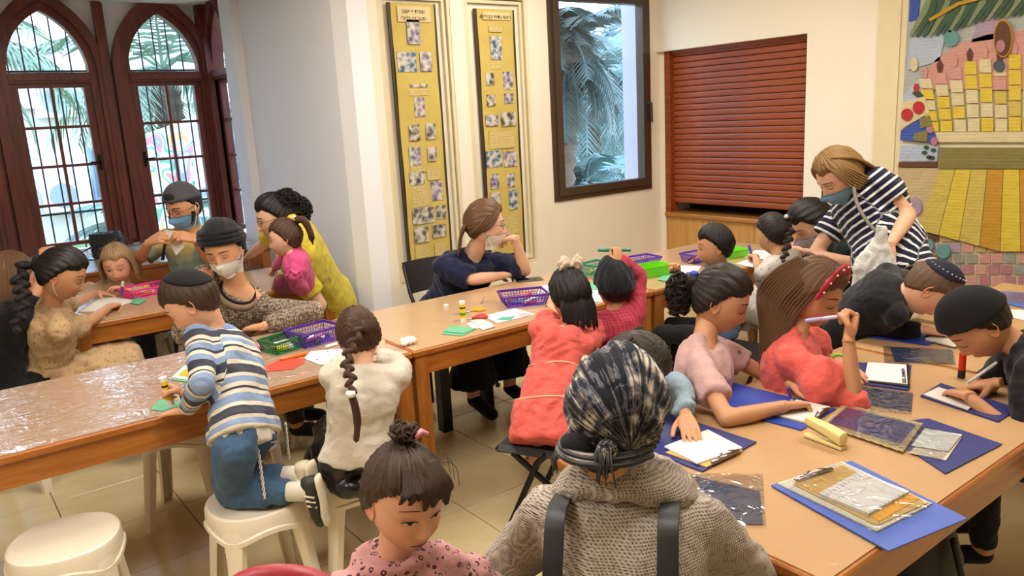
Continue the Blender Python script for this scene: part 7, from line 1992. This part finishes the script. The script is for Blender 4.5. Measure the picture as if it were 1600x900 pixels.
ring(1489, 60, 12, 13, qc['teal'], .018); ring(1431, 100, 6, 11, qc['cream'], .018)
qpoly([(1424, 108), (1437, 96), (1441, 112), (1428, 116)], qc['brown'], lift=.018) if False else None
# left triangles with red fruit
qpoly([(1413, 150), (1440, 122), (1455, 175), (1412, 200)], qc['lblue'], lift=.010); qpoly([(1412, 160), (1448, 150), (1455, 176), (1410, 202)], qc['cream'], lift=.018); qpoly([(1410, 204), (1456, 176), (1468, 224), (1409, 219)], qc['blue'], lift=.014)
ring(1421, 179, 9, 9.5, qc['red'], .026); ring(1439, 168, 9, 10, qc['red'], .026); ring(1435, 137, 4, 7, qc['red'], .022); qpoly([(1428, 145), (1436, 140), (1447, 150), (1436, 152)], qc['green'], lift=.02)
qpoly([(1440, 186), (1455, 180), (1460, 196), (1442, 200)], qc['oliv'], lift=.022); qpoly([(1432, 207), (1453, 204), (1452, 221), (1430, 219)], qc['oliv'], lift=.022); ring(1457, 202, 5, 6, qc['rose'], .022); ring(1463, 220, 5, 6, qc['rose'], .022)
# border strip, pale cloth, brown strip, sand ground
qpoly([(1462, 206), (R0, 206), (R0, 222), (1468, 222)], qc['cream'], lift=.012); qpoly([(1409, 226), (1468, 228), (1466, 252), (1407, 252)], qc['lblue'], lift=.008); qpoly([(1407, 253), (1467, 253), (1466, 261), (1406, 261)], qc['brown'], lift=.014)
for (a, b) in ((1447, 238), (1454, 245), (1461, 234), (1450, 230), (1459, 246)): ring(a, b, 4, 3, qc['green'], .018, 8, 'leaf')
qpoly([(1405, 262), (1470, 262), (1444, 355), (1404, 345)], qc['sand'], lift=.008)
qpoly([(1470, 230), (R0, 230), (R0, 263), (1468, 263)], qc['oliv'], lift=.020)
# skirt panels
cols = ['yel2', 'yel', 'yel2', 'gold', 'yel', 'gold', 'yel', 'yel2', 'yel']
for k in range(9):
    u0 = 1470+k*25; u1 = u0+25; b0 = 1437+k*32; b1 = b0+32; z0 = 358+min(k, 4)*8.5; z1 = 358+min(k+1, 4)*8.5
    qpoly([(u0+.5, 264), (u1-.5, 264), (b1-.5, z1), (b0+.5, z0)], qc[cols[k]], 'skirt_panel', lift=.014)
# mosaic at the bottom
pal2 = ['rose', 'tan', 'grey', 'pink', 'brown', 'mauve', 'sand', 'oliv']
for j in range(8):
    for i in range(16):
        u = 1404+i*20+((j % 2)*6); v = 345+j*17
        if v < 345+max(0, (u-1437))*.27-2 and u > 1430: 
            if v+14 < 358+min(34, max(0, u-1437)*.27): continue
        if i > 13: continue
        qpoly([(u+r_.uniform(0, 2), v+r_.uniform(0, 2)), (u+18, v+r_.uniform(0, 2)), (u+18, v+15), (u+r_.uniform(0, 2), v+15)], qc[r_.choice(pal2[:4] if u > 1490 else pal2[1:])], 'mosaic_patch', lift=.004, th=.006)
ring(1453, 382, 9, 10, qc['teal'], .02); ring(1477, 392, 11, 11, qc['teal'], .02); ring(1434, 322, 9, 14, qc['mauve'], .02)
# fronds on top
gm = quiltm('quilt_frond', '#3f5a44', .35); gm2 = quiltm('quilt_frond_light', '#7d8a63', .25)
for k in range(26):
    u = 1424+k*10; cv = 8+18*math.exp(-((k-3)/6)**2)-k*.5
    qpoly([(u, cv+34-k*.6), (u+4, cv+36-k*.6), (u+30, cv-6), (u+36, cv-30), (u+28, cv-26), (u+12, cv+8)], gm if k % 3 else gm2, 'frond', lift=.020+.003*(k % 2), th=.006)
qpoly([(1455, 30), (1500, 4), (1560, -10), (1560, -6), (1502, 9), (1458, 34)], qc['gold'], 'frond_rib', lift=.032)
struct(MB().box((XW-.03, 2.60, .15), (XW-.001, 2.745, 2.70)).build('trim_quilt_border', plain('cream_border', '#d8c8a2', .7)))

# ------------------------------------------------------------------ outside
gd = MB().box((-14, YW+.4, -.6), (22, 40, -.5)).build('ground', NT('x').m); struct(gd)
gt = NT('lawn'); co = gt.coord(); gt.base(gt.ramp(gt.noise(co, 3, 5, .7), [(.35, hexc('#4f6b3c')), (.65, hexc('#8d9a6a'))])); gt.set(rough=.9); gd.data.materials[0] = gt.m
bld = thing('building', 'pale apartment building with small windows seen through the arched windows', 'building', (3, 19, -.5))
bw_ = plain('pale_render', '#d2c7bd', .9, .06, 1.5)
MB().box((-9, 19, -.5), (9.5, 24, 3.6)).build('facade', bw_, bld)
MB().box((-9, 18.8, 2.35), (9.5, 19, 2.5)).build('ledge', plain('ledge_cream', '#d9cfc4', .9), bld)
for x in (-1.5, .8, 3.2, 5.8):
    for z in (.4,):
        w = MB().box((x, 18.93, z), (x+.9, 19.02, z+1.1)).build('window', plain('shutter_blue', '#7f93ab', .6), bld); MB().box((x+.06, 18.91, z+.06), (x+.84, 18.935, z+1.04)).build('pane', plain('far_pane', '#5a6b80', .2), w)
def acunit(x, z, lb, y=18.9):
    t = thing('air_conditioner', 'white air conditioner unit on the pale building, '+lb, 'air conditioner', (x, y, z), 'air conditioner units on the building')
    MB().rbox((x, y-.35, z), (x+.9, y, z+.65), .04).build('case', plain('ac_white', '#dfe2e4', .5), t)
    MB().tube([(x+.36, y-.36, z+.32), (x+.36, y-.352, z+.32)], [.26, .26], ns=20).build('fan_grille', plain('ac_grille', '#8b949c', .6), t)
acunit(2.35, 2.15, 'highest of them'); acunit(.9, .4, 'lower left one'); acunit(2.2, .25, 'lower middle one'); acunit(3.6, -.2, 'lowest, behind the palms')
def palm(label, x, y, zb, h, n, L, seed, col='#5f7f55', tr=.17, droop=1.1, curve=0, group=None):
    R_ = random.Random(seed); t = thing('palm_tree', label, 'palm', (x, y, zb), group)
    bark = plain('palm_bark', '#5b4a3a', .95, .2, 8, .8, 20); mb = MB(); pts = [(x+curve*(k/8)**2, y, zb+h*k/8) for k in range(9)]
    secs = []
    for k in range(33):
        s = k/32; secs.append(((x+curve*s*s, y, zb+h*s), (1, 0, 0), (0, 1, 0), tr*(1+.18*(k % 2)), tr*(1+.18*(k % 2))))
    mb.loft(secs, ns=12).build('trunk', bark, t, 'auto')
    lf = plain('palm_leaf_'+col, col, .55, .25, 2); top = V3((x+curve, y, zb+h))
    for i in range(n):
        az = R_.uniform(0, 2*PI); el = R_.uniform(-.5, 1.3); l = L*R_.uniform(.85, 1.1); d = np.array([math.cos(az), math.sin(az), 0]); mb = MB(); pts = []
        for k in range(13):
            s = k/12; e = el-droop*s*1.2; pts.append(pts[-1]+(d*math.cos(e)+[0, 0, math.sin(e)])*l/12 if k else top)
        mb.tube(pts, [.03*(1-.8*k/12) for k in range(13)], ns=4)
        vv = []; ff = []
        for k in range(2, 13):
            for sub in (0, .5):
                if k == 12 and sub: continue
                q = lerp(pts[k], pts[min(k+1, 12)], sub); tn = nrm(pts[min(k+1, 12)]-pts[k-1]); sd = nrm(np.cross(tn, (0, 0, 1)))
                ll = l*.30*math.sin(PI*min(1, (k+sub)/13))**.6
                for s_ in (-1, 1):
                    e = q+(sd*s_*.75+tn*.6-np.array([0, 0, .25+.25*R_.random()]))*ll; w = tn*.022; b = len(vv); vv += [q-w, q+w, e, lerp(q, e, .5)+w*1.1+[0, 0, .02]]; ff += [(b, b+1, b+3), (b, b+3, b+2)]
        mb.add(vv, ff); mb.build('frond', lf, t)
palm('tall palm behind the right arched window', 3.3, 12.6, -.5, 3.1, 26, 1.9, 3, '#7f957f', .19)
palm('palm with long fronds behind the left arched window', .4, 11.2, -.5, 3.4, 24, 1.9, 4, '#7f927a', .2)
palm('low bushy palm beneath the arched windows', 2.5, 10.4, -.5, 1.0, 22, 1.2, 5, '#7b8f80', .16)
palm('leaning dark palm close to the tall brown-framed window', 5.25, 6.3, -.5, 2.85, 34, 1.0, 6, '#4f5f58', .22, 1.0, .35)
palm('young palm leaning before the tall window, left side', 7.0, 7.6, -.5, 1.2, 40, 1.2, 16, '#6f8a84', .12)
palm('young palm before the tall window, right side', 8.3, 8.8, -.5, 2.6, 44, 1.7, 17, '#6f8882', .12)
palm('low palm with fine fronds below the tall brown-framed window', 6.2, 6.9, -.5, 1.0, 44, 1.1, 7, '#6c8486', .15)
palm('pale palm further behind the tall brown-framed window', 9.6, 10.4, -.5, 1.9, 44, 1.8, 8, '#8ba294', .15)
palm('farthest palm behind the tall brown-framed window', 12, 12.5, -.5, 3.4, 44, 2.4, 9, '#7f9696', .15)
w2 = thing('neighbouring_house', 'pale blue-white house wall beyond the palms of the tall window', 'building', (13, 18, -.5)); MB().box((9.6, 17, -.5), (19, 20, 2.2)).build('wall', plain('pale_blue_render', '#b9c9dc', .9), w2); MB().box((9.6, 16.9, 2.2), (19, 20, 2.35)).build('roof_edge', plain('ledge_cream', '#d9cfc4', .9), w2)
MB().box((10.2, 16.97, .4), (11.2, 17, 1.4)).build('window', plain('shutter_blue', '#7f93ab', .6), w2)
# flag leaning outside the right arched window
fg = thing('flag', 'white flag with coloured swirls hanging outside the right arched window', 'flag', (1.9, 9.0, .9))
def flagf(t, co, fl):
    n = t.noise(co, 2.2, 1, .3, 1.5); t.base(t.ramp(n, [(0, hexc('#dfe6ee')), (.46, hexc('#e6b98a')), (.50, hexc('#dfe6ee')), (.53, hexc('#7ab89f')), (.57, hexc('#dfe6ee')), (.60, hexc('#e0979c')), (.65, hexc('#96acd8')), (.68, hexc('#dfe6ee'))], 'CONSTANT'))
c = aty(262, 270, 9.0); v = []
for j in range(10):
    for i in range(8):
        s = i/7; r = j/9; v.append((c[0]-.28+.62*s-.18*r, 9.0+.05*math.sin(s*9+r*3), c[2]+.38-.95*r-.10*s+.30*(1-r)*s))
f = [(j*8+i, j*8+i+1, j*8+i+9, j*8+i+8) for j in range(9) for i in range(7)]; n0 = len(v); v += [(a, b+.006, d) for a, b, d in v]; f += [tuple(n0+k for k in q_[::-1]) for q_ in f]
mkobj('flag_cloth', v, f, patt('flag_print', flagf), None, fg, True)
MB().tube([(c[0]-.30, 9.03, c[2]+.55), (c[0]-.55, 9.03, -.5)], .015, ns=8).build('pole', barm, fg)

for o in bpy.data.objects:
    if '_loc' in o: del o['_loc']
